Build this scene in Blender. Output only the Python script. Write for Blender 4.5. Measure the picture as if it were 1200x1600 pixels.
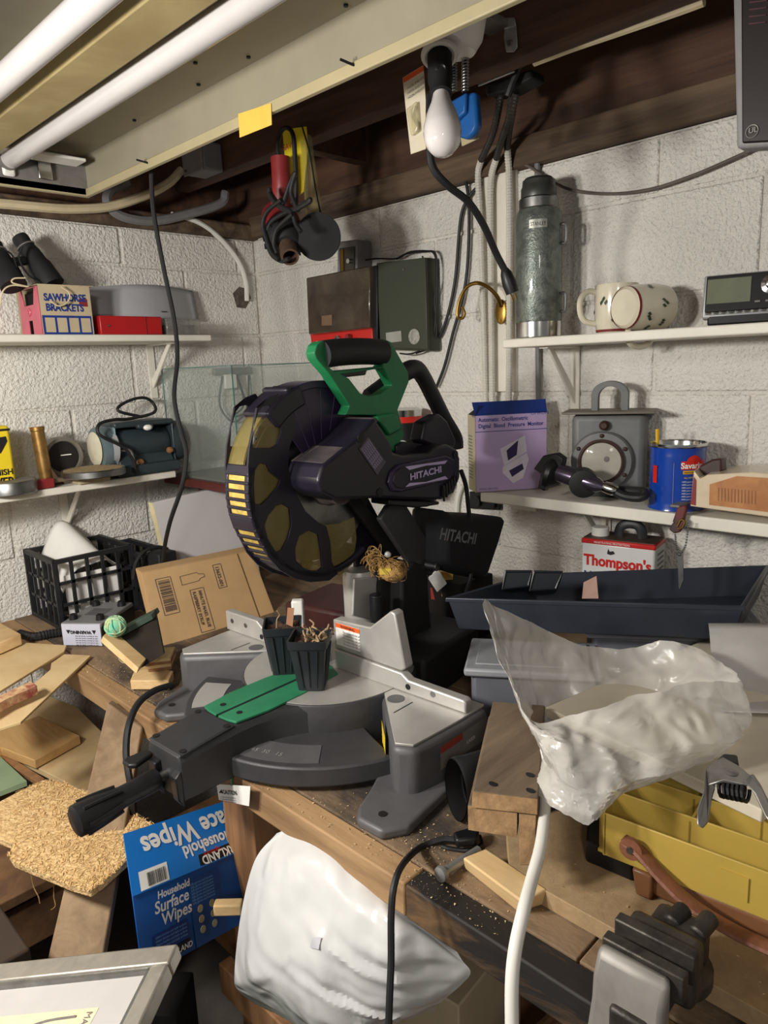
import bpy, bmesh, math, random
from mathutils import Vector as V, Matrix
random.seed(7)
for o in list(bpy.data.objects): bpy.data.objects.remove(o)
S = bpy.context.scene
COL = S.collection
PI = math.pi

# ---------------------------------------------------------------- camera
cam = bpy.data.objects.new('camera', bpy.data.cameras.new('camera'))
COL.objects.link(cam)
cam.data.sensor_fit = 'VERTICAL'; cam.data.sensor_height = 36; cam.data.lens = 25.387
cam.data.clip_start = .02
right, up, back = (0.70363, -0.70940, -0.04046), (0.16826, 0.11104, 0.97947), (-0.69036, -0.69601, 0.19749)
cam.matrix_world = Matrix(((right[0], up[0], back[0], 0), (right[1], up[1], back[1], 0), (right[2], up[2], back[2], 1.56), (0, 0, 0, 1)))
S.camera = cam

# ---------------------------------------------------------------- light
w = bpy.data.worlds.new('basement'); S.world = w; w.use_nodes = True
w.node_tree.nodes['Background'].inputs[0].default_value = (1, .97, .93, 1)
w.node_tree.nodes['Background'].inputs[1].default_value = .07
def lamp(name, loc, power, radius, col):
    l = bpy.data.lights.new(name, 'POINT'); l.energy = power; l.shadow_soft_size = radius; l.color = col
    o = bpy.data.objects.new(name, l); o.location = loc; COL.objects.link(o)
lamp('work_lamp', (-.30, 1.16, 1.72), 16.5, .07, (1, .965, .905))
lamp('work_lamp', (-.34, .92, 1.74), 16.5, .07, (1, .965, .905))
lamp('fill_light', (-.9, -.9, 2.2), 16, .16, (1, .955, .885))  # added fill behind the camera, no lamp known there
S.view_settings.view_transform = 'Standard'; S.view_settings.look = 'None'
S.view_settings.exposure = 1.42; S.view_settings.gamma = 1
S.view_settings.use_curve_mapping = False

# ---------------------------------------------------------------- materials
def lin(c):
    o = []
    for x in c[:3]:
        x = x / 255.
        o.append(x / 12.92 if x <= .04045 else ((x + .055) / 1.055) ** 2.4)
    return o
def sc_(c, k): return [min(1, max(0, x * k)) for x in c] + [1]
def mat(name, c, r=.5, m=0, var=.12, sc=14, bump=0, bsc=80, c2=None, lo=.35, hi=.65, stretch=None, coat=0, trans=0, alpha=1, world=False, ior=1.45, sheen=0, bd=.004, dist=.5):
    mt = bpy.data.materials.new(name); mt.use_nodes = True
    nt = mt.node_tree; N = nt.nodes; L = nt.links
    b = N['Principled BSDF']
    c = lin(c); c1 = sc_(c, 1 - var); c3 = sc_(c, 1 + var) if c2 is None else lin(c2) + [1]
    if c2 is not None: c1 = c + [1]
    if world:
        tc = N.new('ShaderNodeNewGeometry'); out = tc.outputs['Position']
    else:
        tc = N.new('ShaderNodeTexCoord'); out = tc.outputs['Object']
    if stretch:
        mp = N.new('ShaderNodeMapping'); mp.inputs['Scale'].default_value = stretch
        L.new(out, mp.inputs[0]); out = mp.outputs[0]
    nz = N.new('ShaderNodeTexNoise'); nz.inputs['Scale'].default_value = sc; nz.inputs['Detail'].default_value = 6
    nz.inputs['Roughness'].default_value = .65; nz.inputs['Distortion'].default_value = dist
    L.new(out, nz.inputs['Vector'])
    rp = N.new('ShaderNodeValToRGB'); e = rp.color_ramp.elements
    e[0].position = lo; e[0].color = c1; e[1].position = hi; e[1].color = c3
    L.new(nz.outputs['Fac'], rp.inputs[0]); L.new(rp.outputs[0], b.inputs['Base Color'])
    b.inputs['Roughness'].default_value = r; b.inputs['Metallic'].default_value = m
    b.inputs['IOR'].default_value = ior
    b.inputs['Coat Weight'].default_value = coat
    b.inputs['Transmission Weight'].default_value = trans
    b.inputs['Alpha'].default_value = alpha
    if bump:
        n2 = N.new('ShaderNodeTexNoise'); n2.inputs['Scale'].default_value = bsc; n2.inputs['Detail'].default_value = 4
        L.new(out, n2.inputs['Vector'])
        bp = N.new('ShaderNodeBump'); bp.inputs['Strength'].default_value = min(1, bump); bp.inputs['Distance'].default_value = bd
        L.new(n2.outputs['Fac'], bp.inputs['Height']); L.new(bp.outputs[0], b.inputs['Normal'])
    return mt
def wood(name, ca, cb, axis=0, r=.7, sc=9, bump=.25, lo=.3, hi=.7):
    s = [1, 1, 1]; s[axis] = .09
    return mat(name, ca, r, c2=cb, sc=sc * 3, stretch=s, bump=bump, bsc=sc * 9, lo=lo, hi=hi, dist=1.2)

def crumple(name, c, alpha=1, r=.28, amt=.5, sc=9):
    """thin creased plastic film: sharp folds from cell borders over a soft waviness"""
    mt = mat(name, c, r, var=.03, sc=6, alpha=alpha, coat=.2)
    nt = mt.node_tree; N = nt.nodes; L = nt.links; b = N['Principled BSDF']
    tc = N.new('ShaderNodeTexCoord'); prev = None
    nz = N.new('ShaderNodeTexNoise'); nz.inputs['Scale'].default_value = 5; L.new(tc.outputs['Object'], nz.inputs['Vector'])
    mx = N.new('ShaderNodeVectorMath'); mx.operation = 'MULTIPLY_ADD'; mx.inputs[1].default_value = (.12, .12, .12); L.new(nz.outputs['Color'], mx.inputs[0]); L.new(tc.outputs['Object'], mx.inputs[2])
    for k, (s, d) in enumerate(((sc * 4, .02),)):
        v = N.new('ShaderNodeTexNoise'); v.noise_type = 'RIDGED_MULTIFRACTAL'; v.inputs['Scale'].default_value = s; v.inputs['Detail'].default_value = 3; L.new(mx.outputs[0], v.inputs['Vector'])
        bp = N.new('ShaderNodeBump'); bp.inputs['Strength'].default_value = amt; bp.inputs['Distance'].default_value = d; L.new(v.outputs['Fac'], bp.inputs['Height'])
        if prev: L.new(prev.outputs[0], bp.inputs['Normal'])
        prev = bp
    L.new(prev.outputs[0], b.inputs['Normal']); return mt


# ---------------------------------------------------------------- mesh helpers
def catmull(P, n=6):
    P = [V(p) for p in P]
    if len(P) < 3: return P
    o = []
    for i in range(len(P) - 1):
        a = P[i - 1] if i else P[0] * 2 - P[1]; b = P[i]; c = P[i + 1]
        d = P[i + 2] if i + 2 < len(P) else P[-1] * 2 - P[-2]
        for k in range(n):
            t = k / n
            o.append(.5 * (2 * b + (c - a) * t + (2 * a - 5 * b + 4 * c - d) * t * t + (3 * b - a - 3 * c + d) * t ** 3))
    o.append(P[-1]); return o
def frame(axis):
    z = V(axis).normalized(); h = V((0, 0, 1)) if abs(z.z) < .9 else V((1, 0, 0))
    x = h.cross(z).normalized(); return x, z.cross(x), z
class B:
    def __init__(s): s.v = []; s.f = []
    def add(s, vs, fs):
        n = len(s.v); s.v += [V(p) for p in vs]; s.f += [[n + i for i in f] for f in fs]; return s
    def hexa(s, p): return s.add(p, [(0, 3, 2, 1), (4, 5, 6, 7), (0, 1, 5, 4), (1, 2, 6, 5), (2, 3, 7, 6), (3, 0, 4, 7)])
    def box(s, c, d, rz=0, rot=None, taper=1):
        M = rot.to_matrix() if hasattr(rot, 'to_matrix') else (rot or Matrix.Rotation(rz, 3, 'Z'))
        x, y, z = d[0] / 2, d[1] / 2, d[2] / 2; t = taper
        P = [(-x, -y, -z), (x, -y, -z), (x, y, -z), (-x, y, -z), (-x * t, -y * t, z), (x * t, -y * t, z), (x * t, y * t, z), (-x * t, y * t, z)]
        return s.hexa([V(c) + M @ V(p) for p in P])
    def prism(s, poly, ext):
        P = [V(p) for p in poly]; n = len(P); e = V(ext)
        fs = [list(range(n))[::-1], [n + i for i in range(n)]] + [(i, (i + 1) % n, n + (i + 1) % n, n + i) for i in range(n)]
        return s.add(P + [p + e for p in P], fs)
    def holed(s, outer, holes, ext):
        from mathutils.geometry import tessellate_polygon
        loops = [[V(p) for p in outer]] + [[V(p) for p in h] for h in holes]; flat = [p for l in loops for p in l]; n = len(flat); e = V(ext)
        tris = tessellate_polygon(loops); fs = [tuple(t) for t in tris] + [tuple(n + i for i in t[::-1]) for t in tris]; k = 0
        for l in loops:
            m_ = len(l); fs += [(k + i, k + (i + 1) % m_, n + k + (i + 1) % m_, n + k + i) for i in range(m_)]; k += m_
        return s.add(flat + [p + e for p in flat], fs)
    def band(s, c, r0, r1, a0, a1, x0, x1, seg=12):
        # ring sector round the x axis through c=(y,z), radii r0..r1, angles in degrees, from x0 to x1
        R = []
        for i in range(seg + 1):
            a = math.radians(a0 + (a1 - a0) * i / seg); cy, cz = math.cos(a), math.sin(a)
            R.append([(x0, c[0] + cy * r0, c[1] + cz * r0), (x1, c[0] + cy * r0, c[1] + cz * r0), (x1, c[0] + cy * r1, c[1] + cz * r1), (x0, c[0] + cy * r1, c[1] + cz * r1)])
        return s.loft(R)
    def sector(s, r0, r1, a0, a1, z0, z1, seg=20, c=(0, 0)):
        R = []
        for i in range(seg + 1):
            a = math.radians(a0 + (a1 - a0) * i / seg); cx, cy = math.cos(a), math.sin(a)
            R.append([(c[0] + cx * r, c[1] + cy * r, z) for r, z in ((r0, z0), (r1, z0), (r1, z1), (r0, z1))])
        return s.loft(R)
    def loft(s, rings, closed=True, cap=True):
        n = len(rings[0]); vs = [p for r in rings for p in r]; fs = []
        for k in range(len(rings) - 1):
            for i in range(n if closed else n - 1):
                j = (i + 1) % n; fs.append((k * n + i, k * n + j, k * n + n + j, k * n + n + i))
        if cap and closed: fs += [list(range(n))[::-1], [(len(rings) - 1) * n + i for i in range(n)]]
        return s.add(vs, fs)
    def lathe(s, prof, o=(0, 0, 0), axis=(0, 0, 1), seg=24, cap=True, sx=1):
        x, y, z = frame(axis); o = V(o)
        return s.loft([[o + z * h + x * r * sx * math.cos(2 * PI * i / seg) + y * r * math.sin(2 * PI * i / seg) for i in range(seg)] for r, h in prof], cap=cap)
    def cyl(s, a, b, r, seg=16, r2=None):
        a = V(a); b = V(b); return s.lathe([(r, 0), (r if r2 is None else r2, (b - a).length)], a, b - a, seg)
    def tube(s, P, r, seg=8, n=6, cap=True, flat=1):
        P = catmull(P, n) if n > 1 else [V(p) for p in P]; R = []; px = None
        for i, p in enumerate(P):
            t = (P[min(i + 1, len(P) - 1)] - P[max(i - 1, 0)])
            if t.length < 1e-9: t = V((0, 0, 1))
            t.normalize()
            if px is None: px, py, _ = frame(t)
            px = (px - t * px.dot(t))
            if px.length < 1e-6: px = frame(t)[0]
            px.normalize(); py = t.cross(px)
            rr = r if not isinstance(r, (list, tuple)) else r[0] + (r[1] - r[0]) * i / (len(P) - 1)
            R.append([p + px * rr * math.cos(2 * PI * k / seg) + py * rr * flat * math.sin(2 * PI * k / seg) for k in range(seg)])
        return s.loft(R, cap=cap)
    def ball(s, c, r, seg=16, ring=10):
        r = (r, r, r) if not isinstance(r, (tuple, list)) else r; c = V(c); R = []
        for k in range(1, ring):
            a = PI * k / ring
            R.append([c + V((r[0] * math.sin(a) * math.cos(2 * PI * i / seg), r[1] * math.sin(a) * math.sin(2 * PI * i / seg), -r[2] * math.cos(a))) for i in range(seg)])
        return s.loft(R)
    def ring(s, c, axis, R, r, seg=28, k=8, a0=0, a1=2 * PI, sx=1):
        x, y, z = frame(axis); c = V(c); full = abs(a1 - a0 - 2 * PI) < 1e-6
        P = [c + x * R * sx * math.cos(a0 + (a1 - a0) * i / seg) + y * R * math.sin(a0 + (a1 - a0) * i / seg) for i in range(seg + 1)]
        return s.tube(P, r, k, 1, cap=not full)
    def sheet(s, fn, nu, nv):
        return s.add([fn(i / nu, j / nv) for i in range(nu + 1) for j in range(nv + 1)],
                     [(i * (nv + 1) + j, (i + 1) * (nv + 1) + j, (i + 1) * (nv + 1) + j + 1, i * (nv + 1) + j + 1) for i in range(nu) for j in range(nv)])
ALL = {}
def put(name, b, m, parent=None, bev=0, world=False, ang=35, sub=0, solid=0, seg=2):
    me = bpy.data.meshes.new(name)
    vs = b.v
    if world and parent is not None:
        inv = parent.matrix_basis.inverted()
        if parent.parent: inv = inv @ parent.parent.matrix_basis.inverted()
        vs = [inv @ p for p in vs]
    me.from_pydata(vs, [], b.f)
    bm = bmesh.new(); bm.from_mesh(me); bmesh.ops.recalc_face_normals(bm, faces=bm.faces); bm.to_mesh(me); bm.free()
    me.polygons.foreach_set('use_smooth', [True] * len(me.polygons)); me.set_sharp_from_angle(angle=math.radians(ang))
    me.materials.append(m)
    o = bpy.data.objects.new(name, me); COL.objects.link(o); o.parent = parent
    if solid:
        d = o.modifiers.new('thickness', 'SOLIDIFY'); d.thickness = solid; d.offset = 0
    if sub:
        d = o.modifiers.new('smooth', 'SUBSURF'); d.levels = sub; d.render_levels = sub
    if bev:
        d = o.modifiers.new('bevel', 'BEVEL'); d.width = bev; d.segments = seg; d.limit_method = 'ANGLE'; d.angle_limit = .6
    return o
def tag(o, label, cat, group=None):
    o['label'] = label; o['category'] = cat
    if group: o['group'] = group
    return o
def thing(name, label, cat, loc=(0, 0, 0), rz=0, group=None, rot=None):
    o = bpy.data.objects.new(name, None); COL.objects.link(o); o.location = loc
    o.rotation_euler = rot or (0, 0, rz); o.empty_display_size = .05
    bpy.context.view_layer.update()
    return tag(o, label, cat, group)
def solo(name, b, m, label, cat, base=None, group=None, **k):
    """a thing that is one mesh, origin at its base; builder is in world coordinates"""
    if base is None:
        base = V((sum(p.x for p in b.v) / len(b.v), sum(p.y for p in b.v) / len(b.v), min(p.z for p in b.v)))
    base = V(base); b.v = [p - base for p in b.v]
    o = put(name, b, m, **k); o.location = base
    return tag(o, label, cat, group)
def struct(name, b, m, **k):
    o = put(name, b, m, **k)
    if o.parent is None: o['kind'] = 'structure'
    return o
FONT = {}
def text(parent, s, size, o, xd, yd, m, name='lettering', al='LEFT', bold=0, world=True, sx=1, ext=.0004, shear=0, sp=1):
    """flat printed lettering laid on a surface: o origin, xd reading direction, yd up direction"""
    c = bpy.data.curves.new('t', 'FONT'); c.body = s; c.size = size; c.align_x = al; c.offset = bold; c.shear = shear; c.space_character = sp; c.resolution_u = 3
    t = bpy.data.objects.new('t', c); COL.objects.link(t); bpy.context.view_layer.update()
    me = bpy.data.meshes.new_from_object(t.evaluated_get(bpy.context.evaluated_depsgraph_get()))
    bpy.data.objects.remove(t); bpy.data.curves.remove(c)
    xd = V(xd).normalized(); yd = V(yd); yd = (yd - xd * yd.dot(xd)).normalized(); n = xd.cross(yd); o = V(o)
    b = B(); b.v = [o + xd * v.co.x * sx + yd * v.co.y + n * ext for v in me.vertices]; b.f = [list(p.vertices) for p in me.polygons]
    bpy.data.meshes.remove(me)
    return put(name, b, m, parent, world=world)
def bars(parent, o, xd, yd, wdt, h, m, n=24, name='barcode'):
    o = V(o); xd = V(xd).normalized(); yd = V(yd).normalized(); nn = xd.cross(yd); b = B(); x = 0
    rnd = random.Random(3)
    while x < wdt:
        k = rnd.choice((1, 1, 2, 3)) * wdt / n / 3
        b.add([o + xd * x + nn * .0005, o + xd * (x + k) + nn * .0005, o + xd * (x + k) + yd * h + nn * .0005, o + xd * x + yd * h + nn * .0005], [(0, 1, 2, 3)])
        x += k + rnd.choice((1, 1, 2)) * wdt / n / 3
    return put(name, b, m, parent, world=True)
def patch(parent, pts, m, name='print', off=.0004, world=True):
    P = [V(p) for p in pts]; n = (P[1] - P[0]).cross(P[2] - P[0]).normalized()
    if world and n.dot(V((0, 0, 1.56)) - P[0]) < 0: n = -n
    b = B(); b.add([p + n * off for p in P], [list(range(len(P)))]); return put(name, b, m, parent, world=world)
def copy_tree(o, parent=None):
    c = o.copy(); COL.objects.link(c); c.parent = parent
    for ch in list(o.children): copy_tree(ch, c)
    return c
def q(o, xd, yd, x0, y0, x1, y1):
    """rectangle on a plane"""
    o = V(o); xd = V(xd).normalized(); yd = V(yd).normalized()
    return [o + xd * x0 + yd * y0, o + xd * x1 + yd * y0, o + xd * x1 + yd * y1, o + xd * x0 + yd * y1]
RW = (0, -1, 0)   # reading direction on faces turned to -X (right wall)
LW = (1, 0, 0)    # reading direction on faces turned to -Y (left wall)
UP = (0, 0, 1)

from mathutils import noise as mnoise
def creases(seed, freqs):
    """fold field of crumpled film: triangle waves along random directions, warped a little"""
    r = random.Random(seed); W = []
    for f, a in freqs:
        d = V((r.gauss(0, 1), r.gauss(0, 1), r.gauss(0, 1))).normalized(); W.append((d, f, a, r.random()))
    def fn(p):
        q_ = p + mnoise.noise_vector(p * 7) * .022; t = 0
        for d, f, a, ph in W:
            x = (q_.dot(d) * f + ph) % 1.0; t += a * (abs(x - .5) * 2 - .5) * (.35 + .65 * max(0, mnoise.noise(p * 5 + d * 9) + .55))
        return t
    return fn


# ---------------------------------------------------------------- shared materials
M_block = mat('painted_block', (226, 222, 214), .6, var=.05, sc=5, bump=1, bsc=130, bd=.009, world=True)
M_mortar = mat('painted_mortar', (218, 213, 204), .7, var=.08, sc=9, bump=1, bsc=130, bd=.008, world=True)
M_beam = mat('dark_beam', (96, 66, 48), .75, c2=(62, 42, 32), sc=22, stretch=(1, .08, 1), bump=.3, bsc=60)
M_sill = mat('sill_wood', (112, 92, 72), .8, c2=(58, 44, 36), sc=22, stretch=(1, .08, 1), bump=.35, bsc=70)
M_floor = mat('concrete', (88, 82, 76), .85, var=.2, sc=6, bump=.3)
M_shelf = mat('shelf_paint', (224, 219, 206), .5, var=.06, sc=10)
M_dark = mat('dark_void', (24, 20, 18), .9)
M_black = mat('black_plastic', (22, 22, 24), .42, var=.2, sc=30)
M_blackm = mat('black_matt', (26, 26, 27), .65, var=.2, sc=30, bump=.1, bsc=300)
M_rub = mat('rubber', (28, 28, 29), .55, var=.15, sc=40)
M_chrome = mat('chrome', (200, 200, 198), .16, 1, var=.1)
M_steel = mat('steel', (140, 140, 138), .38, 1, var=.2, sc=30)
M_zinc = mat('zinc', (160, 160, 158), .5, .7, var=.15, sc=40)
M_white = mat('white_plastic', (228, 226, 220), .4, var=.04)
M_paper = mat('white_paper', (234, 232, 226), .75, var=.04)
M_ink = mat('black_ink', (24, 22, 24), .6, var=.1)
M_brass = mat('brass', (150, 118, 58), .35, 1, var=.2, sc=30)
M_dust = mat('sawdust', (190, 166, 124), .95, c2=(142, 118, 84), sc=120, bump=.6, bsc=400)

# ---------------------------------------------------------------- the room
COURSE = .2115; Z0 = 1.053 - 5 * COURSE
struct('floor', B().box((.3, .6, -.05), (4.2, 4.2, .1)), M_floor)
def block_wall(name, along, plane, u0, u1, joint, ztop):
    # along: 0 = wall runs in X at Y = plane ; 1 = wall runs in Y at X = plane
    lo, hi = (-1.6, 1.75) if along == 0 else (-1.4, 2.35)
    def bx(b, ua, ub, za, zb, d0, d1):
        c = ((ua + ub) / 2, plane + (d0 + d1) / 2, (za + zb) / 2); s = (ub - ua, abs(d1 - d0), zb - za)
        if along: c = (c[1], c[0], c[2]); s = (s[1], s[0], s[2])
        return b.box(c, s)
    wall = struct(name, bx(B(), lo, hi, 0, ztop, .0055, .2), M_mortar)
    row = 0; z = Z0; meshes = {}
    while z < ztop - .02:
        zt = min(z + COURSE, ztop)
        if zt > .75:
            u = joint + (0 if row % 2 else COURSE) - 2 * COURSE * 8
            while u < u1:
                a, e = max(u, u0), min(u + 2 * COURSE, u1)
                if e - a > .03:
                    key = (round(e - a, 3), round(zt - z, 3))
                    if key not in meshes:
                        b = B(); w_, h_ = key
                        bb = B(); hw = w_ / 2 - .004; hh = h_ / 2 - .004
                        n = (0, 1, 0) if along == 0 else (1, 0, 0)
                        s = (2 * hw, .02, 2 * hh) if along == 0 else (.02, 2 * hw, 2 * hh)
                        o = put('block', bb.box((0, 0, 0), s), M_block, wall, bev=.004)
                        meshes[key] = o
                    else:
                        o = meshes[key].copy(); COL.objects.link(o)
                    dv = random.uniform(0, .0015)
                    o.location = ((a + e) / 2, plane + .01 + dv, (z + zt) / 2) if along == 0 else (plane + .01 + dv, (a + e) / 2, (z + zt) / 2)
                u += 2 * COURSE
        z += COURSE; row += 1
    return wall
wl_ = block_wall('wall_left', 0, 2.21, -.6, 1.6, 1.10, 2.012)
put('cable_hole', B().prism([(1.495,2.209,1.831),(1.523,2.209,1.854),(1.561,2.209,1.847),(1.569,2.209,1.817),(1.543,2.209,1.781),(1.506,2.209,1.784)], (0, .004, 0)), mat('hole_grey', (92, 84, 74), .9, var=.4, sc=60, bump=1, bsc=90), wl_)
block_wall('wall_right', 1, 1.60, -.5, 2.21, .735, 2.018)
struct('ceiling', B().box((.2, .5, 2.52), (3.6, 3.8, .04)), M_beam)
struct('trim_1', B().box((1.612, .6, 2.054), (.07, 3.2, .068)), M_sill, bev=.004)          # sill plate over the right wall
struct('trim_2', B().box((1.64, .6, 2.29), (.05, 3.7, .46)), M_beam, bev=.004)             # rim joist behind
struct('trim_3', B().box((1.325, .6, 2.285), (.05, 3.2, .295)), M_beam, bev=.003)          # ceiling joist with the cables
struct('trim_4', B().box((.25, 2.27, 2.038), (2.9, .16, .05)), M_sill, bev=.006)             # sill plate over the left wall
struct('trim_5', B().box((.3, 2.34, 2.27), (3.0, .05, .52)), M_beam)
for k, yy in enumerate((.05, 1.62)):                                                       # cross blocking between joists
    struct('trim_%d' % (6 + k), B().box((1.465, yy, 2.32), (.22, .04, .36)), M_beam)
for k, xx in enumerate((.12, -.5)):
    struct('trim_%d' % (8 + k), B().box((xx, .6, 2.36), (.045, 3.2, .28)), M_beam)
# ledge, slightly proud joint bead and painted board behind the conduits
struct('trim_10', B().prism([(1.592,1.224,2.05),(1.592,1.097,2.048),(1.592,1.1,1.482),(1.592,1.212,1.482)], (.012, 0, 0)), M_shelf, bev=.002)

# ---------------------------------------------------------------- work bench
M_btop = mat('bench_top', (138, 114, 88), .85, c2=(58, 52, 47), sc=6, lo=.42, hi=.62, stretch=(1, .5, 1), bump=.4, bsc=120, world=True)
M_bedge = mat('bench_edge', (176, 142, 102), .7, c2=(132, 102, 70), sc=16, stretch=(1, .12, 1), bump=.3, bsc=80, world=True)
M_bedged = mat('bench_edge_grimy', (120, 92, 62), .65, c2=(38, 34, 32), sc=14, lo=.38, hi=.55, stretch=(1, .22, 1), bump=.3, bsc=80, world=True)
M_leg = wood('bench_leg_wood', (164, 122, 84), (130, 92, 60), 2)
bench = thing('workbench', 'long wooden workbench with a grimy stained plank top under the miter saw', 'workbench', (1.1, 1.0, 0))
xs = [.645, .88, 1.115, 1.35, 1.598]
for i in range(4):
    for (ya, yb) in (((-.6, .3625), (.3655, 2.205)) if i < 1 else ((-.6, 2.205),)):
        put('plank', B().box(((xs[i] + xs[i + 1]) / 2, (ya + yb) / 2, .861), (xs[i + 1] - xs[i] - .002, yb - ya, .038)), M_btop, bench, bev=.002, world=True)
put('front_rail', B().box((.624, 1.4025, .853), (.041, 1.605, .052)), M_bedge, bench, bev=.003, world=True)
put('front_rail', B().box((.624, -.0, .853), (.041, 1.196, .052)), M_bedged, bench, bev=.003, world=True)
for y in (1.075, -.45): put("leg", B().box((.69, y, .413), (.088, .1, .826)), M_leg, bench, bev=.003, world=True)
for y in (2.1, 1.02, -.45): put('leg', B().box((1.5, y, .413), (.09, .09, .826)), M_leg, bench, bev=.003, world=True)
put('cross_rail', B().box((1.1, 1.075, .79), (.8, .04, .07)), M_leg, bench, world=True)
put('lower_shelf', B().box((1.15, .6, .22), (.8, 2.6, .022)), M_leg, bench, world=True)
put('stretcher', B().box((.632, 1.04, .36), (.03, .22, .07)), M_leg, bench, bev=.003, world=True)

# ---------------------------------------------------------------- shelves
def shelf(name, label, wall, y0, y1, z, depth, brackets, thick=.02):
    if wall == 'R':
        t = thing(name, label, 'shelf', (1.6, (y0 + y1) / 2, z)); D = lambda d, u, zz: (1.6 - d, u, zz)
    else:
        t = thing(name, label, 'shelf', ((y0 + y1) / 2, 2.21, z)); D = lambda d, u, zz: (u, 2.21 - d, zz)
    b = B(); b.hexa([D(0, y0, z - thick), D(depth, y0, z - thick), D(depth, y1, z - thick), D(0, y1, z - thick), D(0, y0, z), D(depth, y0, z), D(depth, y1, z), D(0, y1, z)])
    put('board', b, M_shelf, t, bev=.003, world=True)
    for u in brackets:
        b = B()
        for (p, r_) in (((.001, -.19), (.006, -thick)), ((.006, -thick - .005), (depth * .8, -thick))):
            b.hexa([D(p[0], u - .012, z + p[1]), D(r_[0], u - .012, z + p[1]), D(r_[0], u + .012, z + p[1]), D(p[0], u + .012, z + p[1]),
                    D(p[0], u - .012, z + r_[1]), D(r_[0], u - .012, z + r_[1]), D(r_[0], u + .012, z + r_[1]), D(p[0], u + .012, z + r_[1])])
        b.prism([D(.004, u - .003, z - .16), D(depth * .7, u - .003, z - thick - .004), D(depth * .7 - .02, u - .003, z - thick - .004), D(.004, u - .003, z - .13)], (0, .006, 0) if wall == 'R' else (.006, 0, 0))
        put('bracket', b, M_shelf, t, bev=.001, world=True)
    return t
shelf('wall_shelf', 'white wall shelf holding the steel thermos, mugs and radio', 'R', -.3, 1.018, 1.610, .18, (.93,))
shelf('wall_shelf', 'white wall shelf holding the lantern, purple box and blue coffee can', 'R', -.3, 1.089, 1.245, .18, (.84, .2), .026)
shelf('wall_shelf', 'white wall shelf holding the grey curved shade and saw horse bracket box', 'L', -.3, 1.268, 1.679, .2, (1.16, .2))
shelf('wall_shelf', 'white wall shelf holding the bench grinder and round gauge', 'L', -.3, 1.102, 1.272, .2, (.83, .2))


# ---------------------------------------------------------------- miter saw (local: x along the fence, y away from the user)
M_saw = mat('saw_body', (30, 26, 38), .38, var=.15, sc=20, bump=.05, bsc=400)  # black plastic with a slight lens-flare purple put into its colour
M_flare_plum = mat('saw_flare_plum', (44, 32, 60), .3, var=.2, sc=12)  # stronger lens-flare purple painted into upper guard and logo panel
M_cast = mat('grey_casting', (96, 95, 97), .5, .25, var=.1, sc=16, bump=.05, bsc=200)
M_castd = mat('dark_casting', (62, 61, 63), .5, .1, var=.15, sc=16, bump=.08, bsc=200)
M_alu = mat('machined_aluminium', (196, 193, 188), .45, .55, var=.08, sc=16)
M_green = mat('green_plastic', (30, 112, 68), .42, var=.1, sc=16)
M_greenp = mat('green_insert', (44, 122, 86), .5, var=.12, sc=20)
M_amber = mat('amber_guard', (150, 134, 78), .18, var=.1, sc=8, alpha=.38)
M_gold = mat('gold_slot', (206, 176, 92), .25, .3, var=.3, sc=60)
M_dusty = mat('dusty_black', (84, 76, 74), .8, c2=(50, 44, 50), sc=10, bump=.1)
M_orange = mat('orange_print', (226, 96, 40), .6)
M_lav = mat('lavender_print', (190, 176, 214), .5, var=.05)
saw = thing('miter_saw', 'black and green compound miter saw with amber blade guard on the workbench', 'miter saw', (.865, 1.043, .88), math.radians(-87.5))
def sp(name, b, m, bev=0, parent=saw, **k): return put(name, b, m, parent, bev, **k)
Cg = (-.01, .475)
# base wings, feet, turntable
for s in (-1, 1):
    P = [(.158, -.022), (.30, -.152), (.332, -.135), (.345, -.02), (.345, .05), (.15, .06)]
    b = B().prism([(x * s, y, .0) for x, y in P], (0, 0, .096)); sp('base_wing', b, M_cast, .012, seg=3)
    P2 = [(.166, -.022), (.30, -.144), (.326, -.13), (.335, -.02), (.335, .05), (.16, .05)]
    sp('wing_top', B().prism([(x * s, y, .0955) for x, y in P2], (0, 0, .0045)), M_alu, .001)
    F_ = [(.23, -.10), (.262, -.165), (.282, -.215), (.30, -.236), (.35, -.236), (.374, -.2), (.362, -.1), (.36, .03), (.22, .03)] if s > 0 else [(.15, -.12), (.20, -.2), (.232, -.238), (.272, -.24), (.298, -.215), (.335, -.12), (.345, .03), (.15, .03)]
    ft = sp('foot', B().prism([(x * s, y, 0) for x, y in F_], (0, 0, .018)), M_cast, .006, seg=3)
    put('bolt_hole', B().lathe([(.007, 0), (.007, .001)], ((.325 if s > 0 else -.26), -.205, .0183), (0, 0, 1), 12), M_ink, ft)
    sp('wing_stamp', B().lathe([(.016, 0), (.016, .0006)], (.2 * s, -.028, .1001), seg=20, sx=1), M_cast)
    sp('wing_mark', B().box((.232 * s, -.045, .1002), (.002, .05, .0006)), M_ink)
sp('turntable', B().lathe([(.165, .012), (.172, .03), (.172, .097), (.170, .1)], seg=72), M_castd, .001)
sp('turntable_top', B().lathe([(.168, .1), (.168, .1012)], seg=72), M_alu)
sp('miter_scale', B().sector(.16, .286, -157, -23, .012, .048, 36), M_castd, .004)
sp('scale_plate', B().sector(.215, .272, -150, -126, .0482, .0492, 8), M_alu)
sp('scale_plate', B().sector(.215, .272, -78, -48, .0482, .0492, 8), M_cast)
txt_s = text(saw, '45  30   15', .014, (.06, -.248, .0496), (1, .35, 0), (-.35, 1, 0), M_alu, world=False)
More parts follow.
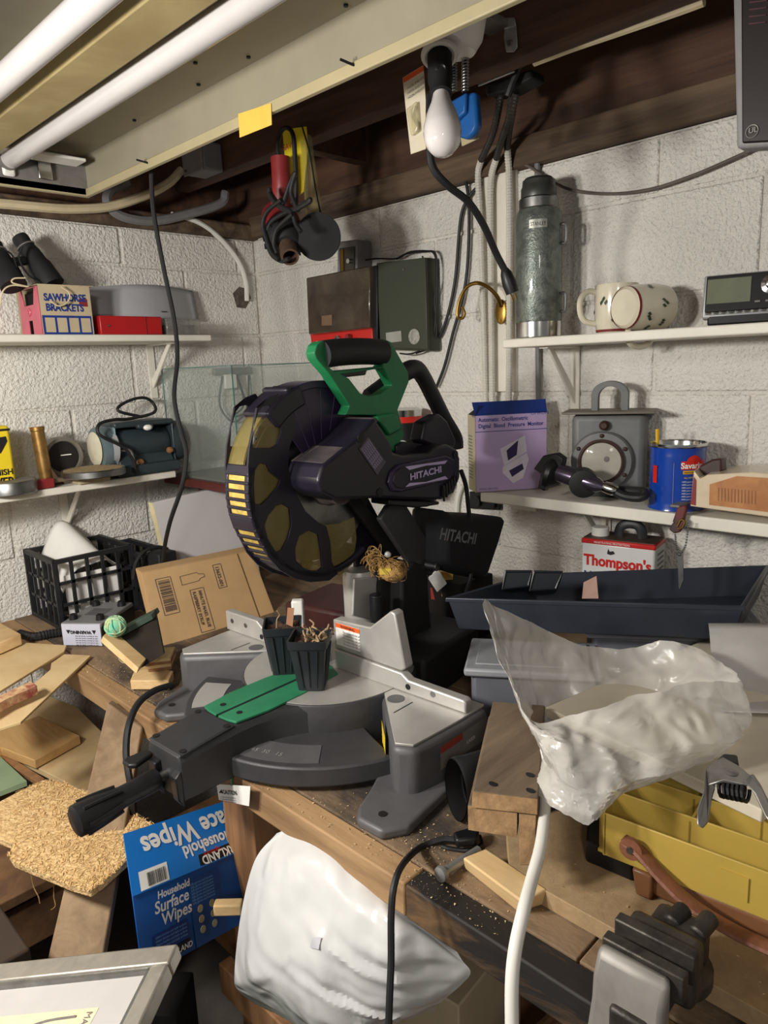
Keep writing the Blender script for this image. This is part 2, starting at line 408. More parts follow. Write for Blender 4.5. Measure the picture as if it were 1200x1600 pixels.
# arm towards the user
b = B(); R_ = []
for y, hw, zt in ((-.10, .135, .0985), (-.15, .088, .0985), (-.19, .066, .0985), (-.225, .057, .0985), (-.262, .054, .098), (-.3, .052, .095), (-.35, .0505, .091), (-.374, .048, .088)):
    R_.append([(-hw, y, .010), (hw, y, .010), (hw, y, zt - .012), (hw - .006, y, zt), (-hw + .006, y, zt), (-hw, y, zt - .012)])
M_arm = mat('arm_plastic', (46, 46, 48), .5, var=.1, bump=.05, bsc=300)
arm = sp('table_arm', b.loft(R_), M_arm, .003, ang=25)
sp('arm_cover', B().hexa([(-.048, -.373, .0875), (.048, -.373, .0875), (.05, -.268, .0985), (-.05, -.268, .0985), (-.045, -.371, .0905), (.045, -.371, .0905), (.047, -.27, .1015), (-.047, -.27, .1015)]), M_arm, .001)
for (x, y, z) in ((-.04, -.362, .091), (.04, -.362, .091), (-.042, -.278, .1), (.042, -.278, .1)): put('screw_recess', B().lathe([(.006, 0), (.006, .0012)], (x, y, z + .0006), seg=12), M_ink, arm)
for s in (-1, 1):
    P = [(.0035 * s, -.268), (.030 * s, -.266), (.047 * s, -.262), (.056 * s, -.2), (.055 * s, -.12), (.044 * s, -.02), (.0035 * s, 0)]
    k = sp('kerf_insert', B().prism([(x, y, .0995) for x, y in P], (0, 0, .004)), M_greenp, .0008)
    put('screw_recess', B().lathe([(.0055, 0), (.0055, .001)], (.024 * s, -.238, .1033), seg=12), M_ink, k)
sp('kerf_slot', B().box((0, -.13, .1016), (.0066, .26, .0012)), M_ink)
# grip handle and release lever
hd = B(); a = V((.004, -.362, .045)); d = V((-.02, -1, -.05)).normalized()
sp('handle_stem', B().cyl(a, a + d * .05, .008, 14), M_steel)
mh = sp('miter_handle', B().lathe([(.016, .028), (.018, .033), (.017, .07), (.017, .09), (.02, .11), (.024, .135), (.025, .156), (.0245, .163), (.02, .166)], a, d, 24), M_black, 0)
fx, fy, fz = frame(d)
for k in range(6):
    an = k * PI / 3
    sp('grip_rib', B().tube([a + d * .095 + (fx * math.cos(an) + fy * math.sin(an)) * .0195, a + d * .125 + (fx * math.cos(an) + fy * math.sin(an)) * .023, a + d * .153 + (fx * math.cos(an) + fy * math.sin(an)) * .0252], .003, 6), M_black, parent=mh)
sp('release_lever', B().prism([(-.05, -0.376, .062), (-.03, -0.376, .062), (-.022, -.41, .060), (-.03, -.42, .060), (-.052, -.42, .060), (-.056, -.41, .060)], (0, 0, .009)), M_black, .003)
sp('lever_bracket', B().prism([(-.03, -0.372, .065), (-.03, -0.386, .062), (-.03, -0.386, .02), (-.03, -0.372, .0)], (.02, 0, 0)), M_black, .002)
sp('lever_bracket', B().prism([(.03, -0.372, .065), (.03, -0.384, .055), (.03, -0.382, .015), (.03, -0.372, .0)], (.018, 0, 0)), M_black, .002)
# fences
def fence_plate(P, name, m, y0=.0, t=.02, bev=.003): return sp(name, B().prism([(x, y0, z) for x, z in P], (0, t, 0)), m, bev)
fence_plate([(.014, .1), (.332, .1), (.332, .118), (.328, .124), (.205, .126), (.19, .136), (.014, .14)], 'fence_rail', M_alu)
fence_plate([(-.345, .1), (-.014, .1), (-.014, .12), (-.19, .12), (-.20, .124), (-.23, .146), (-.345, .146)], 'fence_rail', M_alu)
rf = fence_plate([(.012, .141), (.187, .137), (.196, .145), (.176, .245), (.166, .248), (.112, .205), (.012, .2)], 'sliding_fence', M_alu, .004, .024)
patch(rf, [(.02, .0035, .15), (.085, .0035, .15), (.085, .0035, .195), (.02, .0035, .195)], M_paper, 'warning_label', .0003, False)
patch(rf, [(.02, .0035, .186), (.085, .0035, .186), (.085, .0035, .195), (.02, .0035, .195)], M_orange, 'warning_band', .0007, False)
text(rf, 'WARNING', .008, (.034, .0026, .1875), (1, 0, 0), (0, 0, 1), M_ink, world=False)
for k in range(5): text(rf, 'To reduce the risk of', .0052, (.04, .0028, .178 - k * .006), (1, 0, 0), (0, 0, 1), M_ink, world=False)
for x, z in ((.205, .114), (.262, .116), (-.215, .112), (-.27, .126), (-.32, .126)):
    sp('fence_screw', B().lathe([(.0055, 0), (.0055, .0012)], (x, -.0012, z), (0, 1, 0), 12), M_steel if z > .115 else M_ink)
# right-hand side labels
rw = saw
patch(rw, [(.3465, -.09, .045), (.3465, .04, .045), (.3465, .04, .085), (.3465, -.09, .085)], mat('grey_label', (120, 116, 112), .6), 'side_label', .0006, False)
patch(rw, [(.3465, -.09, .073), (.3465, -.03, .073), (.3465, -.03, .085), (.3465, -.09, .085)], mat('red_label', (150, 60, 44), .6), 'side_label_band', .0012, False)
patch(rw, [(.206, -.0655, .035), (.252, -.108, .035), (.262, -.1175, .085), (.216, -.0755, .085)], mat('yellow_label', (236, 206, 50), .5), 'yellow_label', .006, False)
text(rw, 'LASER', .009, (.3475, -.02, .06), (0, 1, 0), (0, 0, 1), M_paper, world=False)
# blade, guards
sp('saw_blade', B().band(Cg, .01, .152, 0, 360, -.0015, .0015, 60), M_steel)
ribs = B()
sp('upper_guard', B().band(Cg, .02, .184, 15, 128, -.034, -.03, 24).band(Cg, .172, .185, 15, 128, -.034, .026, 30).band(Cg, .02, .18, 15, 128, .018, .022, 24), M_flare_plum, .002)
for an in range(62, 118, 13): ribs.band(Cg, .07, .168, an, an + .35, .022, .0228, 1)
sp('guard_ribs', ribs, mat('rib_grey', (92, 80, 104), .4))
OUT = [(0.032,-0.11,0.642),(0.032,-0.072,0.589),(0.032,-0.093,0.548),(0.032,-0.099,0.515),(0.032,-0.09,0.473),(0.032,-0.065,0.429),(0.032,-0.037,0.404),(0.032,-0.017,0.392),(0.032,-0.009,0.362),(0.032,-0.008,0.322),(0.032,0.006,0.295),(0.032,-0.018,0.287),(0.032,-0.066,0.296),(0.032,-0.104,0.314),(0.032,-0.133,0.335),(0.032,-0.155,0.363),(0.032,-0.174,0.408),(0.032,-0.186,0.443),(0.032,-0.187,0.481),(0.032,-0.185,0.526),(0.032,-0.179,0.558),(0.032,-0.168,0.588),(0.032,-0.155,0.614),(0.032,-0.13,0.637)]
HOLES = [[(0.032,-0.157,0.621),(0.032,-0.131,0.624),(0.032,-0.114,0.604),(0.032,-0.109,0.578),(0.032,-0.12,0.556),(0.032,-0.132,0.551),(0.032,-0.173,0.556),(0.032,-0.167,0.592)],
 [(0.032,-0.16,0.529),(0.032,-0.146,0.525),(0.032,-0.139,0.511),(0.032,-0.119,0.494),(0.032,-0.125,0.483),(0.032,-0.146,0.467),(0.032,-0.164,0.458),(0.032,-0.178,0.463),(0.032,-0.182,0.485),(0.032,-0.174,0.516)],
 [(0.032,-0.117,0.452),(0.032,-0.102,0.441),(0.032,-0.1,0.411),(0.032,-0.11,0.388),(0.032,-0.127,0.369),(0.032,-0.139,0.369),(0.032,-0.155,0.397),(0.032,-0.16,0.422),(0.032,-0.151,0.437),(0.032,-0.132,0.451)],
 [(0.032,-0.061,0.393),(0.032,-0.038,0.381),(0.032,-0.033,0.346),(0.032,-0.033,0.317),(0.032,-0.047,0.311),(0.032,-0.077,0.325),(0.032,-0.096,0.345),(0.032,-0.096,0.367),(0.032,-0.084,0.388)]]
lg = sp('lower_guard', B().holed(OUT, HOLES, (-.005, 0, 0)), M_saw, .0015)
put('guard_face', B().holed([(-.03, p[1], p[2]) for p in OUT], [[(-.03, p[1], p[2]) for p in h] for h in HOLES], (-.004, 0, 0)), M_saw, lg)
put('amber_pane', B().prism([(.027, p[1], p[2]) for p in HOLES[1]], (-.0015, 0, 0)), M_amber, lg)
put('amber_pane', B().prism([(.027, p[1], p[2]) for p in HOLES[2]], (-.0015, 0, 0)), M_amber, lg)
put('amber_pane', B().prism([(.027, p[1], p[2]) for p in HOLES[3]], (-.0015, 0, 0)), M_amber, lg)
put('amber_pane', B().prism([(.027, p[1], p[2]) for p in [(0.027,-0.138,0.602),(0.027,-0.111,0.604),(0.027,-0.105,0.578),(0.027,-0.116,0.555),(0.027,-0.128,0.551),(0.027,-0.174,0.556),(0.027,-0.156,0.569),(0.027,-0.163,0.576),(0.027,-0.151,0.591)]], (-.0015, 0, 0)), M_amber, lg)
put('clear_lobe', B().prism([(0.026,-0.018,0.394),(0.026,0.024,0.389),(0.026,0.063,0.394),(0.026,0.067,0.351),(0.026,0.051,0.302),(0.026,0.017,0.287),(0.026,-0.001,0.295),(0.026,-0.004,0.347)], (-.002, 0, 0)), M_amber, lg)
put('clear_lobe', B().prism([(-0.026,0.029,0.379),(-0.026,0.074,0.374),(-0.026,0.115,0.379),(-0.026,0.119,0.333),(-0.026,0.102,0.282),(-0.026,0.066,0.266),(-0.026,0.047,0.275),(-0.026,0.044,0.329)], (-.002, 0, 0)), M_amber, lg)
put('broken_edge', B().band(Cg, .174, .178, 132, 163, -.03, .012, 10), M_amber, lg)
slots = [(168, 192), (200, 228), (243, 270)]
blk = [(163, 168), (192, 200), (228, 243), (270, 303), (117, 131)]
for a0, a1 in blk: put('rim', B().band(Cg, .166, .18, a0, a1, -.034, .032, 8), M_saw, lg, .004)
for a0, a1 in slots:
    st = (a1 - a0) / 5
    put('rim_backing', B().band(Cg, .166, .1765, a0, a1, -.03, .028, 10), M_gold, lg)
    for k in range(6):
        c_ = a0 + k * st
        put('rim_bar', B().band(Cg, .168, .18, c_ - st * .2, c_ + st * .2, -.034, .032, 3), M_saw, lg, .002)
    put('rim_edge', B().band(Cg, .166, .179, a0, a1, .02, .032, 10), M_saw, lg, .002)
    put('rim_edge', B().band(Cg, .166, .179, a0, a1, -.034, -.026, 10), M_saw, lg, .002)
put('guard_nose', B().band(Cg, .15, .187, 106, 134, -.037, .036, 10).band(Cg, .183, .193, 112, 116, -.036, .034, 3), M_saw, lg, .004)
sp('arbor_boss', B().lathe([(.034, .0), (.034, .02), (.03, .03), (.03, .05)], (.02, Cg[0] + .003, Cg[1] - .01), (1, 0, 0), 24), M_dusty, .001)
# head: gear case and motor
HP = [(0.105,-0.091,0.474),(0.105,-0.097,0.494),(0.105,-0.084,0.52),(0.105,-0.008,0.553),(0.105,0.052,0.59),(0.105,0.059,0.579),(0.105,0.089,0.543),(0.105,0.098,0.521),(0.105,0.125,0.512),(0.105,0.205,0.508),(0.105,0.223,0.518),(0.105,0.264,0.519),(0.105,0.297,0.505),(0.105,0.306,0.485),(0.105,0.305,0.444),(0.105,0.279,0.416),(0.105,0.241,0.408),(0.105,0.145,0.423),(0.105,0.065,0.439),(0.105,-0.059,0.456)]
head = sp('gear_case', B().prism(HP, (-.088, 0, 0)), M_saw, .006, seg=3)
sp('case_hood', B().prism([(.102, p[1], p[2]) for p in [(0.102,-0.081,0.522),(0.102,-0.005,0.554),(0.102,0.054,0.591),(0.102,0.066,0.583),(0.102,0.002,0.546),(0.102,-0.072,0.516)]], (-.088, 0, 0)), M_dusty, .004)
lpn = sp('logo_panel', B().prism([(0.11,0.073,0.467),(0.11,0.082,0.487),(0.11,0.102,0.497),(0.11,0.252,0.498),(0.11,0.28,0.486),(0.11,0.281,0.457),(0.11,0.259,0.445),(0.11,0.107,0.444),(0.11,0.084,0.449)], (-.006, 0, 0)), M_flare_plum, .003)
lp_ = B(); 
sp('logo_field', B().prism([(0.112,0.084,0.468),(0.112,0.095,0.487),(0.112,0.112,0.493),(0.112,0.245,0.492),(0.112,0.265,0.481),(0.112,0.267,0.463),(0.112,0.248,0.453),(0.112,0.113,0.45),(0.112,0.094,0.455)], (-.003, 0, 0)), M_saw, .002)
patch(lpn, [(0.113,0.131,0.484),(0.113,0.119,0.492),(0.113,0.251,0.488),(0.113,0.242,0.482),(0.113,0.181,0.486)][::-1], M_lav, 'logo_trim', .0005, False)
patch(lpn, [(0.113,0.117,0.453),(0.113,0.13,0.459),(0.113,0.18,0.454),(0.113,0.242,0.457),(0.113,0.251,0.45)][::-1], M_lav, 'logo_trim', .0005, False)
L0, L1 = [(0.113,0.132,0.464),(0.113,0.238,0.462)]
hw_ = (V(L1) - V(L0)).length
text(lpn, 'HITACHI', .0175, L0, (0, 1, .03), (0, 0, 1), M_lav, world=False, sx=hw_ / .0735, bold=.0006)
sp('motor_vents', B().hexa([(.107, p[1], p[2]) for p in [(0.107,0.24,0.432),(0.107,0.297,0.444),(0.107,0.277,0.418),(0.107,0.239,0.411)]] + [(.109, p[1], p[2]) for p in [(0.109,0.237,0.433),(0.109,0.294,0.445),(0.109,0.274,0.418),(0.109,0.236,0.411)]]), M_black)
for k in range(6):
    p0, p1 = [(0.11,0.238,0.431),(0.11,0.237,0.411)]; dy = k * .009
    sp('vent_fin', B().box((.109, p0[1] + .004 + dy, (p0[2] + p1[2]) / 2 + dy * .55), (.004, .004, .034 - k * .004)), M_black, .001)
patch(saw, [(0.106,0.004,0.538),(0.105,0.03,0.557),(0.106,0.073,0.506),(0.106,0.048,0.485)][::-1], mat('nameplate', (78, 72, 84), .45), 'name_plate', .0004, False)
for k in range(6):
    o_ = [(0.106,0.006,0.536),(0.106,0.029,0.553)]; e_ = [(0.106,0.047,0.487)][0]
    f_ = k / 6; p_ = V(o_[0]).lerp(V(o_[1]), f_ + .08); dd = V(e_) - V(o_[0])
    text(head, 'COMPOUND MITER SAW', .0048, p_ + V((.0006, 0, 0)), dd, V(o_[1]) - V(o_[0]), M_lav, world=False)
for c in [(0.106,0.009,0.557),(0.106,0.054,0.452),(0.106,0.288,0.495)]: sp('case_screw', B().lathe([(.008, 0), (.008, .0012)], c, (1, 0, 0), 14), M_ink, parent=head)
sp('motor_body', B().lathe([(.05, 0), (.062, .01), (.064, .09), (.05, .12)], (.04, .285, .44), (-1, 0, 0), 28), M_saw, 0)
sp('motor_base', B().prism([(0.09,0.097,0.43),(0.09,0.251,0.401),(0.09,0.251,0.394),(0.09,0.179,0.399),(0.09,0.096,0.419)], (-.05, 0, 0)), M_black, .003)
# green D handle with rubber grip
GO = [(0.054,-0.042,0.708),(0.054,-0.036,0.721),(0.054,-0.023,0.728),(0.054,-0.016,0.726),(0.054,-0.013,0.705),(0.054,-0.005,0.68),(0.054,0.003,0.676),(0.054,0.071,0.678),(0.054,0.129,0.68),(0.054,0.136,0.687),(0.054,0.128,0.716),(0.054,0.141,0.731),(0.054,0.159,0.726),(0.054,0.207,0.667),(0.054,0.209,0.648),(0.054,0.172,0.595),(0.054,0.184,0.561),(0.054,0.188,0.542),(0.054,0.155,0.513),(0.054,0.128,0.541),(0.054,0.109,0.589),(0.054,0.026,0.596),(0.054,0.038,0.611),(0.054,-0.009,0.67),(0.054,-0.038,0.697)]
GH = [(0.054,0.02,0.669),(0.054,0.07,0.672),(0.054,0.129,0.677),(0.054,0.134,0.676),(0.054,0.159,0.643),(0.054,0.121,0.628),(0.054,0.09,0.626),(0.054,0.068,0.633),(0.054,0.04,0.661)]
dh = sp('d_handle', B().holed(GO, [GH], (-.024, 0, 0)), M_green, .006, seg=3)
sp('handle_collar', B().hexa([(.068, p[1], p[2]) for p in [(0.068,0.092,0.588),(0.068,0.151,0.591),(0.068,0.168,0.558),(0.068,0.129,0.548)]] + [(.02, p[1], p[2]) for p in [(0.02,0.115,0.585),(0.02,0.168,0.59),(0.02,0.191,0.554),(0.02,0.149,0.544)]]), M_green, .004)
g0, g1 = [(0.043,-0.015,0.705),(0.043,0.144,0.707)]
g0 = V(g0); g1 = V(g1); gd = g1 - g0
put('rubber_grip', B().tube([g0, g0 + gd * .3 + V((0, 0, .003)), g0 + gd * .65 + V((0, 0, .003)), g1], .0245, 20, 6, flat=1), M_rub, dh)
put('trigger', B().hexa([(.052, p[1], p[2]) for p in [(0.052,0.02,0.671),(0.052,0.091,0.676),(0.052,0.085,0.666),(0.052,0.028,0.663)]] + [(.034, p[1], p[2]) for p in [(0.034,0.038,0.67),(0.034,0.11,0.676),(0.034,0.104,0.665),(0.034,0.046,0.663)]]), M_black, dh, .002)
# rear carrying handle and struts
ch = [(0,0.146,0.618),(0,0.21,0.646),(0,0.268,0.669),(0,0.296,0.671),(0,0.318,0.656),(0,0.355,0.606),(0,0.393,0.554),(0,0.428,0.513),(0,0.432,0.487)]
sp('carry_handle', B().tube(ch, .0155, 10, 5, flat=1.3), M_black)
sp('switch_housing', B().prism([(0.07,0.237,0.566),(0.07,0.288,0.579),(0.07,0.312,0.562),(0.07,0.342,0.518),(0.07,0.334,0.501),(0.07,0.262,0.512),(0.07,0.222,0.528)], (-.035, 0, 0)), M_saw, .006)
sp('cord_holder', B().prism([(0.06,0.157,0.526),(0.06,0.178,0.532),(0.06,0.275,0.516),(0.06,0.26,0.499),(0.06,0.176,0.503),(0.06,0.156,0.509)], (-.04, 0, 0)), M_saw, .003)
# linkage to the base
sp('link_arm', B().prism([(0.05,0.139,0.408),(0.05,0.187,0.406),(0.05,0.296,0.262),(0.05,0.269,0.229),(0.05,0.203,0.264),(0.05,0.112,0.384)], (-.014, 0, 0)), M_castd, .003)
sp('link_arm', B().prism([(-0.02,0.092,0.424),(-0.02,0.154,0.414),(-0.02,0.225,0.3),(-0.02,0.167,0.262),(-0.02,0.109,0.257),(-0.02,0.108,0.355)], (-.012, 0, 0)), M_saw, .003)
sp('link_bar', B().prism([(0.02,0.049,0.434),(0.02,0.088,0.429),(0.02,0.148,0.364),(0.02,0.206,0.284),(0.02,0.178,0.278),(0.02,0.113,0.359)], (-.012, 0, 0)), M_blackm, .002)
sp('pivot_bolt', B().cyl([(0.055,0.245,0.26)][0], V([(0.055,0.245,0.26)][0]) + V((.03, .0, 0)), .009, 16), M_steel, .001)
sp('pivot_column', B().prism([(0.06,0.159,0.258),(0.06,0.196,0.28),(0.06,0.243,0.257),(0.06,0.247,0.178),(0.06,0.252,0.111),(0.06,0.226,0.093),(0.06,0.172,0.071),(0.06,0.152,0.142)], (-.12, 0, 0)), M_blackm, .006)
sp('pivot_base', B().prism([(-.09, .1, .02), (.16, .1, .02), (.13, .33, .02), (-.09, .33, .02)], (0, 0, .1)), M_blackm, .01)
sp('motor_stand', B().lathe([(.03, 0), (.034, .01), (.034, .12), (.03, .135)], (-.005, .1, .14), (0, .0, 1), 24), M_alu)
sp('bevel_plate', B().prism([(0.03,0.051,0.274),(0.03,0.117,0.26),(0.03,0.099,0.173),(0.03,0.042,0.199)], (-.006, 0, 0)), M_alu, .002)
sp('bevel_knob', B().cyl((.05, .09, .16), (.05, .09, .235), .014, 16), M_black, .003)
# dust bag and cord
M_cloth = mat('dust_bag_cloth', (20, 20, 24), .85, var=.25, sc=40, bump=.2, bsc=300)
BG = [(0.07,0.256,0.384),(0.07,0.275,0.37),(0.07,0.463,0.331),(0.07,0.487,0.323),(0.07,0.456,0.271),(0.07,0.411,0.205),(0.07,0.385,0.199),(0.07,0.342,0.218),(0.07,0.27,0.247),(0.07,0.246,0.27)]
bg_ = B(); n_ = len(BG); cc = sum((V(p) for p in BG), V()) / n_
bg_.loft([[cc + (V(p) - cc) * .9 + V((.035, 0, 0)) for p in BG], [V(p) + V((.02, 0, 0)) for p in BG], [V(p) + V((-.05, 0, 0)) for p in BG], [cc + (V(p) - cc) * .9 + V((-.07, 0, 0)) for p in BG]])
db = sp('dust_bag', bg_, M_cloth, .006, ang=30)
t0, t1 = [(0.106,0.225,0.328),(0.106,0.381,0.282)]
text(db, 'HITACHI', .034, t0, V(t1) - V(t0), (0, .25, 1), mat('grey_print', (120, 120, 122), .7), world=False, sx=1.0, bold=.0008, shear=.1)
sp('power_cord', B().tube([(0.1,0.314,0.458),(0.1,0.331,0.421),(0.1,0.34,0.363),(0.1,0.356,0.289),(0.1,0.344,0.226),(0.1,0.327,0.191),(0.1,0.31,0.169)], .0048, 8), M_rub)


# ---------------------------------------------------------------- ceiling: fluorescent fixture
M_cream = mat('cream_enamel', (172, 160, 126), .45, var=.06, sc=6)
M_pan = mat('fixture_pan', (146, 139, 120), .4, var=.07, sc=5)
M_tubeg = mat('lamp_tube', (188, 184, 183), .2, var=.02, coat=.4)
M_yel = mat('ballast_yellow', (168, 152, 108), .5, c2=(146, 129, 88), sc=6)
M_dull = mat('grey_metal', (128, 124, 120), .55, .4, var=.15, sc=20)
fx_ = thing('fluorescent_fixture', 'cream metal ceiling light fixture with two unlit fluorescent tubes', 'light fixture', (.6, .83, 2.13))
def fp(name, b, m, bev=0, **k): return put(name, b, m, fx_, bev, world=True, **k)
fp('pan', B().box((.61, .83, 2.128), (.59, 2.26, .006)), M_pan)
fp('side_skirt', B().box((.902, .83, 2.082), (.004, 2.26, .09)), M_pan, .001)
fp('side_skirt', B().box((.318, .83, 2.082), (.004, 2.26, .09)), M_pan, .001)
fp('lip', B().box((.9, .83, 2.036), (.012, 2.264, .02)), M_cream, .002)
fp('lip', B().box((.32, .83, 2.036), (.012, 2.264, .02)), M_cream, .002)
fp('end_plate', B().box((.61, 1.958, 2.08), (.59, .004, .1)), M_dull)
fp('end_lip', B().box((.61, 1.962, 2.036), (.59, .012, .022)), M_cream, .002)
fp('ballast_cover', B().prism([(.572, 1.93, 2.125), (.585, 1.93, 2.075), (.66, 1.93, 2.075), (.675, 1.93, 2.125)], (0, -2.2, 0)), M_yel, .002)
fp('socket_rail', B().box((.745, 1.9, 2.092), (.24, .06, .008)), M_white, .002)
for x in (.705, .535):
    tb = fp('lamp_tube', B().lathe([(.015, 0), (.022, .006), (.022, 2.09), (.015, 2.1)], (x, 1.944, 2.082), (0, -1, 0), 28), M_tubeg)
    put('end_cap', B().lathe([(.0228, 0), (.0228, .02)], (x, 1.947, 2.082), (0, -1, 0), 24), M_dull, tb, world=True)
    fp('lamp_socket', B().box((x, 1.949, 2.085), (.03, .012, .075)), M_white, .006)
fp('tombstone_bracket', B().box((.79, 1.945, 2.075), (.035, .008, .05)), M_chrome, .003)
for p in ((0.9,1.617,2.038), (0.9,0.924,2.04)):
    fp('mounting_nail', B().cyl(V(p) + V((-.03, .01, .004)), V(p) + V((.012, 0, -.004)), .0022, 8), M_ink)
fp('yellow_tag', B().prism([(0.893,1.253,2.048),(0.893,1.149,2.04),(0.893,1.151,2.004),(0.893,1.254,2.006)], (-.001, 0, 0)), mat('yellow_tag', (226, 182, 78), .7, var=.06))
for p in [(0.79,1.772,2.124),(0.816,1.269,2.124),(0.875,1.356,2.124),(0.877,1.187,2.124),(0.873,1.624,2.124),(0.884,0.93,2.124)]: fp('pan_screw', B().lathe([(.004, 0), (.004, .003)], V(p) - V((0, 0, .002)), seg=10), M_ink)
for p in [(0.768,1.755,2.12),(0.768,1.772,2.12)]: fp('wire_nut', B().cyl(p, V(p) + V((.012, .006, -.004)), .006, 10, .003), mat('orange_plastic', (206, 88, 40), .5))
fp('red_wire', B().tube([(0.645,1.599,2.09),(0.642,1.65,2.09),(0.66,1.766,2.09),(0.664,1.867,2.09),(0.649,1.954,2.09)], .0018, 6), mat('red_wire', (150, 60, 40), .5))

def cord(name, pts, r, m, label, cat, group=None, seg=8, n=6, **k): return solo(name, B().tube(pts, r, seg, n), m, label, cat, base=pts[0], group=group, **k)
M_creamc = mat('cream_cable', (206, 190, 156), .55, var=.08, sc=20)
M_greyp = mat('grey_conduit', (120, 118, 118), .5, var=.1, sc=20)
M_whitec = mat('white_cable', (226, 224, 216), .4, var=.03)
c_ = cord('cable', [(0.645,2.13,2.013),(0.738,2.13,2.021),(0.836,2.13,2.024),(0.923,2.13,2.029),(1.037,2.13,2.048),(1.152,2.13,2.092),(1.235,2.13,2.137),(1.288,2.13,2.184)], .013, M_creamc, 'thick cream cable stapled along the top of the left wall', 'cable')
cord('conduit', [(1.12,2.16,2.131),(1.061,2.16,2.1),(1.049,2.16,2.063),(1.089,2.16,2.032),(1.192,2.16,2.03),(1.33,2.16,2.068),(1.442,2.16,2.11),(1.463,2.16,2.148)], .014, M_greyp, 'grey conduit bent in the ceiling corner behind the cream cable', 'conduit')
cord('cable', [(1.275,2.192,2.063),(1.37,2.192,2.048),(1.452,2.192,2.003),(1.515,2.192,1.937),(1.54,2.192,1.87),(1.539,2.192,1.805)], .0085, M_whitec, 'white cable curving down the left wall into a hole by the corner', 'cable')
cord('cord', [(0.936,1.683,2.052),(0.943,1.705,1.953),(0.958,1.709,1.82),(0.966,1.696,1.696),(0.955,1.679,1.601),(0.923,1.656,1.507),(0.92,1.635,1.425),(0.92,1.618,1.365),(0.899,1.618,1.287),(0.892,1.682,1.191),(0.915,1.776,1.092),(0.918,1.806,1.008)], .0058, M_rub, 'thin black cord hanging from a nail on the light fixture', 'cord')
jb = thing('junction_box', 'grey metal junction box fixed to the dark ceiling joist', 'junction box', (1.262,1.962,2.174))
put('box', B().box((0, 0, 0), (.07, .1, .08)), M_greyp, jb, .008)
put('cover', B().box((-.037, 0, 0), (.006, .106, .086)), M_greyp, jb, .004)
put('screw', B().lathe([(.004, 0), (.004, .003)], (-.04, .035, -.03), (-1, 0, 0), 10), M_steel, jb)

# ---------------------------------------------------------------- hanging heat gun, disc, bulb
M_redp = mat('red_plastic', (132, 42, 44), .42, var=.12, sc=30)
M_ygc = mat('yellow_card', (222, 200, 40), .5, var=.1)
hg = thing('heat_gun', 'red heat gun hung nose down with its black cord wound round it', 'heat gun', (1.2,1.531,1.953))
def hp(name, b, m, bev=0, **k): return put(name, b, m, hg, bev, world=True, **k)
h0, h1, h2, h3 = [(1.2,1.522,2.077),(1.2,1.526,1.997),(1.2,1.565,1.935),(1.2,1.544,1.955)]
hp('handle', B().tube([h0, h1, V(h2) + V((.01, .0, 0))], .024, 14, 6), M_redp)
n0 = V((1.23,1.581,1.952)); n1 = V((1.15,1.446,1.828)); nd = (n1 - n0).normalized(); nl = (n1 - n0).length
hp('motor_housing', B().lathe([(.03, -.02), (.046, .0), (.05, nl * .25), (.048, nl * .45)], n0, nd, 24), M_redp)
hp('front_collar', B().lathe([(.05, nl * .42), (.052, nl * .6), (.04, nl * .72), (.03, nl * .76)], n0, nd, 24), M_blackm)
fxa, fya, fza = frame(nd)
for k in range(16):
    an = 2 * PI * k / 16; e_ = (fxa * math.cos(an) + fya * math.sin(an))
    hp('vent_fin', B().box(n0 + nd * nl * .57 + e_ * .053, (.004, .004, .02), rot=nd.to_track_quat('Z', 'Y').to_matrix()), M_black)
hp('nozzle', B().lathe([(.0225, nl * .72), (.022, nl * 1.0), (.017, nl * 1.0), (.017, nl * .85)], n0, nd, 20, cap=False), mat('burnt_steel', (150, 122, 104), .45, .8, var=.25, sc=40))
hp('hanging_loop', B().tube([(1.19,1.515,2.068),(1.19,1.516,2.104),(1.19,1.498,2.13),(1.19,1.473,2.13),(1.19,1.455,2.109),(1.19,1.453,2.062),(1.19,1.455,1.997),(1.19,1.463,1.94)], .0055, 8), M_rub)
hp('cord', B().tube([(1.14,1.392,1.923),(1.14,1.414,1.969),(1.14,1.393,2.006),(1.14,1.419,1.984),(1.14,1.453,1.947),(1.14,1.488,1.975),(1.14,1.496,1.992),(1.14,1.491,1.968),(1.14,1.43,1.929),(1.14,1.358,1.934),(1.14,1.348,1.94),(1.14,1.382,1.932),(1.14,1.455,1.926),(1.14,1.503,1.912),(1.14,1.52,1.877),(1.14,1.503,1.84),(1.14,1.467,1.821),(1.14,1.437,1.823)], .0055, 8), M_rub)
hp('cord', B().tube([(1.135,1.491,1.979),(1.135,1.466,1.952),(1.135,1.412,1.923),(1.135,1.398,1.895),(1.135,1.381,1.875)], .0055, 8), M_rub)
hp('cord', B().tube([(1.13,1.439,1.955),(1.13,1.496,1.939),(1.13,1.518,1.913),(1.13,1.509,1.879),(1.13,1.492,1.844),(1.13,1.464,1.823)], .0055, 8), M_rub)
hp('cord', B().tube([(1.13,1.401,1.917),(1.13,1.432,1.907),(1.13,1.466,1.891),(1.13,1.48,1.863),(1.13,1.47,1.838)], .005, 8), M_rub)
sk = thing('sanding_disc', 'black rubber sanding disc hanging in a clear sleeve with a yellow card', 'sanding disc', (1.25,1.454,1.885))
def kp(name, b, m, bev=0, **k): return put(name, b, m, sk, bev, world=True, **k)
dc = V((1.22,1.419,1.877)); dn = V((-.8, -.55, -.12)).normalized()
kp('disc', B().lathe([(.01, -.018), (.05, -.014), (.056, -.004), (.056, .004), (.03, .008), (.012, .014), (.006, .015)], dc, dn, 32), mat('disc_rubber', (16, 16, 17), .75))
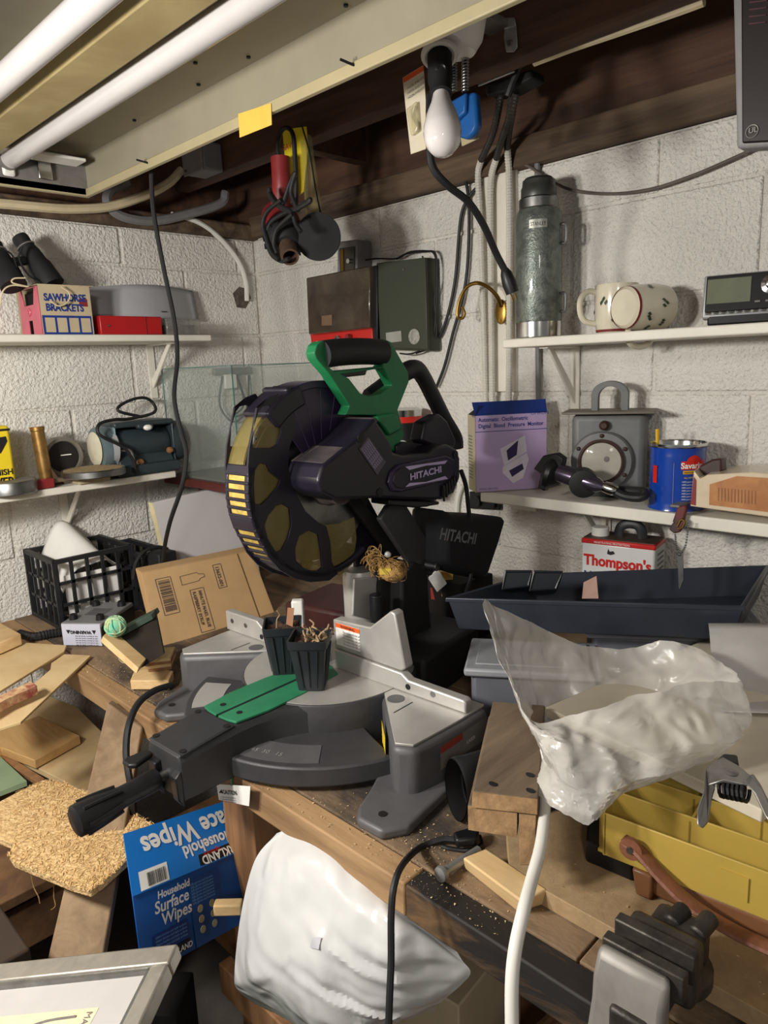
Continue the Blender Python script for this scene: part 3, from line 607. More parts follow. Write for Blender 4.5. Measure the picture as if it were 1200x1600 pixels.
kp('yellow_card', B().prism([(1.26,1.583,2.165),(1.26,1.489,2.15),(1.26,1.486,2.099),(1.26,1.514,2.003),(1.26,1.573,1.985)], (.002, 0, 0)), M_ygc)
kp('yellow_card_lower', B().prism([(1.255,1.56,2.054),(1.255,1.541,2.05),(1.255,1.545,2.02),(1.255,1.56,2.023)], (.001, 0, 0)), M_ygc)
text(sk, 'SAVE', .02, (1.258,1.581,2.114), RW, UP, mat('red_print', (190, 50, 40), .6))
kp('clear_sleeve', B().prism([(1.24,1.488,2.111),(1.24,1.462,2.122),(1.24,1.431,1.926),(1.24,1.486,1.927)], (.012, 0, 0)), mat('clear_plastic', (150, 140, 96), .15, alpha=.35))
kp('wire_hanger', B().tube([(1.235,1.474,2.144),(1.235,1.451,2.075),(1.235,1.435,1.985),(1.235,1.419,1.92)], .002, 6), M_ink)
# bulb with black socket adapter
bz = V((1.063,0.889,2.08))
bu = thing('light_bulb', 'unlit white bulb in a black socket adapter below the ceiling fixture', 'light bulb', bz)
axis = (V((0.998,0.832,1.904)) - bz).normalized(); L_ = (V((0.998,0.832,1.904)) - bz).length
put('bulb', B().lathe([(.013, L_ * .38), (.0145, L_ * .42), (.018, L_ * .5), (.026, L_ * .62), (.0315, L_ * .75), (.032, L_ * .8), (.029, L_ * .9), (.02, L_ * .97), (.006, L_)], (0, 0, 0), axis, 28), mat('bulb_glass', (224, 218, 216), .12, var=.02, coat=.6), bu)
put('socket_adapter', B().lathe([(.018, -.01), (.021, .0), (.0215, L_ * .25), (.019, L_ * .3), (.019, L_ * .4), (.013, L_ * .41)], (0, 0, 0), axis, 24), M_blackm, bu)
fxa, fya, fza = frame(axis); nn = V((-.7, -.7, 0))
put('outlet_face', B().lathe([(.011, 0), (.011, .004), (.007, .006), (.004, .004)], axis * L_ * .18 + nn * .018, nn, 20), M_black, bu)
lh = thing('lamp_holder', 'white porcelain lamp holder on the joist above the bulb', 'lamp holder', (1.16,0.931,2.141))
put('base', B().lathe([(.055, .05), (.058, .04), (.05, .0), (.036, -.02)], (0, 0, 0), (0, 0, 1), 28), M_white, lh)
put('ring', B().ring(bz + V((0, 0, .004)), axis, .0265, .006, 24, 8), M_white, lh, world=True)
put('stem', B().cyl(bz + V((0, 0, .002)), V((1.16,0.931,2.141)), .02, 16), M_white, lh, world=True)
put('bracket', B().box((.07, 0, .06), (.16, .05, .012)), M_dull, lh)
cd = thing('blister_card', 'orange topped hardware blister card hanging left of the bulb', 'card', (1.17,1.043,2.053))
def cp(name, b, m, bev=0, **k): return put(name, b, m, cd, bev, world=True, **k)
cp('card', B().prism([(1.17,1.076,2.124),(1.17,1.021,2.131),(1.17,1.01,1.98),(1.17,1.06,1.979),(1.17,1.07,2.066)], (.0015, 0, 0)), mat('card_paper', (216, 206, 182), .7, var=.05))
cp('orange_band', B().prism([(1.169,1.075,2.123),(1.169,1.02,2.13),(1.169,1.019,2.121),(1.169,1.073,2.114)], (.001, 0, 0)), M_orange)
cp('blister', B().prism([(1.168,1.061,2.061),(1.168,1.032,2.069),(1.168,1.029,2.014),(1.168,1.051,2.009)], (-.008, 0, 0)), mat('blister', (214, 202, 160), .1, alpha=.45), .003)
cp('hook_hardware', B().tube([(1.163,1.039,2.062),(1.163,1.045,2.044),(1.163,1.034,2.026),(1.163,1.038,2.015)], .003, 8), M_steel)
cp('hanging_thread', B().tube([(1.17,1.048,2.125), (1.22, (1.17,1.048,2.125)[1], 2.16), (1.302, (1.17,1.048,2.125)[1], 2.2)], .0006, 5), M_ink)
for k in range(3): text(cd, 'HOOK AND EYE', .0062, V((1.167,1.061,2.098)) + V((0, 0, -.009 * k)), (0, -1, .18), UP, M_ink)
bc = thing('spring_clip', 'blue plastic spring clip with coil springs hanging right of the bulb', 'clip', (1.2,0.951,2.03))
def bp_(name, b, m, bev=0, **k): return put(name, b, m, bc, bev, world=True, **k)
M_blue = mat('blue_plastic', (24, 84, 150), .4, var=.15, sc=20)
bp_('jaw', B().prism([(1.19,0.972,2.058),(1.19,0.932,2.064),(1.19,0.935,2.029),(1.19,0.958,2.021),(1.19,0.971,2.035)], (.02, 0, 0)), M_blue, .004)
bp_('handle', B().prism([(1.2,0.942,2.066),(1.2,0.919,2.064),(1.2,0.915,2.004),(1.2,0.923,1.992),(1.2,0.941,1.985),(1.2,0.963,1.994),(1.2,0.967,2.017),(1.2,0.944,2.033)], (.02, 0, 0)), M_blue, .006)
def coil(a, b_, r, w_, turns):
    a = V(a); b_ = V(b_); x, y, z = frame(b_ - a); n = turns * 10; L = (b_ - a).length
    return B().tube([a + z * L * i / n + (x * math.cos(i * .6283) + y * math.sin(i * .6283)) * r for i in range(n + 1)], w_, 5, 1)
q0 = [(1.19,0.96,2.138),(1.19,0.962,2.072),(1.19,0.932,2.138),(1.19,0.934,2.065)]
bp_('spring', coil(q0[0], q0[1], .006, .0016, 13), M_steel); bp_('spring', coil(q0[2], q0[3], .006, .0016, 14), M_steel)
bp_('rod', B().cyl(q0[0], q0[1], .003, 8).cyl(q0[2], q0[3], .003, 8), M_ink)
bp_('foot_plate', B().prism([(1.23,0.98,2.003),(1.23,0.937,2.009),(1.23,0.934,1.99),(1.23,0.977,1.985)], (.003, 0, 0)), M_cream, .002)
pg = thing('extension_cord', 'thick black cord with a dangling plug hanging below the bulb', 'cord', (1.041,0.897,1.929))
put('cord', B().tube([(1.056,0.908,2.023),(1.042,0.899,1.94),(1.048,0.897,1.901),(1.077,0.888,1.874),(1.132,0.885,1.852),(1.179,0.886,1.816),(1.221,0.889,1.77),(1.245,0.883,1.735)], .0068, 10), M_rub, pg, world=True)
e0 = V((1.245,0.886,1.741)); e1 = V((1.257,0.875,1.694)); ed = (e1 - e0)
put('plug', B().lathe([(.007, 0), (.0115, ed.length * .2), (.0145, ed.length * .6), (.013, ed.length)], e0, ed, 12), M_black, pg, world=True)
for s in (-1, 1): put('prong', B().cyl(e1 + V((0, s * .005, 0)), e1 + ed.normalized() * .016 + V((0, s * .005, 0)), .0016, 6), M_brass, pg, world=True)
sb = thing('strap_bracket', 'bent zinc strap bracket screwed to the ceiling joist', 'bracket', (1.297,0.906,2.175))
put('strap', B().prism([(1.294,0.917,2.194),(1.294,0.89,2.194),(1.294,0.887,2.153),(1.294,0.896,2.147),(1.294,0.914,2.152),(1.294,0.919,2.178)], (.003, 0, 0)), M_zinc, sb, .002, world=True)
put('bent_tab', B().prism([(1.292,0.927,2.216),(1.292,0.893,2.207),(1.292,0.889,2.19),(1.292,0.916,2.192)], (.004, 0, 0)), M_zinc, sb, .002, world=True)
put('screw', B().lathe([(.006, 0), (.006, .004)], (1.293,0.903,2.165), (-1, 0, 0), 10), M_steel, sb, world=True)
solo('cover_plate', B().prism([(1.36,1.036,2.153),(1.36,0.942,2.158),(1.36,0.941,2.14),(1.36,1.033,2.138)], (.004, 0, 0)), M_zinc, 'pale metal strip under the joist beside the conduits', 'metal plate', bev=.001)
solo('conduit_connector', B().prism([(1.42,1.064,2.164),(1.42,0.987,2.16),(1.42,0.939,2.159),(1.42,0.936,2.141),(1.42,0.996,2.132),(1.42,1.056,2.138)], (.05, 0, 0)), M_blackm, 'black metal connector box where the flexible conduits start', 'connector', bev=.004)
solo('dark_cable', B().tube([(1.4,0.985,2.115),(1.4,0.97,2.142),(1.4,0.949,2.167),(1.4,0.923,2.177),(1.4,0.895,2.177)], .008, 8), M_rub, 'black cable bending over the conduit connector', 'cable')
solo('cable_run', B().tube([(1.36,0.892,2.144),(1.36,0.799,2.144),(1.36,0.695,2.141),(1.36,0.599,2.139),(1.36,0.558,2.139)], .0085, 8), M_creamc, 'cream cable clipped along the ceiling joist at upper right', 'cable')

# ---------------------------------------------------------------- right wall: conduits, cables, hook
def ridged(P, r, pitch):
    P = catmull(P, 10); L = [0]
    for i in range(1, len(P)): L.append(L[-1] + (P[i] - P[i - 1]).length)
    n = int(L[-1] / pitch * 2); Q = []; j = 0
    for k in range(n + 1):
        s = L[-1] * k / n
        while j < len(L) - 2 and L[j + 1] < s: j += 1
        Q.append(P[j].lerp(P[j + 1], (s - L[j]) / max(1e-9, L[j + 1] - L[j])))
    b = B(); R = []; px = V((1, 0, 0))
    for i, p in enumerate(Q):
        t = (Q[min(i + 1, n)] - Q[max(i - 1, 0)]).normalized(); px = (px - t * px.dot(t)).normalized(); py = t.cross(px); rr = r * (1 if i % 2 else .84)
        R.append([p + (px * math.cos(2 * PI * a / 9) + py * math.sin(2 * PI * a / 9)) * rr for a in range(9)])
    return b.loft(R)
M_flex = mat('painted_flex', (206, 202, 192), .5, var=.06)
M_flexd = mat('flex_steel', (74, 70, 68), .45, .6, var=.2)
for up_, lo_, lab in (([(1.44,1.03,2.142),(1.46,1.057,2.1),(1.5,1.102,2.077),(1.55,1.17,2.051)], [(1.55,1.17,2.051),(1.573,1.198,2.023),(1.573,1.194,1.922),(1.573,1.189,1.749),(1.573,1.185,1.57),(1.573,1.183,1.436)], 'leftmost painted flexible conduit on the right wall beside the thermos'),
                      ([(1.44,1.001,2.134),(1.46,1.024,2.092),(1.5,1.07,2.07),(1.55,1.125,2.044)], [(1.55,1.125,2.044),(1.573,1.158,2.007),(1.573,1.162,1.917),(1.573,1.162,1.746),(1.573,1.162,1.569),(1.573,1.162,1.436)], 'middle painted flexible conduit on the right wall beside the thermos'),
                      ([(1.44,0.991,2.131),(1.46,1.016,2.097),(1.5,1.052,2.08),(1.55,1.092,2.06)], [(1.55,1.092,2.06),(1.573,1.104,2.011),(1.573,1.103,1.908),(1.573,1.105,1.741),(1.573,1.106,1.567),(1.573,1.109,1.437)], 'painted flexible conduit running just left of the thermos')):
    t = thing('flexible_conduit', lab, 'conduit', lo_[-1], group='flexible conduits beside the thermos')
    put('bare_section', ridged(up_, .0085, .007), M_flexd, t, world=True)
    put('painted_section', ridged(lo_, .0088, .007), M_flex, t, world=True)
solo('pipe', B().tube([(1.59,1.035,2.05),(1.59,1.033,1.913),(1.59,1.031,1.564),(1.59,1.028,1.436)], .007, 8, 2), M_greyp, 'thin grey pipe on the wall behind the thermos', 'pipe')
cord('cable', [(1.588,1.2,2.008),(1.588,1.235,1.986),(1.588,1.263,1.951),(1.588,1.276,1.889),(1.588,1.289,1.793),(1.588,1.312,1.712),(1.588,1.344,1.645),(1.588,1.378,1.616)], .0042, M_rub, 'black cable dropping to the green box on the right wall', 'cable')
cord('cable', [(1.586,1.259,2.057),(1.586,1.242,1.994),(1.586,1.239,1.916),(1.586,1.248,1.805),(1.586,1.267,1.725),(1.586,1.301,1.643),(1.586,1.333,1.557),(1.586,1.366,1.496)], .0042, M_rub, 'black cable dropping behind the saw handle on the right wall', 'cable')
cord('cable', [(1.582,1.09,2.039),(1.582,1.046,2.012),(1.582,0.993,1.973),(1.582,0.925,1.937),(1.582,0.83,1.914),(1.582,0.742,1.908),(1.582,0.66,1.917),(1.582,0.586,1.932),(1.582,0.528,1.947),(1.582,0.422,1.983),(1.582,0.3,2.001)], .0034, mat('grey_cable', (96, 88, 80), .6), 'thin cable sagging along the right wall from conduit to dark panel', 'cable')
hk = thing('brass_hook', 'curved brass hook with an oval wall plate beside the conduits', 'hook', (1.58,1.136,1.686))
pp = V((1.566,1.126,1.684))
hpz = B(); hpz.loft([[pp + V((dx, .0165 * k_ * math.cos(a * PI / 10), .031 * k_ * math.sin(a * PI / 10))) for a in range(20)] for dx, k_ in ((.004, 1), (-.002, 1), (-.004, .8))]); put('wall_plate', hpz, M_brass, hk, world=True)
put('arm', B().tube([(1.56,1.121,1.698),(1.54,1.12,1.722),(1.52,1.133,1.744),(1.5,1.151,1.754),(1.5,1.181,1.748),(1.5,1.203,1.724),(1.5,1.214,1.692),(1.5,1.212,1.676),(1.5,1.198,1.673),(1.5,1.191,1.685),(1.5,1.199,1.7)], [.0055, .0035], 10), M_brass, hk, world=True)
for s in (-1, 1): put('screw', B().lathe([(.004, 0), (.004, .002)], pp + V((-.004, 0, s * .021)), (-1, 0, 0), 10), M_brass, hk, world=True)

# ---------------------------------------------------------------- right wall: electric boxes
tm = thing('timer_box', 'small grey metal control box on the right wall above the smoked cover', 'control box', (1.57,1.661,1.889))
put('hood', B().prism([(1.535,1.699,1.932),(1.535,1.615,1.927),(1.535,1.613,1.913),(1.535,1.619,1.836),(1.535,1.707,1.837)], (.06, 0, 0)), M_greyp, tm, .003, world=True)
put('glass_face', B().prism([(1.533,1.687,1.912),(1.533,1.622,1.908),(1.533,1.627,1.842),(1.533,1.69,1.842)], (-.002, 0, 0)), mat('dark_glass', (60, 54, 48), .15), tm, world=True)
put('brass_bar', B().prism([(1.53,1.678,1.907),(1.53,1.667,1.907),(1.53,1.669,1.843),(1.53,1.68,1.843)], (-.003, 0, 0)), M_brass, tm, world=True)
put('switch_knob', B().lathe([(.007, 0), (.007, .01)], (1.53,1.641,1.869), (-1, 0, 0), 12), M_chrome, tm, world=True)
al = thing('alarm_box', 'red based wall box with a smoked transparent cover', 'control box', (1.57,1.746,1.65))
put('red_base', B().prism([(1.545,1.865,1.676),(1.545,1.577,1.678),(1.545,1.575,1.62),(1.545,1.858,1.613)], (.05, 0, 0)), mat('red_paint', (204, 44, 38), .45, var=.06), al, .003, world=True)
put('smoked_cover', B().prism([(1.515,1.832,1.842),(1.515,1.546,1.844),(1.515,1.554,1.672),(1.515,1.836,1.669)], (.08, 0, 0)), mat('smoked_plastic', (58, 48, 40), .22, c2=(86, 74, 60), sc=9, coat=.3), al, .004, world=True)
put('cover_label', B().prism([(1.514,1.764,1.721),(1.514,1.716,1.721),(1.514,1.718,1.69),(1.514,1.767,1.692)], (-.001, 0, 0)), mat('tan_label', (120, 96, 74), .6), al, world=True)
put('side_post', B().prism([(1.53,1.553,1.844),(1.53,1.53,1.845),(1.53,1.541,1.62),(1.53,1.559,1.62)], (.06, 0, 0)), M_black, al, .002, world=True)
kb = V((1.54,1.721,1.648))
put('key_lock', B().lathe([(.011, 0), (.011, .008), (.007, .009)], kb, (-1, 0, 0), 18), M_chrome, al, world=True)
put('knob', B().lathe([(.008, 0), (.008, .014)], (1.54,1.668,1.653), (-1, 0, 0), 14), M_redp, al, world=True)
put('print', B().prism([(1.544,1.831,1.648),(1.544,1.781,1.65),(1.544,1.782,1.638),(1.544,1.829,1.636)], (-.001, 0, 0)), M_paper, al, world=True)
gb = thing('electric_panel', 'dark green metal box with a round silver sticker on the right wall', 'control box', (1.57,1.465,1.724))
M_grn = mat('dark_green_paint', (58, 62, 50), .5, var=.06, sc=8)
put('door', B().prism([(1.535,1.537,1.851),(1.535,1.351,1.843),(1.535,1.351,1.601),(1.535,1.535,1.615)], (.012, 0, 0)), M_grn, gb, .002, world=True)
put('case', B().prism([(1.548,1.55,1.852),(1.548,1.353,1.844),(1.548,1.353,1.597),(1.548,1.549,1.61)], (.045, 0, 0)), M_grn, gb, .003, world=True)
put('label', B().prism([(1.534,1.508,1.655),(1.534,1.447,1.657),(1.534,1.446,1.628),(1.534,1.507,1.626)], (-.001, 0, 0)), mat('silver_label', (150, 150, 142), .4), gb, world=True)
put('round_sticker', B().lathe([(.021, 0), (.021, .001)], (1.534,1.398,1.638), (-1, 0, 0), 28), mat('silver_round', (176, 174, 166), .4, c2=(120, 120, 112), sc=90), gb, world=True)
put('screw', B().lathe([(.003, 0), (.003, .002)], (1.534,1.429,1.821), (-1, 0, 0), 8), M_steel, gb, world=True)
for P, lab in zip(([(1.57,1.659,1.871),(1.57,1.579,1.871),(1.57,1.489,1.86),(1.57,1.438,1.871),(1.57,1.372,1.865),(1.57,1.342,1.851),(1.57,1.34,1.781),(1.57,1.35,1.68),(1.57,1.359,1.629),(1.57,1.382,1.604),(1.57,1.426,1.593)], [(1.572,1.491,1.859),(1.572,1.455,1.868),(1.572,1.392,1.866),(1.572,1.351,1.856),(1.572,1.339,1.798),(1.572,1.353,1.732),(1.572,1.349,1.646),(1.572,1.374,1.603)], [(1.56,1.382,1.852),(1.56,1.361,1.783),(1.56,1.369,1.716),(1.56,1.369,1.647),(1.56,1.397,1.604),(1.56,1.442,1.592),(1.56,1.48,1.595)]), ('thin dark wire running from the grey control box round the green box', 'thin dark wire looping along the right side of the green box', 'thin dark wire crossing the front corner of the green box')):
    cord('wire', P, .0024, M_ink, lab, 'wire', group='wires round the green electric box', seg=6)

# ---------------------------------------------------------------- dark panel at upper right
dp = thing('hanging_panel', 'dark maroon panel in a grey frame hanging at upper right', 'display', (1.05,0.356,1.911))  # dark framed panel of unknown use
put('frame', B().prism([(1.05,0.398,2.04),(1.05,0.18,2.013),(1.05,0.159,1.781),(1.05,0.381,1.819)], (.03, 0, 0)), M_greyp, dp, .004, world=True)
put('glass', B().prism([(1.046,0.386,2.035),(1.046,0.186,2.01),(1.046,0.167,1.788),(1.046,0.373,1.823)], (.006, 0, 0)), mat('maroon_panel', (22, 8, 12), .35, var=.1), dp, .002, world=True)
put('mark_ring', B().ring((1.045,0.361,1.834), (-1, 0, 0), .0075, .0007, 24, 5), M_dull, dp, world=True)
text(dp, 'UL', .009, (1.044,0.365,1.832), RW, UP, M_dull)
put('hanger', B().cyl((1.06,0.374,2.034), V((1.06,0.374,2.034)) + V((0, 0, .35)), .004, 6), M_dull, dp, world=True)
for k in range(4): put('vent_line', B().prism([V(p) + V((0, 0, -.008 * k)) for p in [(1.045,0.372,1.985),(1.045,0.352,1.98),(1.045,0.352,1.979),(1.045,0.372,1.983)]], (-.001, 0, 0)), mat('dim_red', (60, 22, 26), .5) if k == 0 else bpy.data.materials['dim_red'], dp, world=True)


def P3(p, z): return (p[0], p[1], z)
# ---------------------------------------------------------------- upper right shelf: thermos, mugs, radio
M_ham = mat('hammered_green', (122, 127, 119), .35, .4, c2=(80, 86, 82), sc=45, bump=.3, bsc=220, coat=.3)
tz = 1.611
th = thing('thermos', 'tall hammered grey green steel thermos on the upper right shelf', 'thermos', P3((1.5,0.972,1.621), 1.6105))
thb = put('body', B().lathe([(.0525, .036), (.0535, .04), (.0535, .262), (.051, .275), (.046, .284)], seg=40), M_ham, th)
put('chrome_base', B().lathe([(.051, 0), (.0535, .003), (.0535, .036), (.0525, .037)], seg=40), M_chrome, th)
put('collar', B().lathe([(.046, .284), (.0445, .286), (.0445, .306), (.042, .309)], seg=36), M_steel, th)
put('cup', B().lathe([(.039, .308), (.040, .312), (.0395, .33), (.037, .334), (.036, .346), (.03, .352), (.012, .354)], seg=36), mat('worn_cup', (74, 76, 72), .4, .5, var=.2, sc=40), th)
ang0 = math.radians(212)
badge = B().sheet(lambda u, v: V(((.0542) * math.cos(ang0 + (u - .5) * .75), (.0542) * math.sin(ang0 + (u - .5) * .75), .238 + v * .018)), 8, 1)
put('badge', badge, mat('badge_silver', (168, 168, 160), .35, .6), thb)
bt = B()
dmy = text(thb, 'STANLEY', .0115, (0, 0, 0), (1, 0, 0), (0, 1, 0), M_ink, world=False)
xs_ = [v.co.x for v in dmy.data.vertices]; xm = max(xs_)
for v in dmy.data.vertices:
    a_ = ang0 + (v.co.x / xm - .5) * .62; z_ = .2425 + v.co.y; v.co = (.0547 * math.cos(a_), .0547 * math.sin(a_), z_)
for z in (.225, .075):
    t_ = math.radians(-75)
    put('handle_clip', B().tube([V((.052 * math.cos(t_), .052 * math.sin(t_), z + .022)), V((.062 * math.cos(t_), .062 * math.sin(t_), z + .02)), V((.062 * math.cos(t_), .062 * math.sin(t_), z - .015)), V((.053 * math.cos(t_), .053 * math.sin(t_), z - .018))], .0035, 8), M_steel, thb)
M_mug = mat('mug_glaze', (214, 206, 184), .18, var=.03, coat=.5)
M_leaf = mat('leaf_print', (54, 70, 48), .3, var=.3, sc=200)
M_rim = mat('mug_rim_print', (120, 40, 46), .3)
MP = [(.0, .004), (.036, .0), (.042, .006), (.046, .03), (.047, .09), (.0455, .104), (.043, .104), (.0435, .09), (.042, .03), (.034, .01), (0.001, .008)]
def mug(label, loc, rot, hang):
    t = thing('mug', label, 'mug', loc, rot=rot, group='mugs on the upper right shelf')
    put('cup', B().lathe(MP, seg=36, cap=False), M_mug, t)
    ca, sa = math.cos(hang), math.sin(hang)
    put('handle', B().tube([V((ca * r, sa * r, z)) for r, z in ((.042, .088), (.062, .092), (.078, .078), (.08, .052), (.07, .03), (.044, .022))], .0065, 10), M_mug, t)
    put('rim_band', B().lathe([(.0422, .004), (.0432, .009)], seg=36, cap=False), M_rim, t)
    rn = random.Random(5)
    for k in range(12):
        a = rn.uniform(0, 6.28); z = rn.uniform(.03, .085)
        for j in range(3):
            aa = a + (j - 1) * .12; zz = z + rn.uniform(-.004, .004)
            put('leaf_print', B().add([V((.0476 * math.cos(aa + dx), .0476 * math.sin(aa + dx), zz + dz)) for dx, dz in ((-.09, 0), (-.03, -.006), (.09, .001), (.03, .006))], [(0, 1, 2, 3)]), M_leaf, t)
    return t
mug('cream mug with green leaf print standing upright behind the tipped one', P3((1.53,0.792,1.623), 1.6105), (0, 0, 0), math.radians(135))
mug('cream mug with green leaf print lying on its side', P3((1.44,0.73,1.659), 1.6585), (math.radians(90), 0, math.radians(70)), math.radians(-80))
rd = thing('satellite_radio', 'silver and black radio with a grey display on the upper right shelf', 'radio', P3((1.47,0.503,1.616), 1.611), math.radians(-76))
tilt = Matrix.Rotation(math.radians(-10), 3, 'X')
def rp_(name, c, s, m, bev=0, par=None): return put(name, B().box(tilt @ V(c) + V((0, 0, .02)), s, rot=tilt), m, par or rd, bev)
put('cradle', B().box((.01, .03, .012), (.15, .05, .024)), M_black, rd, .004)
rp_('case', (0.01, .016, .036), (.17, .022, .082), mat('silver_plastic', (176, 176, 178), .35, .4), .004)
rdf = rp_('face', (0.01, .004, .04), (.16, .004, .068), M_black, .003)
rp_('display', (-.03, .0015, .044), (.075, .002, .046), mat('lcd', (112, 116, 98), .2), par=rdf)
put('knob', B().lathe([(.018, 0), (.018, .004), (.011, .006), (.009, .016), (.004, .018)], tilt @ V((.042, .002, .05)) + V((0, 0, .02)), tilt @ V((0, -1, 0)), 24), M_chrome, rdf)
for k in range(12): rp_('button', (-.064 + k * .0135, .002, .004), (.010, .004, .005), M_chrome, .002, rdf)
for k in range(3): rp_('small_button', (.02 + k * .018, .001, .02), (.01, .003, .004), M_dull, .001, rdf)

# ---------------------------------------------------------------- lower right shelf
# blood pressure monitor box
M_lilac = mat('lilac_face', (214, 182, 226), .45, c2=(194, 174, 218), sc=4)  # box front mottled between two lilac tones
M_navy = mat('navy_print', (24, 52, 128), .5, var=.08)
M_cmb = mat('cream_board', (206, 198, 168), .6, var=.04)
p0 = V((1.395, 1.082, 1.246)); fd = V((.80, -.6, 0)).normalized(); bd_ = V((.6, .8, 0)).normalized(); Wb, Db, Hb = .182, .068, .188
bx_ = thing('monitor_box', 'lilac cardboard box of a digital blood pressure monitor with open blue lid', 'box', p0)
def wall4(a, b, h, t=.0015): n = (b - a).normalized().cross(V((0, 0, 1))); return B().hexa([a, b, b - n * t, a - n * t, a + V((0, 0, h)), b + V((0, 0, h)), b - n * t + V((0, 0, h)), a - n * t + V((0, 0, h))])
bxf = put('front', wall4(p0, p0 + fd * Wb, Hb), M_lilac, bx_, world=True)
put('side', wall4(p0 + bd_ * Db, p0, Hb), M_cmb, bx_, world=True)
put('side', wall4(p0 + fd * Wb, p0 + fd * Wb + bd_ * Db, Hb), M_cmb, bx_, world=True)
put('back', wall4(p0 + fd * Wb + bd_ * Db, p0 + bd_ * Db, Hb), M_cmb, bx_, world=True)
put('bottom', B().hexa([p0, p0 + fd * Wb, p0 + fd * Wb + bd_ * Db, p0 + bd_ * Db] + [p + V((0, 0, .002)) for p in (p0, p0 + fd * Wb, p0 + fd * Wb + bd_ * Db, p0 + bd_ * Db)]), M_cmb, bx_, world=True)
ht = V((0, 0, Hb))
fl = put('lid_flap', B().hexa([p0 + ht, p0 + ht + fd * Wb, p0 + ht + fd * Wb + V((.002, .001, 0)), p0 + ht + V((.002, .001, 0)), p0 + ht - fd * .004 + bd_ * .012 + V((0, 0, .032)), p0 + ht + fd * Wb + bd_ * .012 + V((0, 0, .032)), p0 + ht + fd * Wb + bd_ * .014 + V((0, 0, .032)), p0 + ht + bd_ * .014 + V((0, 0, .032))]), M_navy, bx_, world=True)
put('side_flap', B().hexa([p0 + ht, p0 + ht + bd_ * Db, p0 + ht + bd_ * Db + fd * .001, p0 + ht + fd * .001, p0 + ht + fd * .012 + V((0, 0, .026)), p0 + ht + bd_ * Db + fd * .012 + V((0, 0, .003)), p0 + ht + bd_ * Db + fd * .013 + V((0, 0, .003)), p0 + ht + fd * .013 + V((0, 0, .026))]), M_blackm, bx_, world=True)
Fq = lambda x0, y0, x1, y1: q(p0, fd, UP, x0, y0, x1, y1)
text(bxf, 'Automatic  Oscillometric', .0135, p0 + fd * .008 + V((0, 0, .173)), fd, UP, M_navy, bold=.0003, sx=.9)
text(bxf, 'Digital  Blood  Pressure  Monitor', .0135, p0 + fd * .008 + V((0, 0, .158)), fd, UP, M_navy, bold=.0003, sx=.9)
text(bxf, 'OMRON', .012, p0 + fd * .14 + V((0, 0, .184)), fd, UP, M_navy)
text(bxf, 'MODEL HEM-704C', .006, p0 + fd * .008 + V((0, 0, .006)), fd, UP, M_navy)
patch(bxf, Fq(0, .148, Wb, .1495), M_navy, 'rule')
M_dev = mat('device_print', (238, 228, 244), .45); M_dev2 = mat('device_dark', (60, 44, 92), .45)
patch(bxf, [p0 + fd * x + V((0, 0, z)) for x, z in ((.062, .105), (.125, .135), (.13, .095), (.072, .062))], M_dev, 'printed_lid')
patch(bxf, [p0 + fd * x + V((0, 0, z)) for x, z in ((.078, .1), (.108, .124), (.104, .088), (.082, .075))], M_dev2, 'printed_cuff', .0007)
patch(bxf, [p0 + fd * x + V((0, 0, z)) for x, z in ((.068, .06), (.13, .092), (.135, .075), (.12, .03), (.095, .018), (.068, .045))], M_dev, 'printed_base', .0007)
patch(bxf, [p0 + fd * x + V((0, 0, z)) for x, z in ((.084, .05), (.118, .066), (.122, .052), (.092, .034))], M_dev2, 'printed_display', .001)
sd = -bd_
text(bxf, 'OMRON', .008, p0 + bd_ * .03 + V((0, 0, .184)), sd, UP, M_navy)
for k in range(14): patch(bxf, q(p0 + bd_ * Db, sd, UP, .006, .135 - k * .008, .042, .1375 - k * .008), M_greyp, 'fine_print')
# railroad lantern
M_lan = mat('lantern_grey', (110, 110, 110), .55, .2, var=.12, sc=9, bump=.1)
M_rust = mat('rusty_dark', (70, 52, 46), .6, .4, var=.3, sc=30)
ln = thing('battery_lantern', 'old grey metal battery lantern with a round lens on the lower right shelf', 'lantern', P3((1.485,0.783,1.287), 1.246), math.radians(-68))
put('body', B().box((.0, .052, .096), (.162, .076, .19)), M_lan, ln, .016, seg=3)
put('lid', B().box((0.0, .045, .194), (.2, .115, .006)), mat('lantern_lid', (122, 116, 106), .6, .2, var=.15, sc=12), ln, .003)
hb = B(); R2 = []
for k in range(13):
    a = PI * k / 12; R2.append((-.036 * math.cos(a), .175 + .034 + .03 * math.sin(a) if 0 < k < 12 else .175))
R2 = [(-.04, .196)] + [(-.04 * math.cos(PI * k / 12), .232 + .03 * math.sin(PI * k / 12)) for k in range(13)] + [(.04, .196)]
put('carry_handle', hb.loft([[(x, .03, z), (x, .06, z), (x * .62, .06, .196 + (z - .196) * .82), (x * .62, .03, .196 + (z - .196) * .82)] for x, z in R2]), M_lan, ln, .001)
lnb = put('bezel_ring', B().lathe([(.066, 0), (.068, .006), (.064, .012), (.05, .014), (.044, .014)], (-.012, 0.012, .085), (0, -1, 0), 44), M_lan, ln)
put('lens_ring', B().lathe([(.05, .012), (.051, .018), (.046, .021), (.043, .018)], (-.012, 0.012, .085), (0, -1, 0), 44, cap=False), M_rust, lnb)
put('reflector', B().lathe([(.046, .016), (.03, .008), (.008, .002), (.001, .001)], (-.012, .012, .085), (0, -1, 0), 36), mat('lens_silver', (206, 200, 184), .2, .75, var=.15, sc=20), ln)
put('lens_bulb', B().ball((-.0, -.0, .091), .008), M_rust, ln)
put('lens_glass', B().lathe([(.045, .017), (.03, .022), (.012, .024), (.002, .0245)], (-.012, .012, .085), (0, -1, 0), 36), mat('lens_glass', (220, 216, 206), .05, alpha=.22), ln)
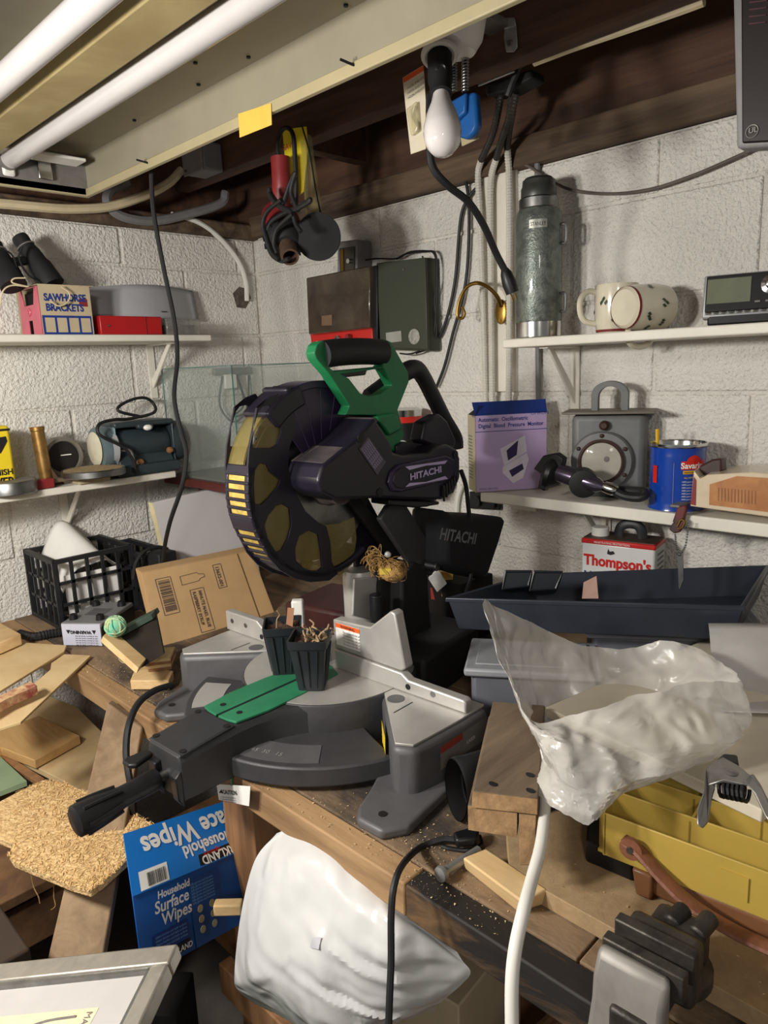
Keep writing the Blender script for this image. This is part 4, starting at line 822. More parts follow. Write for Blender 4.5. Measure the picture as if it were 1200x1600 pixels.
for k in range(6):
    a = PI / 6 + k * PI / 3; put('bezel_screw', B().ball((-.012 + .058 * math.cos(a), -.002, .085 + .058 * math.sin(a)), (.005, .004, .005), 10, 6), M_rust, lnb)
put('switch_knob', B().lathe([(.011, 0), (.011, .006), (.006, .012)], (-.008, .01, .165), (0, -1, 0), 16), M_rust, ln)
# blue coffee can
M_canb = mat('can_blue', (16, 62, 158), .25, var=.08, sc=10, coat=.4)
cn = thing('coffee_can', 'blue coffee tin with a red and white brand badge on the lower right shelf', 'can', P3((1.485,0.624,1.267), 1.246))
prof = [(.0545, .002), (.0565, .0)]
prof += [(.055, .006)] + [(.055 - (.0014 if k % 2 else 0), .012 + k * .006) for k in range(18)] + [(.055, .128)]
cnb = put('body', B().lathe(prof, seg=40, cap=False), M_canb, cn)
put('bottom', B().lathe([(.054, .002), (.054, .004)], seg=32), M_zinc, cn)
put('rim', B().lathe([(.0548, .128), (.0575, .131), (.0575, .136), (.0548, .136), (.053, .131), (.053, .1)], seg=40, cap=False), M_chrome, cn)
def wrap(o, r, a0, z0, k=1):
    for v in o.data.vertices:
        x, y = v.co.x, v.co.y; a_ = a0 + x / r; v.co = (r * math.cos(a_), r * math.sin(a_), z0 + y)
def wtext(s, size, a_deg, z, m, bold=0): wrap(text(cnb, s, size, (0, 0, 0), (1, 0, 0), (0, 1, 0), m, world=False, bold=bold, shear=0), .0568, math.radians(a_deg), z)
def wpatch(pts, m, r, a_deg, z0, name='print'):
    b = B(); b.add([V((x, y, 0)) for x, y in pts], [list(range(len(pts)))]); o = put(name, b, m, cnb); wrap(o, r, math.radians(a_deg), z0)
M_redl = mat('red_badge', (206, 44, 34), .35)
for k in range(6):
    a0_ = k * PI / 6
    wpatch([(0, 0), (.017 * math.cos(a0_), .017 * math.sin(a0_)), (.017 * math.cos(a0_ + PI / 6), .017 * math.sin(a0_ + PI / 6))], M_redl, .0566, 236, .098, 'badge_sun')
for k in range(6): wpatch([(-.026 + k * .009, 0), (-.017 + k * .009, 0), (-.017 + k * .009, .017), (-.026 + k * .009, .017)], M_redl, .0565, 236, .086, 'badge_band')
for k in range(5): wpatch([(-.022 + k * .009, 0), (-.013 + k * .009, 0), (-.013 + k * .009, .007), (-.022 + k * .009, .007)], mat('gold_band', (216, 164, 40), .35), .0565, 236, .077, 'gold_strip')
wtext('Savarin', .0165, 209, .0885, M_paper, .0004)
wtext('PREMIUM BLEND', .0045, 216, .0785, M_ink)
wtext('ALL METHOD GRIND', .0045, 216, .068, M_ygc)
for k in range(8): wtext('100% pure coffee roasted', .0042, 212, .06 - k * .006, M_paper)
for (x0, x1, y0, y1) in ((-.02, -.0195, .012, .1), ): wpatch([(x0, y0), (x1, y0), (x1, y1), (x0, y1)], M_cream, .0566, 216, 0, 'frame_line')
wpatch([(-.012, 0), (0, 0), (0, .036), (-.012, .036)], M_redl, .0566, 160, .056, 'side_panel')
pc = thing('pencil', 'yellow pencil standing in the blue coffee tin', 'pencil', P3((1.49,0.672,1.273), 1.252))
pb = V((1.462, .652, 1.25))
put('shaft', B().cyl((.012, -.0, .0), (.0, .0, .155), .0042, 6), mat('pencil_yellow', (222, 176, 40), .4), pc)
# steam tool with hose
st_ = thing('steam_cleaner', 'small black and chrome spray tool with a hose lying on the lower right shelf', 'tool', (1.487,0.852,1.246))
def sq(name, b, m, bev=0, **k): return put(name, b, m, st_, bev, world=True, **k)
a0 = V((1.4,0.855,1.313)); a1 = V((1.4,0.723,1.284))
sq('barrel', B().lathe([(.014, 0), (.021, .004), (.021, .055), (.018, .07), (.016, .1), (.009, .112), (.009, (a1 - a0).length)], a0, a1 - a0, 20), mat('dark_chrome', (92, 84, 100), .22, .8))
ec = V((1.385,0.783,1.294)); en = V((-.82, -.55, -.1)).normalized()
sq('end_cap', B().lathe([(.026, -.04), (.03, -.035), (.031, -.002), (.028, .0), (.004, .0)], ec, en, 28), M_blackm)
for k in range(2): sq('contact', B().ball(ec + en * .001 + V((.006, -.01, .008 - .012 * k)), .0035, 8, 6), M_black)
hb0 = V((1.41,0.878,1.307))
sq('brush_head', B().lathe([(.02, -.02), (.036, -.01), (.038, .0), (.03, .012), (.02, .024)], hb0, V((.3, -.85, -.3)), 20), M_black)
sq('clamp_plate', B().prism([(1.4,0.921,1.316),(1.4,0.895,1.348),(1.4,0.862,1.356),(1.4,0.843,1.345),(1.4,0.846,1.328),(1.4,0.872,1.317),(1.4,0.892,1.266),(1.4,0.909,1.272),(1.4,0.902,1.307)], (.02, 0, 0)), M_black, .003)
sq('hose_collar', B().lathe([(.012, 0), (.013, .02), (.009, .03)], V((1.4,0.742,1.29)), a1 - a0, 14), M_chrome)
sq('hose', B().tube([(1.4,0.727,1.285),(1.4,0.698,1.274),(1.4,0.667,1.273),(1.41,0.657,1.278),(1.425,0.668,1.283),(1.43,0.699,1.282),(1.43,0.728,1.281)], .0085, 10), M_rub)
# clear wrapped package
pk = thing('wood_trim_kit', 'shrink wrapped brown printed package at the right end of the lower shelf', 'package', (1.494,0.506,1.246))
M_pkw = mat('package_card', (214, 196, 168), .3, var=.06, coat=.6)
M_pkb = mat('package_wood', (196, 140, 88), .3, c2=(170, 112, 70), sc=20, coat=.6)
PT = [(1.412,0.565,1.265),(1.412,0.561,1.337),(1.412,0.548,1.321),(1.412,0.535,1.33),(1.412,0.477,1.338),(1.412,0.454,1.341),(1.412,0.395,1.341),(1.412,0.39,1.259)]
put('package_body', B().prism(PT, (.11, .02, 0)), M_pkw, pk, .002, world=True)
put('wood_print', B().prism([(1.411,0.528,1.272),(1.411,0.529,1.312),(1.411,0.48,1.332),(1.411,0.4,1.333),(1.411,0.396,1.269)], (-.0006, 0, 0)), M_pkb, pk, world=True)
for k in range(12): put('print_line', B().prism([V(p) + V((0, -.006 * k, 0)) for p in [(1.41,0.512,1.282),(1.41,0.513,1.307),(1.41,0.511,1.307),(1.41,0.51,1.282)]], (-.0004, 0, 0)), mat('line', (150, 100, 62), .4) if k == 0 else bpy.data.materials['line'], pk, world=True)
put('red_end', B().prism([(1.411,0.564,1.269),(1.411,0.56,1.324),(1.411,0.555,1.318),(1.411,0.554,1.268)], (-.0006, 0, 0)), M_redp, pk, world=True)
put('brown_flap', B().prism([(1.45,0.57,1.314),(1.45,0.566,1.34),(1.45,0.542,1.355),(1.45,0.525,1.358),(1.45,0.522,1.331),(1.45,0.55,1.308)], (.03, 0, 0)), mat('brown_vinyl', (62, 40, 38), .4), pk, .004, world=True)
# red clamp over the shelf edge with chain and blade
kc = thing('shelf_clamp', 'red handled metal clamp on the shelf edge with a bead chain', 'clamp', (1.41,0.584,1.252))
M_redw = mat('worn_red', (128, 44, 46), .5, c2=(70, 52, 52), sc=30)
put('upper_arm', B().prism([(1.4,0.595,1.231),(1.4,0.586,1.262),(1.4,0.571,1.268),(1.4,0.568,1.26),(1.4,0.573,1.234),(1.4,0.582,1.225)], (.012, 0, 0)), M_redw, kc, .003, world=True)
put('top_jaw', B().box(V((1.43,0.591,1.258)) + V((0, 0, .006)), (.06, .02, .006)), M_dull, kc, .002, world=True)
put('lower_arm', B().prism([(1.4,0.601,1.215),(1.4,0.595,1.229),(1.4,0.575,1.239),(1.4,0.569,1.234),(1.4,0.579,1.212),(1.4,0.591,1.208)], (.01, 0, 0)), M_redw, kc, .003, world=True)
put('wire_spring', B().tube([(1.398,0.583,1.225),(1.398,0.576,1.239),(1.398,0.569,1.236),(1.398,0.573,1.224),(1.398,0.583,1.22)], .002, 6), M_brass, kc, world=True)
chn = catmull([(1.395,0.561,1.236),(1.395,0.561,1.212),(1.395,0.565,1.185),(1.395,0.574,1.173),(1.395,0.582,1.187),(1.395,0.585,1.208)], 5)
for p in chn: put('chain_bead', B().ball(p, .0022, 8, 5), M_steel, kc, world=True)
put('tag_blade', B().prism([(1.395,0.579,1.169),(1.395,0.569,1.175),(1.395,0.565,1.119),(1.395,0.572,1.097),(1.395,0.574,1.1)], (.002, 0, 0)), M_steel, kc, world=True)
put('tag_link', B().ring((1.395,0.576,1.17), (1, 0, 0), .004, .001, 12, 5), M_steel, kc, world=True)
# outlet and wires under the shelf
ol = thing('wall_outlet', 'black wall outlet with a plug beside the dust bag', 'outlet', (1.59,1.205,1.169))
put('plate', B().prism([(1.585,1.254,1.205),(1.585,1.15,1.207),(1.585,1.149,1.163),(1.585,1.253,1.155)], (.01, 0, 0)), M_black, ol, .003, world=True)
for p in [(1.58,1.223,1.181),(1.58,1.173,1.181)]: put('receptacle', B().lathe([(.015, 0), (.015, .008)], p, (-1, 0, 0), 16), M_blackm, ol, world=True)
solo('switch_box', B().prism([(1.58,1.107,1.196),(1.58,1.029,1.196),(1.58,1.029,1.172),(1.58,1.105,1.169)], (.015, 0, 0)), M_shelf, 'small white switch box on the wall under the lower right shelf', 'switch', bev=.002)
cord('cable', [(1.588,1.281,1.22),(1.588,1.296,1.187),(1.588,1.304,1.139),(1.588,1.307,1.044),(1.588,1.302,0.947)], .007, M_whitec, 'white cable on the wall between the saw and the outlet', 'cable')
# tin of sealer
tn = thing('sealer_tin', 'white and red rectangular tin of wood sealer behind the black tray', 'tin', (1.51, .78, .955))
T0 = V((1.462, .83, .955)); ux = V((.16, -.987, 0)); uy = V((.987, .16, 0)); 
def tq(x0, y0, z0, x1, y1, z1): return [T0 + ux * x + uy * y + V((0, 0, z)) for x, y, z in ((x0, y0, z0), (x1, y0, z0), (x1, y1, z0), (x0, y1, z0), (x0, y0, z1), (x1, y0, z1), (x1, y1, z1), (x0, y1, z1))]
tnb = put('body', B().hexa(tq(0, 0, 0, .165, .085, .192)), mat('tin_white', (208, 208, 206), .3, var=.04), tn, .006, world=True)
put('red_band', B().hexa(tq(-.001, -.001, .187, .166, .086, .199)), mat('tin_red', (190, 36, 34), .35), tn, .003, world=True)
put('top', B().hexa(tq(.003, .003, .199, .162, .082, .201)), mat('tin_top', (80, 66, 56), .5, .3, var=.2, sc=30), tn, world=True)
put('cap', B().lathe([(.02, 0), (.02, .018), (.018, .02), (.002, .02)], T0 + ux * .03 + uy * .04 + V((0, 0, .2)), UP, 24), M_white, tn, world=True)
hh = [T0 + ux * x + uy * .042 + V((0, 0, z)) for x, z in ((.07, .201), (.075, .222), (.09, .232), (.11, .232), (.122, .222), (.126, .201))]
put('strap_handle', B().tube(hh, .011, 8, 5, flat=.2), M_black, tn, world=True)
text(tnb, "Thompson's", .035, T0 + ux * .006 - uy * .0008 + V((0, 0, .138)), ux, UP, bpy.data.materials['tin_red'], sx=.88, bold=.0012)
text(tnb, "WaterSeal", .032, T0 + ux * .008 - uy * .0008 + V((0, 0, .1)), ux, UP, M_navy, sx=.9, bold=.001)
text(tnb, "PENETRATING PROTECTION", .0062, T0 + ux * .03 - uy * .0018 + V((0, 0, .1905)), ux, UP, M_paper)
put('bird_print', B().add([T0 + ux * (.06 + x) - uy * .001 + V((0, 0, .168 + z)) for x, z in ((0, 0), (.008, -.002), (.018, .002), (.014, .008), (.006, .006), (.002, .012))], [(0, 1, 2, 3, 4, 5)]), M_ink, tnb, world=True)
for k in range(6): put('side_print', B().add([T0 + ux * .1655 + uy * y + V((0, 0, .17 - .012 * k + z)) for y, z in ((.02, 0), (.07, 0), (.07, .005), (.02, .005))], [(0, 1, 2, 3)]), M_greyp, tnb, world=True)


# ---------------------------------------------------------------- left upper shelf
M_card = mat('kraft_card', (196, 160, 114), .75, var=.06, sc=12, bump=.08, bsc=120)
M_cardl = mat('light_card', (186, 170, 140), .7, var=.06, sc=14)
M_ceram = mat('grey_enamel', (166, 166, 170), .35, var=.05, sc=5)
zs = 1.6795
sbx = thing('bracket_box', 'open carton of saw horse brackets with pink metal ends showing', 'box', (.86, 2.1, zs))
xa, xb, ya, yb, hh_ = .768, .905, 2.03, 2.19, .128
scs = put('carton_side', B().box(((xa + xb) / 2, ya + .0008, zs + hh_ / 2), (xb - xa, .0016, hh_)), M_cardl, sbx, world=True)
put('carton_side', B().box(((xa + xb) / 2, yb, zs + hh_ / 2), (xb - xa, .0016, hh_)), M_cardl, sbx, world=True)
put('carton_end', B().box((xb, (ya + yb) / 2, zs + hh_ / 2), (.0016, yb - ya, hh_)), M_cardl, sbx, world=True)
put('carton_base', B().box(((xa + xb) / 2, (ya + yb) / 2, zs + .001), (xb - xa, yb - ya, .002)), M_cardl, sbx, world=True)
put('top_flap', B().hexa([(xa, ya, zs + hh_), (xb + .01, ya - .004, zs + hh_), (xb + .01, yb, zs + hh_), (xa, yb, zs + hh_), (xa, ya, zs + hh_ + .002), (xb + .01, ya - .004, zs + hh_ + .002), (xb + .01, yb, zs + hh_ + .002), (xa, yb, zs + hh_ + .002)]), M_cardl, sbx, world=True)
M_pink = mat('pink_enamel', (196, 92, 108), .35, var=.08, sc=20)
px = xa - .004
put('bracket_plate', B().holed([(px, ya, zs), (px, yb - .02, zs), (px, yb - .03, zs + .125), (px, ya, zs + .125)], [[(px, ya + .035, zs + .08), (px, yb - .06, zs + .08), (px, yb - .045, zs + .122), (px, ya + .02, zs + .122)], [(px, ya + .055, zs + .004), (px, ya + .085, zs + .004), (px, ya + .085, zs + .04), (px, ya + .055, zs + .04)]], (.004, 0, 0)), M_pink, sbx, .001, world=True)
put('plate_boss', B().ring((px - .001, ya + .068, zs + .062), (1, 0, 0), .008, .003, 16, 6), M_pink, sbx, world=True)
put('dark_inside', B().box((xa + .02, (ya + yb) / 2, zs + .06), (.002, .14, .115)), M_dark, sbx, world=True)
text(scs, 'SAWHORSE', .026, (xa + .012, ya - .0006, zs + .088), LW, UP, M_navy, bold=.001, sx=.82)
text(scs, 'BRACKETS', .026, (xa + .014, ya - .0006, zs + .062), LW, UP, M_navy, bold=.001, sx=.82)
patch(scs, q((xa, ya, zs), LW, UP, .002, .0, .134, .05), M_navy, 'print_band', .0003)
for k in range(4): patch(scs, q((xa, ya, zs), LW, UP, .008 + k * .032, .006, .034 + k * .032, .044), M_cardl, 'print_window', .0007)
patch(scs, q((xa, ya, zs), LW, UP, .105, .075, .128, .095), M_redp, 'print_mark', .0004)
bn = thing('binoculars', 'black binoculars resting on the saw horse bracket carton', 'binoculars', (0.773,2.1,1.822))
def bp2(name, b, m, bev=0): return put(name, b, m, bn, bev, world=True)
for A_, E_ in (((0.771,2.12,1.939), (0.819,2.06,1.81)), ((0.702,2.12,1.917), (0.72,2.06,1.803))):
    A_ = V(A_); E_ = V(E_); l = (E_ - A_).length
    bp2('barrel', B().lathe([(.02, 0), (.022, .006), (.021, .03), (.026, l * .35), (.028, l * .55), (.032, l * .62), (.034, l), (.03, l)], A_, E_ - A_, 22), M_blackm)
    bp2('eyepiece_ring', B().ring(A_ + (E_ - A_) * .2, E_ - A_, .023, .002, 20, 6), M_dull)
bp2('bridge', B().cyl((0.794,2.09,1.88), (0.711,2.09,1.863), .012, 10), M_black)
bp2('strap', B().tube([(0.751,2.05,1.904),(0.738,2.05,1.871),(0.757,2.05,1.832),(0.783,2.05,1.817),(0.796,2.05,1.793),(0.801,2.05,1.777)], .006, 6, 5, flat=.3), M_blackm)
bp2('strap', B().tube([(0.698,2.06,1.896),(0.727,2.06,1.879),(0.734,2.06,1.816),(0.729,2.06,1.8)], .006, 6, 5, flat=.3), M_blackm)
cord('string', [(0.665,2.02,1.746),(0.678,2.02,1.786),(0.703,2.02,1.801),(0.742,2.02,1.799),(0.704,2.02,1.807),(0.709,2.02,1.818),(0.737,2.02,1.821)], .002, M_creamc, 'thin pale string tied over the saw horse bracket carton', 'string')
cord('string', [(0.823,2.015,1.803),(0.843,2.015,1.787),(0.836,2.015,1.764),(0.811,2.015,1.753),(0.79,2.015,1.765)], .002, M_creamc, 'pale string end hanging over the carton lettering', 'string')
xs0, xs1 = .905, 1.3
def shade_f(u, v):
    x = .912 + u * .41; zt = .148 + .012 * math.sin(u * 3.0) - .012 * (1 - u); zb_ = .054; z = zb_ + (zt - zb_) * v
    return V((x + (1 - u) * .035 * (1 - v), 2.165 - .06 * math.sin(PI * min(1, u * 1.05)) + .02 * v, zs + z + .0))
sh_ = solo('curved_shade', B().sheet(shade_f, 24, 6), M_ceram, 'grey curved metal shade propped on red and clear boxes, upper left shelf', 'shade', solid=.003)
put('slot', B().box(shade_f(.6, .2) - sh_.location + V((0, -.002, 0)), (.022, .002, .003)), M_ink, sh_)
rb = thing('red_box', 'low red metal box under the grey curved shade', 'box', (1.02, 2.08, zs))
put('case', B().box((0, 0, .026), (.19, .1, .052)), mat('red_metal', (172, 26, 30), .38, var=.06), rb, .003)
put('rivet', B().lathe([(.004, 0), (.003, .003)], (-.07, -.05, .025), (0, -1, 0), 10), M_steel, rb)
put('lid_seam', B().box((.045, -.0505, .026), (.001, .001, .05)), M_ink, rb)
cb = thing('clear_case', 'small clear plastic case of parts beside the red box', 'case', (1.19, 2.08, zs))
put('case', B().box((0, 0, .024), (.115, .09, .048)), mat('clear_case', (150, 148, 142), .12, alpha=.45, var=.2, sc=60), cb, .003)
put('contents', B().box((-.005, 0, .016), (.095, .07, .028)), mat('parts_mix', (110, 106, 100), .6, c2=(60, 58, 56), sc=90), cb)

# ---------------------------------------------------------------- left lower shelf
zl = 1.2725
yc = thing('stripper_can', 'yellow rectangular can of finish remover at the left edge', 'can', (.575, 2.085, zl))
ycb = put('can', B().box((0, 0, .088), (.16, .08, .176)), mat('can_yellow', (232, 204, 44), .35, var=.04), yc, .008)
put('top_band', B().box((0, 0, .165), (.161, .081, .006)), M_ink, ycb)
text(ycb, 'FINISH', .021, (.074, -.0412, .048), LW, UP, M_ink, al='RIGHT', world=False, bold=.0006)
text(ycb, 'REMOVER', .03, (.074, -.0412, .02), LW, UP, M_ink, al='RIGHT', world=False, bold=.001, sx=.9)
put('emblem', B().add([(.02, -.0412, .11), (.05, -.0412, .105), (.07, -.0412, .135), (.068, -.0412, .148), (.03, -.0412, .145)], [(0, 1, 2, 3, 4)]), M_ink, ycb)
gd_ = thing('pressure_gauge', 'round dark faced gauge with a pale rim standing on the lower left shelf', 'gauge', (.812, 2.125, zl))
put('rim', B().lathe([(.056, .03), (.058, .0), (.055, -.012), (.046, -.014), (.044, -.008)], (0, 0, .07), (0, 1, 0), 36, cap=False), mat('gauge_rim', (140, 134, 124), .45, .5, var=.15), gd_)
put('back', B().lathe([(.055, .0), (.056, .03)], (0, 0, .07), (0, 1, 0), 36), M_dull, gd_)
put('face', B().lathe([(.046, -.006), (.046, .0)], (0, 0, .07), (0, 1, 0), 32), mat('gauge_face', (36, 34, 34), .4, var=.2), gd_)
put('needle', B().box((.008, -.0075, .075), (.03, .001, .003)), M_paper, gd_)
put('foot', B().box((0, .01, .012), (.05, .04, .024)), M_dull, gd_, .003)
bt_ = thing('brass_tube', 'upright brass tube in front of the round gauge', 'tube', (.742, 2.075, zl))
put('tube', B().lathe([(.017, .0), (.0175, .01), (.0175, .14), (.019, .142), (.019, .152), (.015, .152), (.015, .03)], (0, 0, .012), (-.04, .03, 1), 20, cap=False), mat('tarnished_brass', (150, 116, 66), .4, .7, var=.25, sc=30), bt_)
put('foot_bracket', B().prism([(-.03, -.01, 0), (.045, -.01, 0), (.03, -.01, .02), (.01, -.01, .055), (-.01, -.01, .02)], (0, .02, 0)), mat('brown_bracket', (104, 80, 60), .5, .3), bt_, .002)
ws_ = solo('metal_strip', B().box((.80, 2.045, zl + .016), (.30, .03, .010), rz=.05), mat('dirty_strip', (112, 96, 78), .6, var=.2), 'long dirty metal strip lying across the lower left shelf', 'strip', bev=.002)
rl = solo('red_block', B().box((.715, 2.028, zl + .0135), (.05, .03, .026)), M_redp, 'small dark red block between two round lids', 'block', bev=.003)
for (x, lab, r, hz, nm) in ((.845, 'flat round tin lid covered in sawdust on the lower left shelf', .085, .02, 'tin_lid'), (.632, 'round grey metal drum lid at the left end of the lower shelf', .065, .034, 'tin_lid')):
    t = thing(nm, lab, 'lid', (x, 2.0 if x > .7 else 2.03, zl + (.0212 if x > .7 else 0)), group='lids on the lower left shelf')
    put('rim', B().lathe([(r * .97, 0), (r, .002), (r, hz - .003), (r * .97, hz), (r * .93, hz - .002)], seg=40), M_steel, t)
    put('dusty_top', B().lathe([(r * .93, hz - .002), (r * .92, hz - .001)], seg=36), M_dust if x > .7 else M_dull, t)
solo('lid_spacer', B().box((.845, 2.03, zl + .0105), (.09, .06, .020)), M_cardl, 'flat card block holding up the dusty tin lid', 'block', bev=.002)
# bench grinder
M_teal = mat('teal_grey_paint', (48, 58, 62), .4, var=.12, sc=14)
gr = thing('bench_grinder', 'teal grey bench grinder with white wheel on the lower left shelf', 'bench grinder', (1.0, 2.09, zl))
def gp(name, b, m, bev=0, **k): return put(name, b, m, gr, bev, **k)
gp('base', B().box((0.02, -.03, .016), (.2, .1, .032)), M_teal, .006)
gp('motor', B().lathe([(.05, -.085), (.056, -.07), (.056, .07), (.05, .085)], (.03, 0.01, .085), (1, 0, 0), 28), M_teal)
gp('side_plate', B().box((-.062, -.005, .085), (.006, .09, .125)), mat('side_teal', (104, 124, 132), .4), .003)
gp('side_plate', B().box((.122, -.005, .085), (.006, .09, .125)), M_teal, .003)
gp('dark_recess', B().box((.03, .02, .085), (.17, .05, .12)), mat('recess_teal', (40, 50, 54), .5))
gp('top_cover', B().box((.03, -.005, .15), (.19, .10, .016)), M_teal, .005)
gp('front_skirt', B().prism([(-.06, -.055, .03), (.115, -.055, .03), (.115, -.04, .06), (-.06, -.04, .06)], (0, .02, 0)), M_teal, .004)
gp('wheel_guard', B().lathe([(.03, 0), (.062, .004), (.066, .02), (.062, .04), (.05, .044)], (-.105, 0, .085), (1, 0, 0), 30), mat('pale_teal', (98, 114, 120), .4, var=.1))
gp('wheel_guard', B().lathe([(.03, 0), (.062, .004), (.066, .02), (.062, .04), (.05, .044)], (.12, 0, .085), (1, 0, 0), 30), M_teal)
gp('grinding_wheel', B().lathe([(.012, 0), (.054, .0), (.054, .018), (.012, .018)], (-.078, -.012, .085), (1, 0, 0), 30), mat('wheel_white', (176, 176, 178), .8, var=.08))
gp('wheel_cap', B().lathe([(.05, -.002), (.04, -.006), (.01, -.008)], (-.105, 0, .085), (1, 0, 0), 26), mat('cream_cap', (206, 200, 176), .5))
gp('tool_rest', B().tube([(-.05, -.045, .075), (-.025, -.055, .075), (-.02, -.058, .055), (-.015, -.052, .04)], .004, 8), M_dull)
gp('lamp_socket', B().box((.025, -.06, .143), (.05, .02, .014)), M_teal, .004)
gp('indicator_lamp', B().ball((.03, -.07, .138), (.014, .01, .009)), mat('white_lamp', (240, 240, 232), .25))
for (x, z) in ((.0, .035), (.1, .06)): gp('rust_debris', B().ball((x, -.06, z + .003), (.012, .008, .01), 9, 6), mat('rust_flakes', (150, 104, 66), .9, var=.3, sc=200, bump=1, bsc=300))
gp('cord', B().tube([(.06, .02, .165), (-.01, .03, .19), (.03, .04, .215), (.09, .05, .222), (.12, .05, .2), (.10, .02, .175), (0, -.02, .165), (-.06, -.05, .168), (-.115, -.07, .16), (-.12, -.078, .13), (-.06, -.085, .09), (-.035, -.085, .05), (-.03, -.085, .01)], .0048, 8), M_rub)

# ---------------------------------------------------------------- corner: glass tank, mahogany shelf, white board
ms = solo('wood_plank', B().box((1.34, 1.98, 1.2225), (.36, .44, .025)), mat('mahogany', (92, 40, 36), .4, var=.15, sc=30), 'dark red wooden board carrying the glass tank in the corner', 'board', bev=.003)
solo('plank_support', B().box((1.36, 2.1, 1.045), (.2, .12, .33)), M_sill, 'wood block stack holding up the mahogany board behind the cartons', 'block', bev=.003)
tk = thing('glass_tank', 'empty frameless glass tank standing in the corner behind the saw', 'tank', (1.35, 1.98, 1.2355))
M_glass = mat('tank_glass', (200, 214, 206), .03, alpha=.09, var=.05)
M_gedge = mat('glass_edge', (70, 120, 110), .1, var=.1)
gx0, gx1, gy0, gy1, gh = -.17, .17, -.2, .2, .345
for (c, s) in (((0, gy0, gh / 2), (.34, .005, gh)), ((0, gy1, gh / 2), (.34, .005, gh)), ((gx0, 0, gh / 2), (.005, .4, gh)), ((gx1, 0, gh / 2), (.005, .4, gh)), ((0, 0, .0025), (.33, .39, .005))):
    put('pane', B().box(c, s), M_glass, tk)
for c, s in (((gx0, gy0, gh / 2), (.003, .003, gh)), ((gx0, gy1, gh / 2), (.003, .003, gh)), ((gx1, gy0, gh / 2), (.003, .003, gh)), ((gx1, gy1, gh / 2), (.003, .003, gh)), ((0, gy0, gh), (.34, .005, .002)), ((0, gy1, gh), (.34, .005, .002)), ((gx0, 0, gh), (.005, .4, .002)), ((gx1, 0, gh), (.005, .4, .002))):
    put('pane_edge', B().box(c, s), M_gedge, tk)
ap = thing('air_pump', 'pale plug adaptor with looping grey wires hanging behind the glass tank', 'adaptor', (1.44, 2.192, 1.53))
put('adaptor', B().box((0, 0, 0), (.05, .024, .05)), M_white, ap, .004)
put('strip', B().box((.02, .004, .035), (.16, .016, .025)), M_dull, ap, .004)
for k in range(2): put('wire', B().tube([(-.03 + k * .06, -.005, .02), (-.05 + k * .1, -.005, -.08), (-.0, -.005, -.14 + k * .02), (.06, -.005, -.1), (.08 - k * .05, -.005, .02)], .0035, 6), M_rub, ap)
wb = solo('white_board', B().hexa([(1.02, 1.93, .882), (1.33, 1.93, .882), (1.33, 1.95, .882), (1.02, 1.95, .882), (1.005, 1.99, 1.19), (1.33, 1.99, 1.207), (1.33, 2.01, 1.207), (1.005, 2.01, 1.19)]), mat('white_laminate', (206, 202, 202), .4, var=.03, sc=4), 'white laminated board leaning below the mahogany board', 'board', bev=.002)
put('edge_band', B().hexa([V(p) - wb.location for p in ((1.016, 1.93, .882), (1.0205, 1.9295, .882), (1.0205, 1.95, .882), (1.016, 1.95, .882), (1.001, 1.99, 1.19), (1.0055, 1.9895, 1.19), (1.0055, 2.01, 1.19), (1.001, 2.01, 1.19))]), mat('cream_edge', (224, 212, 168), .5), wb)

# ---------------------------------------------------------------- bench, left end: crates, papers, charger, carton
M_crate = mat('crate_plastic', (34, 34, 36), .5, var=.2, sc=30)
def crate(label, x0, x1, y0, y1, z0, h, nx, ny, nz):
    t = thing('milk_crate', label, 'crate', ((x0 + x1) / 2, (y0 + y1) / 2, z0), group='black plastic crates on the bench')
    def face(a, b_, n):
        a = V(a); b_ = V(b_); d = (b_ - a); out = B(); yaw = math.atan2(d.y, d.x)
        for i in range(n + 1): out.box(a + d * i / n + V((0, 0, h / 2)), (.009 if 0 < i < n else .014, .008, h), rz=yaw)
        for k in range(nz + 1): out.box((a + b_) / 2 + V((0, 0, .006 + (h - .012) * k / nz)), (d.length + .008, .012 if k in (0, nz) else .008, .012 if k in (0, nz) else .008), rz=yaw)
        put('lattice_side', out, M_crate, t, world=True)
    face((x0, y0, z0), (x1, y0, z0), nx); face((x0, y1, z0), (x1, y1, z0), nx); face((x0, y0, z0), (x0, y1, z0), ny); face((x1, y0, z0), (x1, y1, z0), ny)
    b = B()
    for i in range(nx + 1): b.box((x0 + (x1 - x0) * i / nx, (y0 + y1) / 2, z0 + .004), (.008, y1 - y0, .006))
    for i in range(ny + 1): b.box(((x0 + x1) / 2, y0 + (y1 - y0) * i / ny, z0 + .004), (x1 - x0, .008, .006))
    put('lattice_base', b, M_crate, t, world=True)
crate('black lattice crate with white paper inside, left end of the bench', .70, .92, 1.985, 2.195, .8805, .2, 5, 5, 3)
crate('black lattice crate partly hidden behind the cardboard carton', .93, 1.005, 1.93, 2.17, .8805, .175, 2, 5, 3)
def paper_f(u, v):
    x = .722 + .17 * u; y = 2.01 + .165 * v
    return V((x + .012 * v, y, 1.0 + .145 * math.sin(PI * (u * .8 + .15)) * (.55 + .45 * v) - .06 * (1 - v) * (1 - u) + .008 * math.sin(9 * u + 5 * v)))
solo('paper_sheet', B().sheet(paper_f, 18, 14), M_paper, 'large curled sheet of white paper standing in the black crate', 'paper', solid=.001)
solo('paper_sheet', B().sheet(lambda u, v: V((.73 + .16 * u, 2.003 + .008 * math.sin(3 * u + 2 * v), .895 + .13 * v)), 10, 6), M_paper, 'white paper seen through the lattice of the black crate', 'paper', solid=.001)
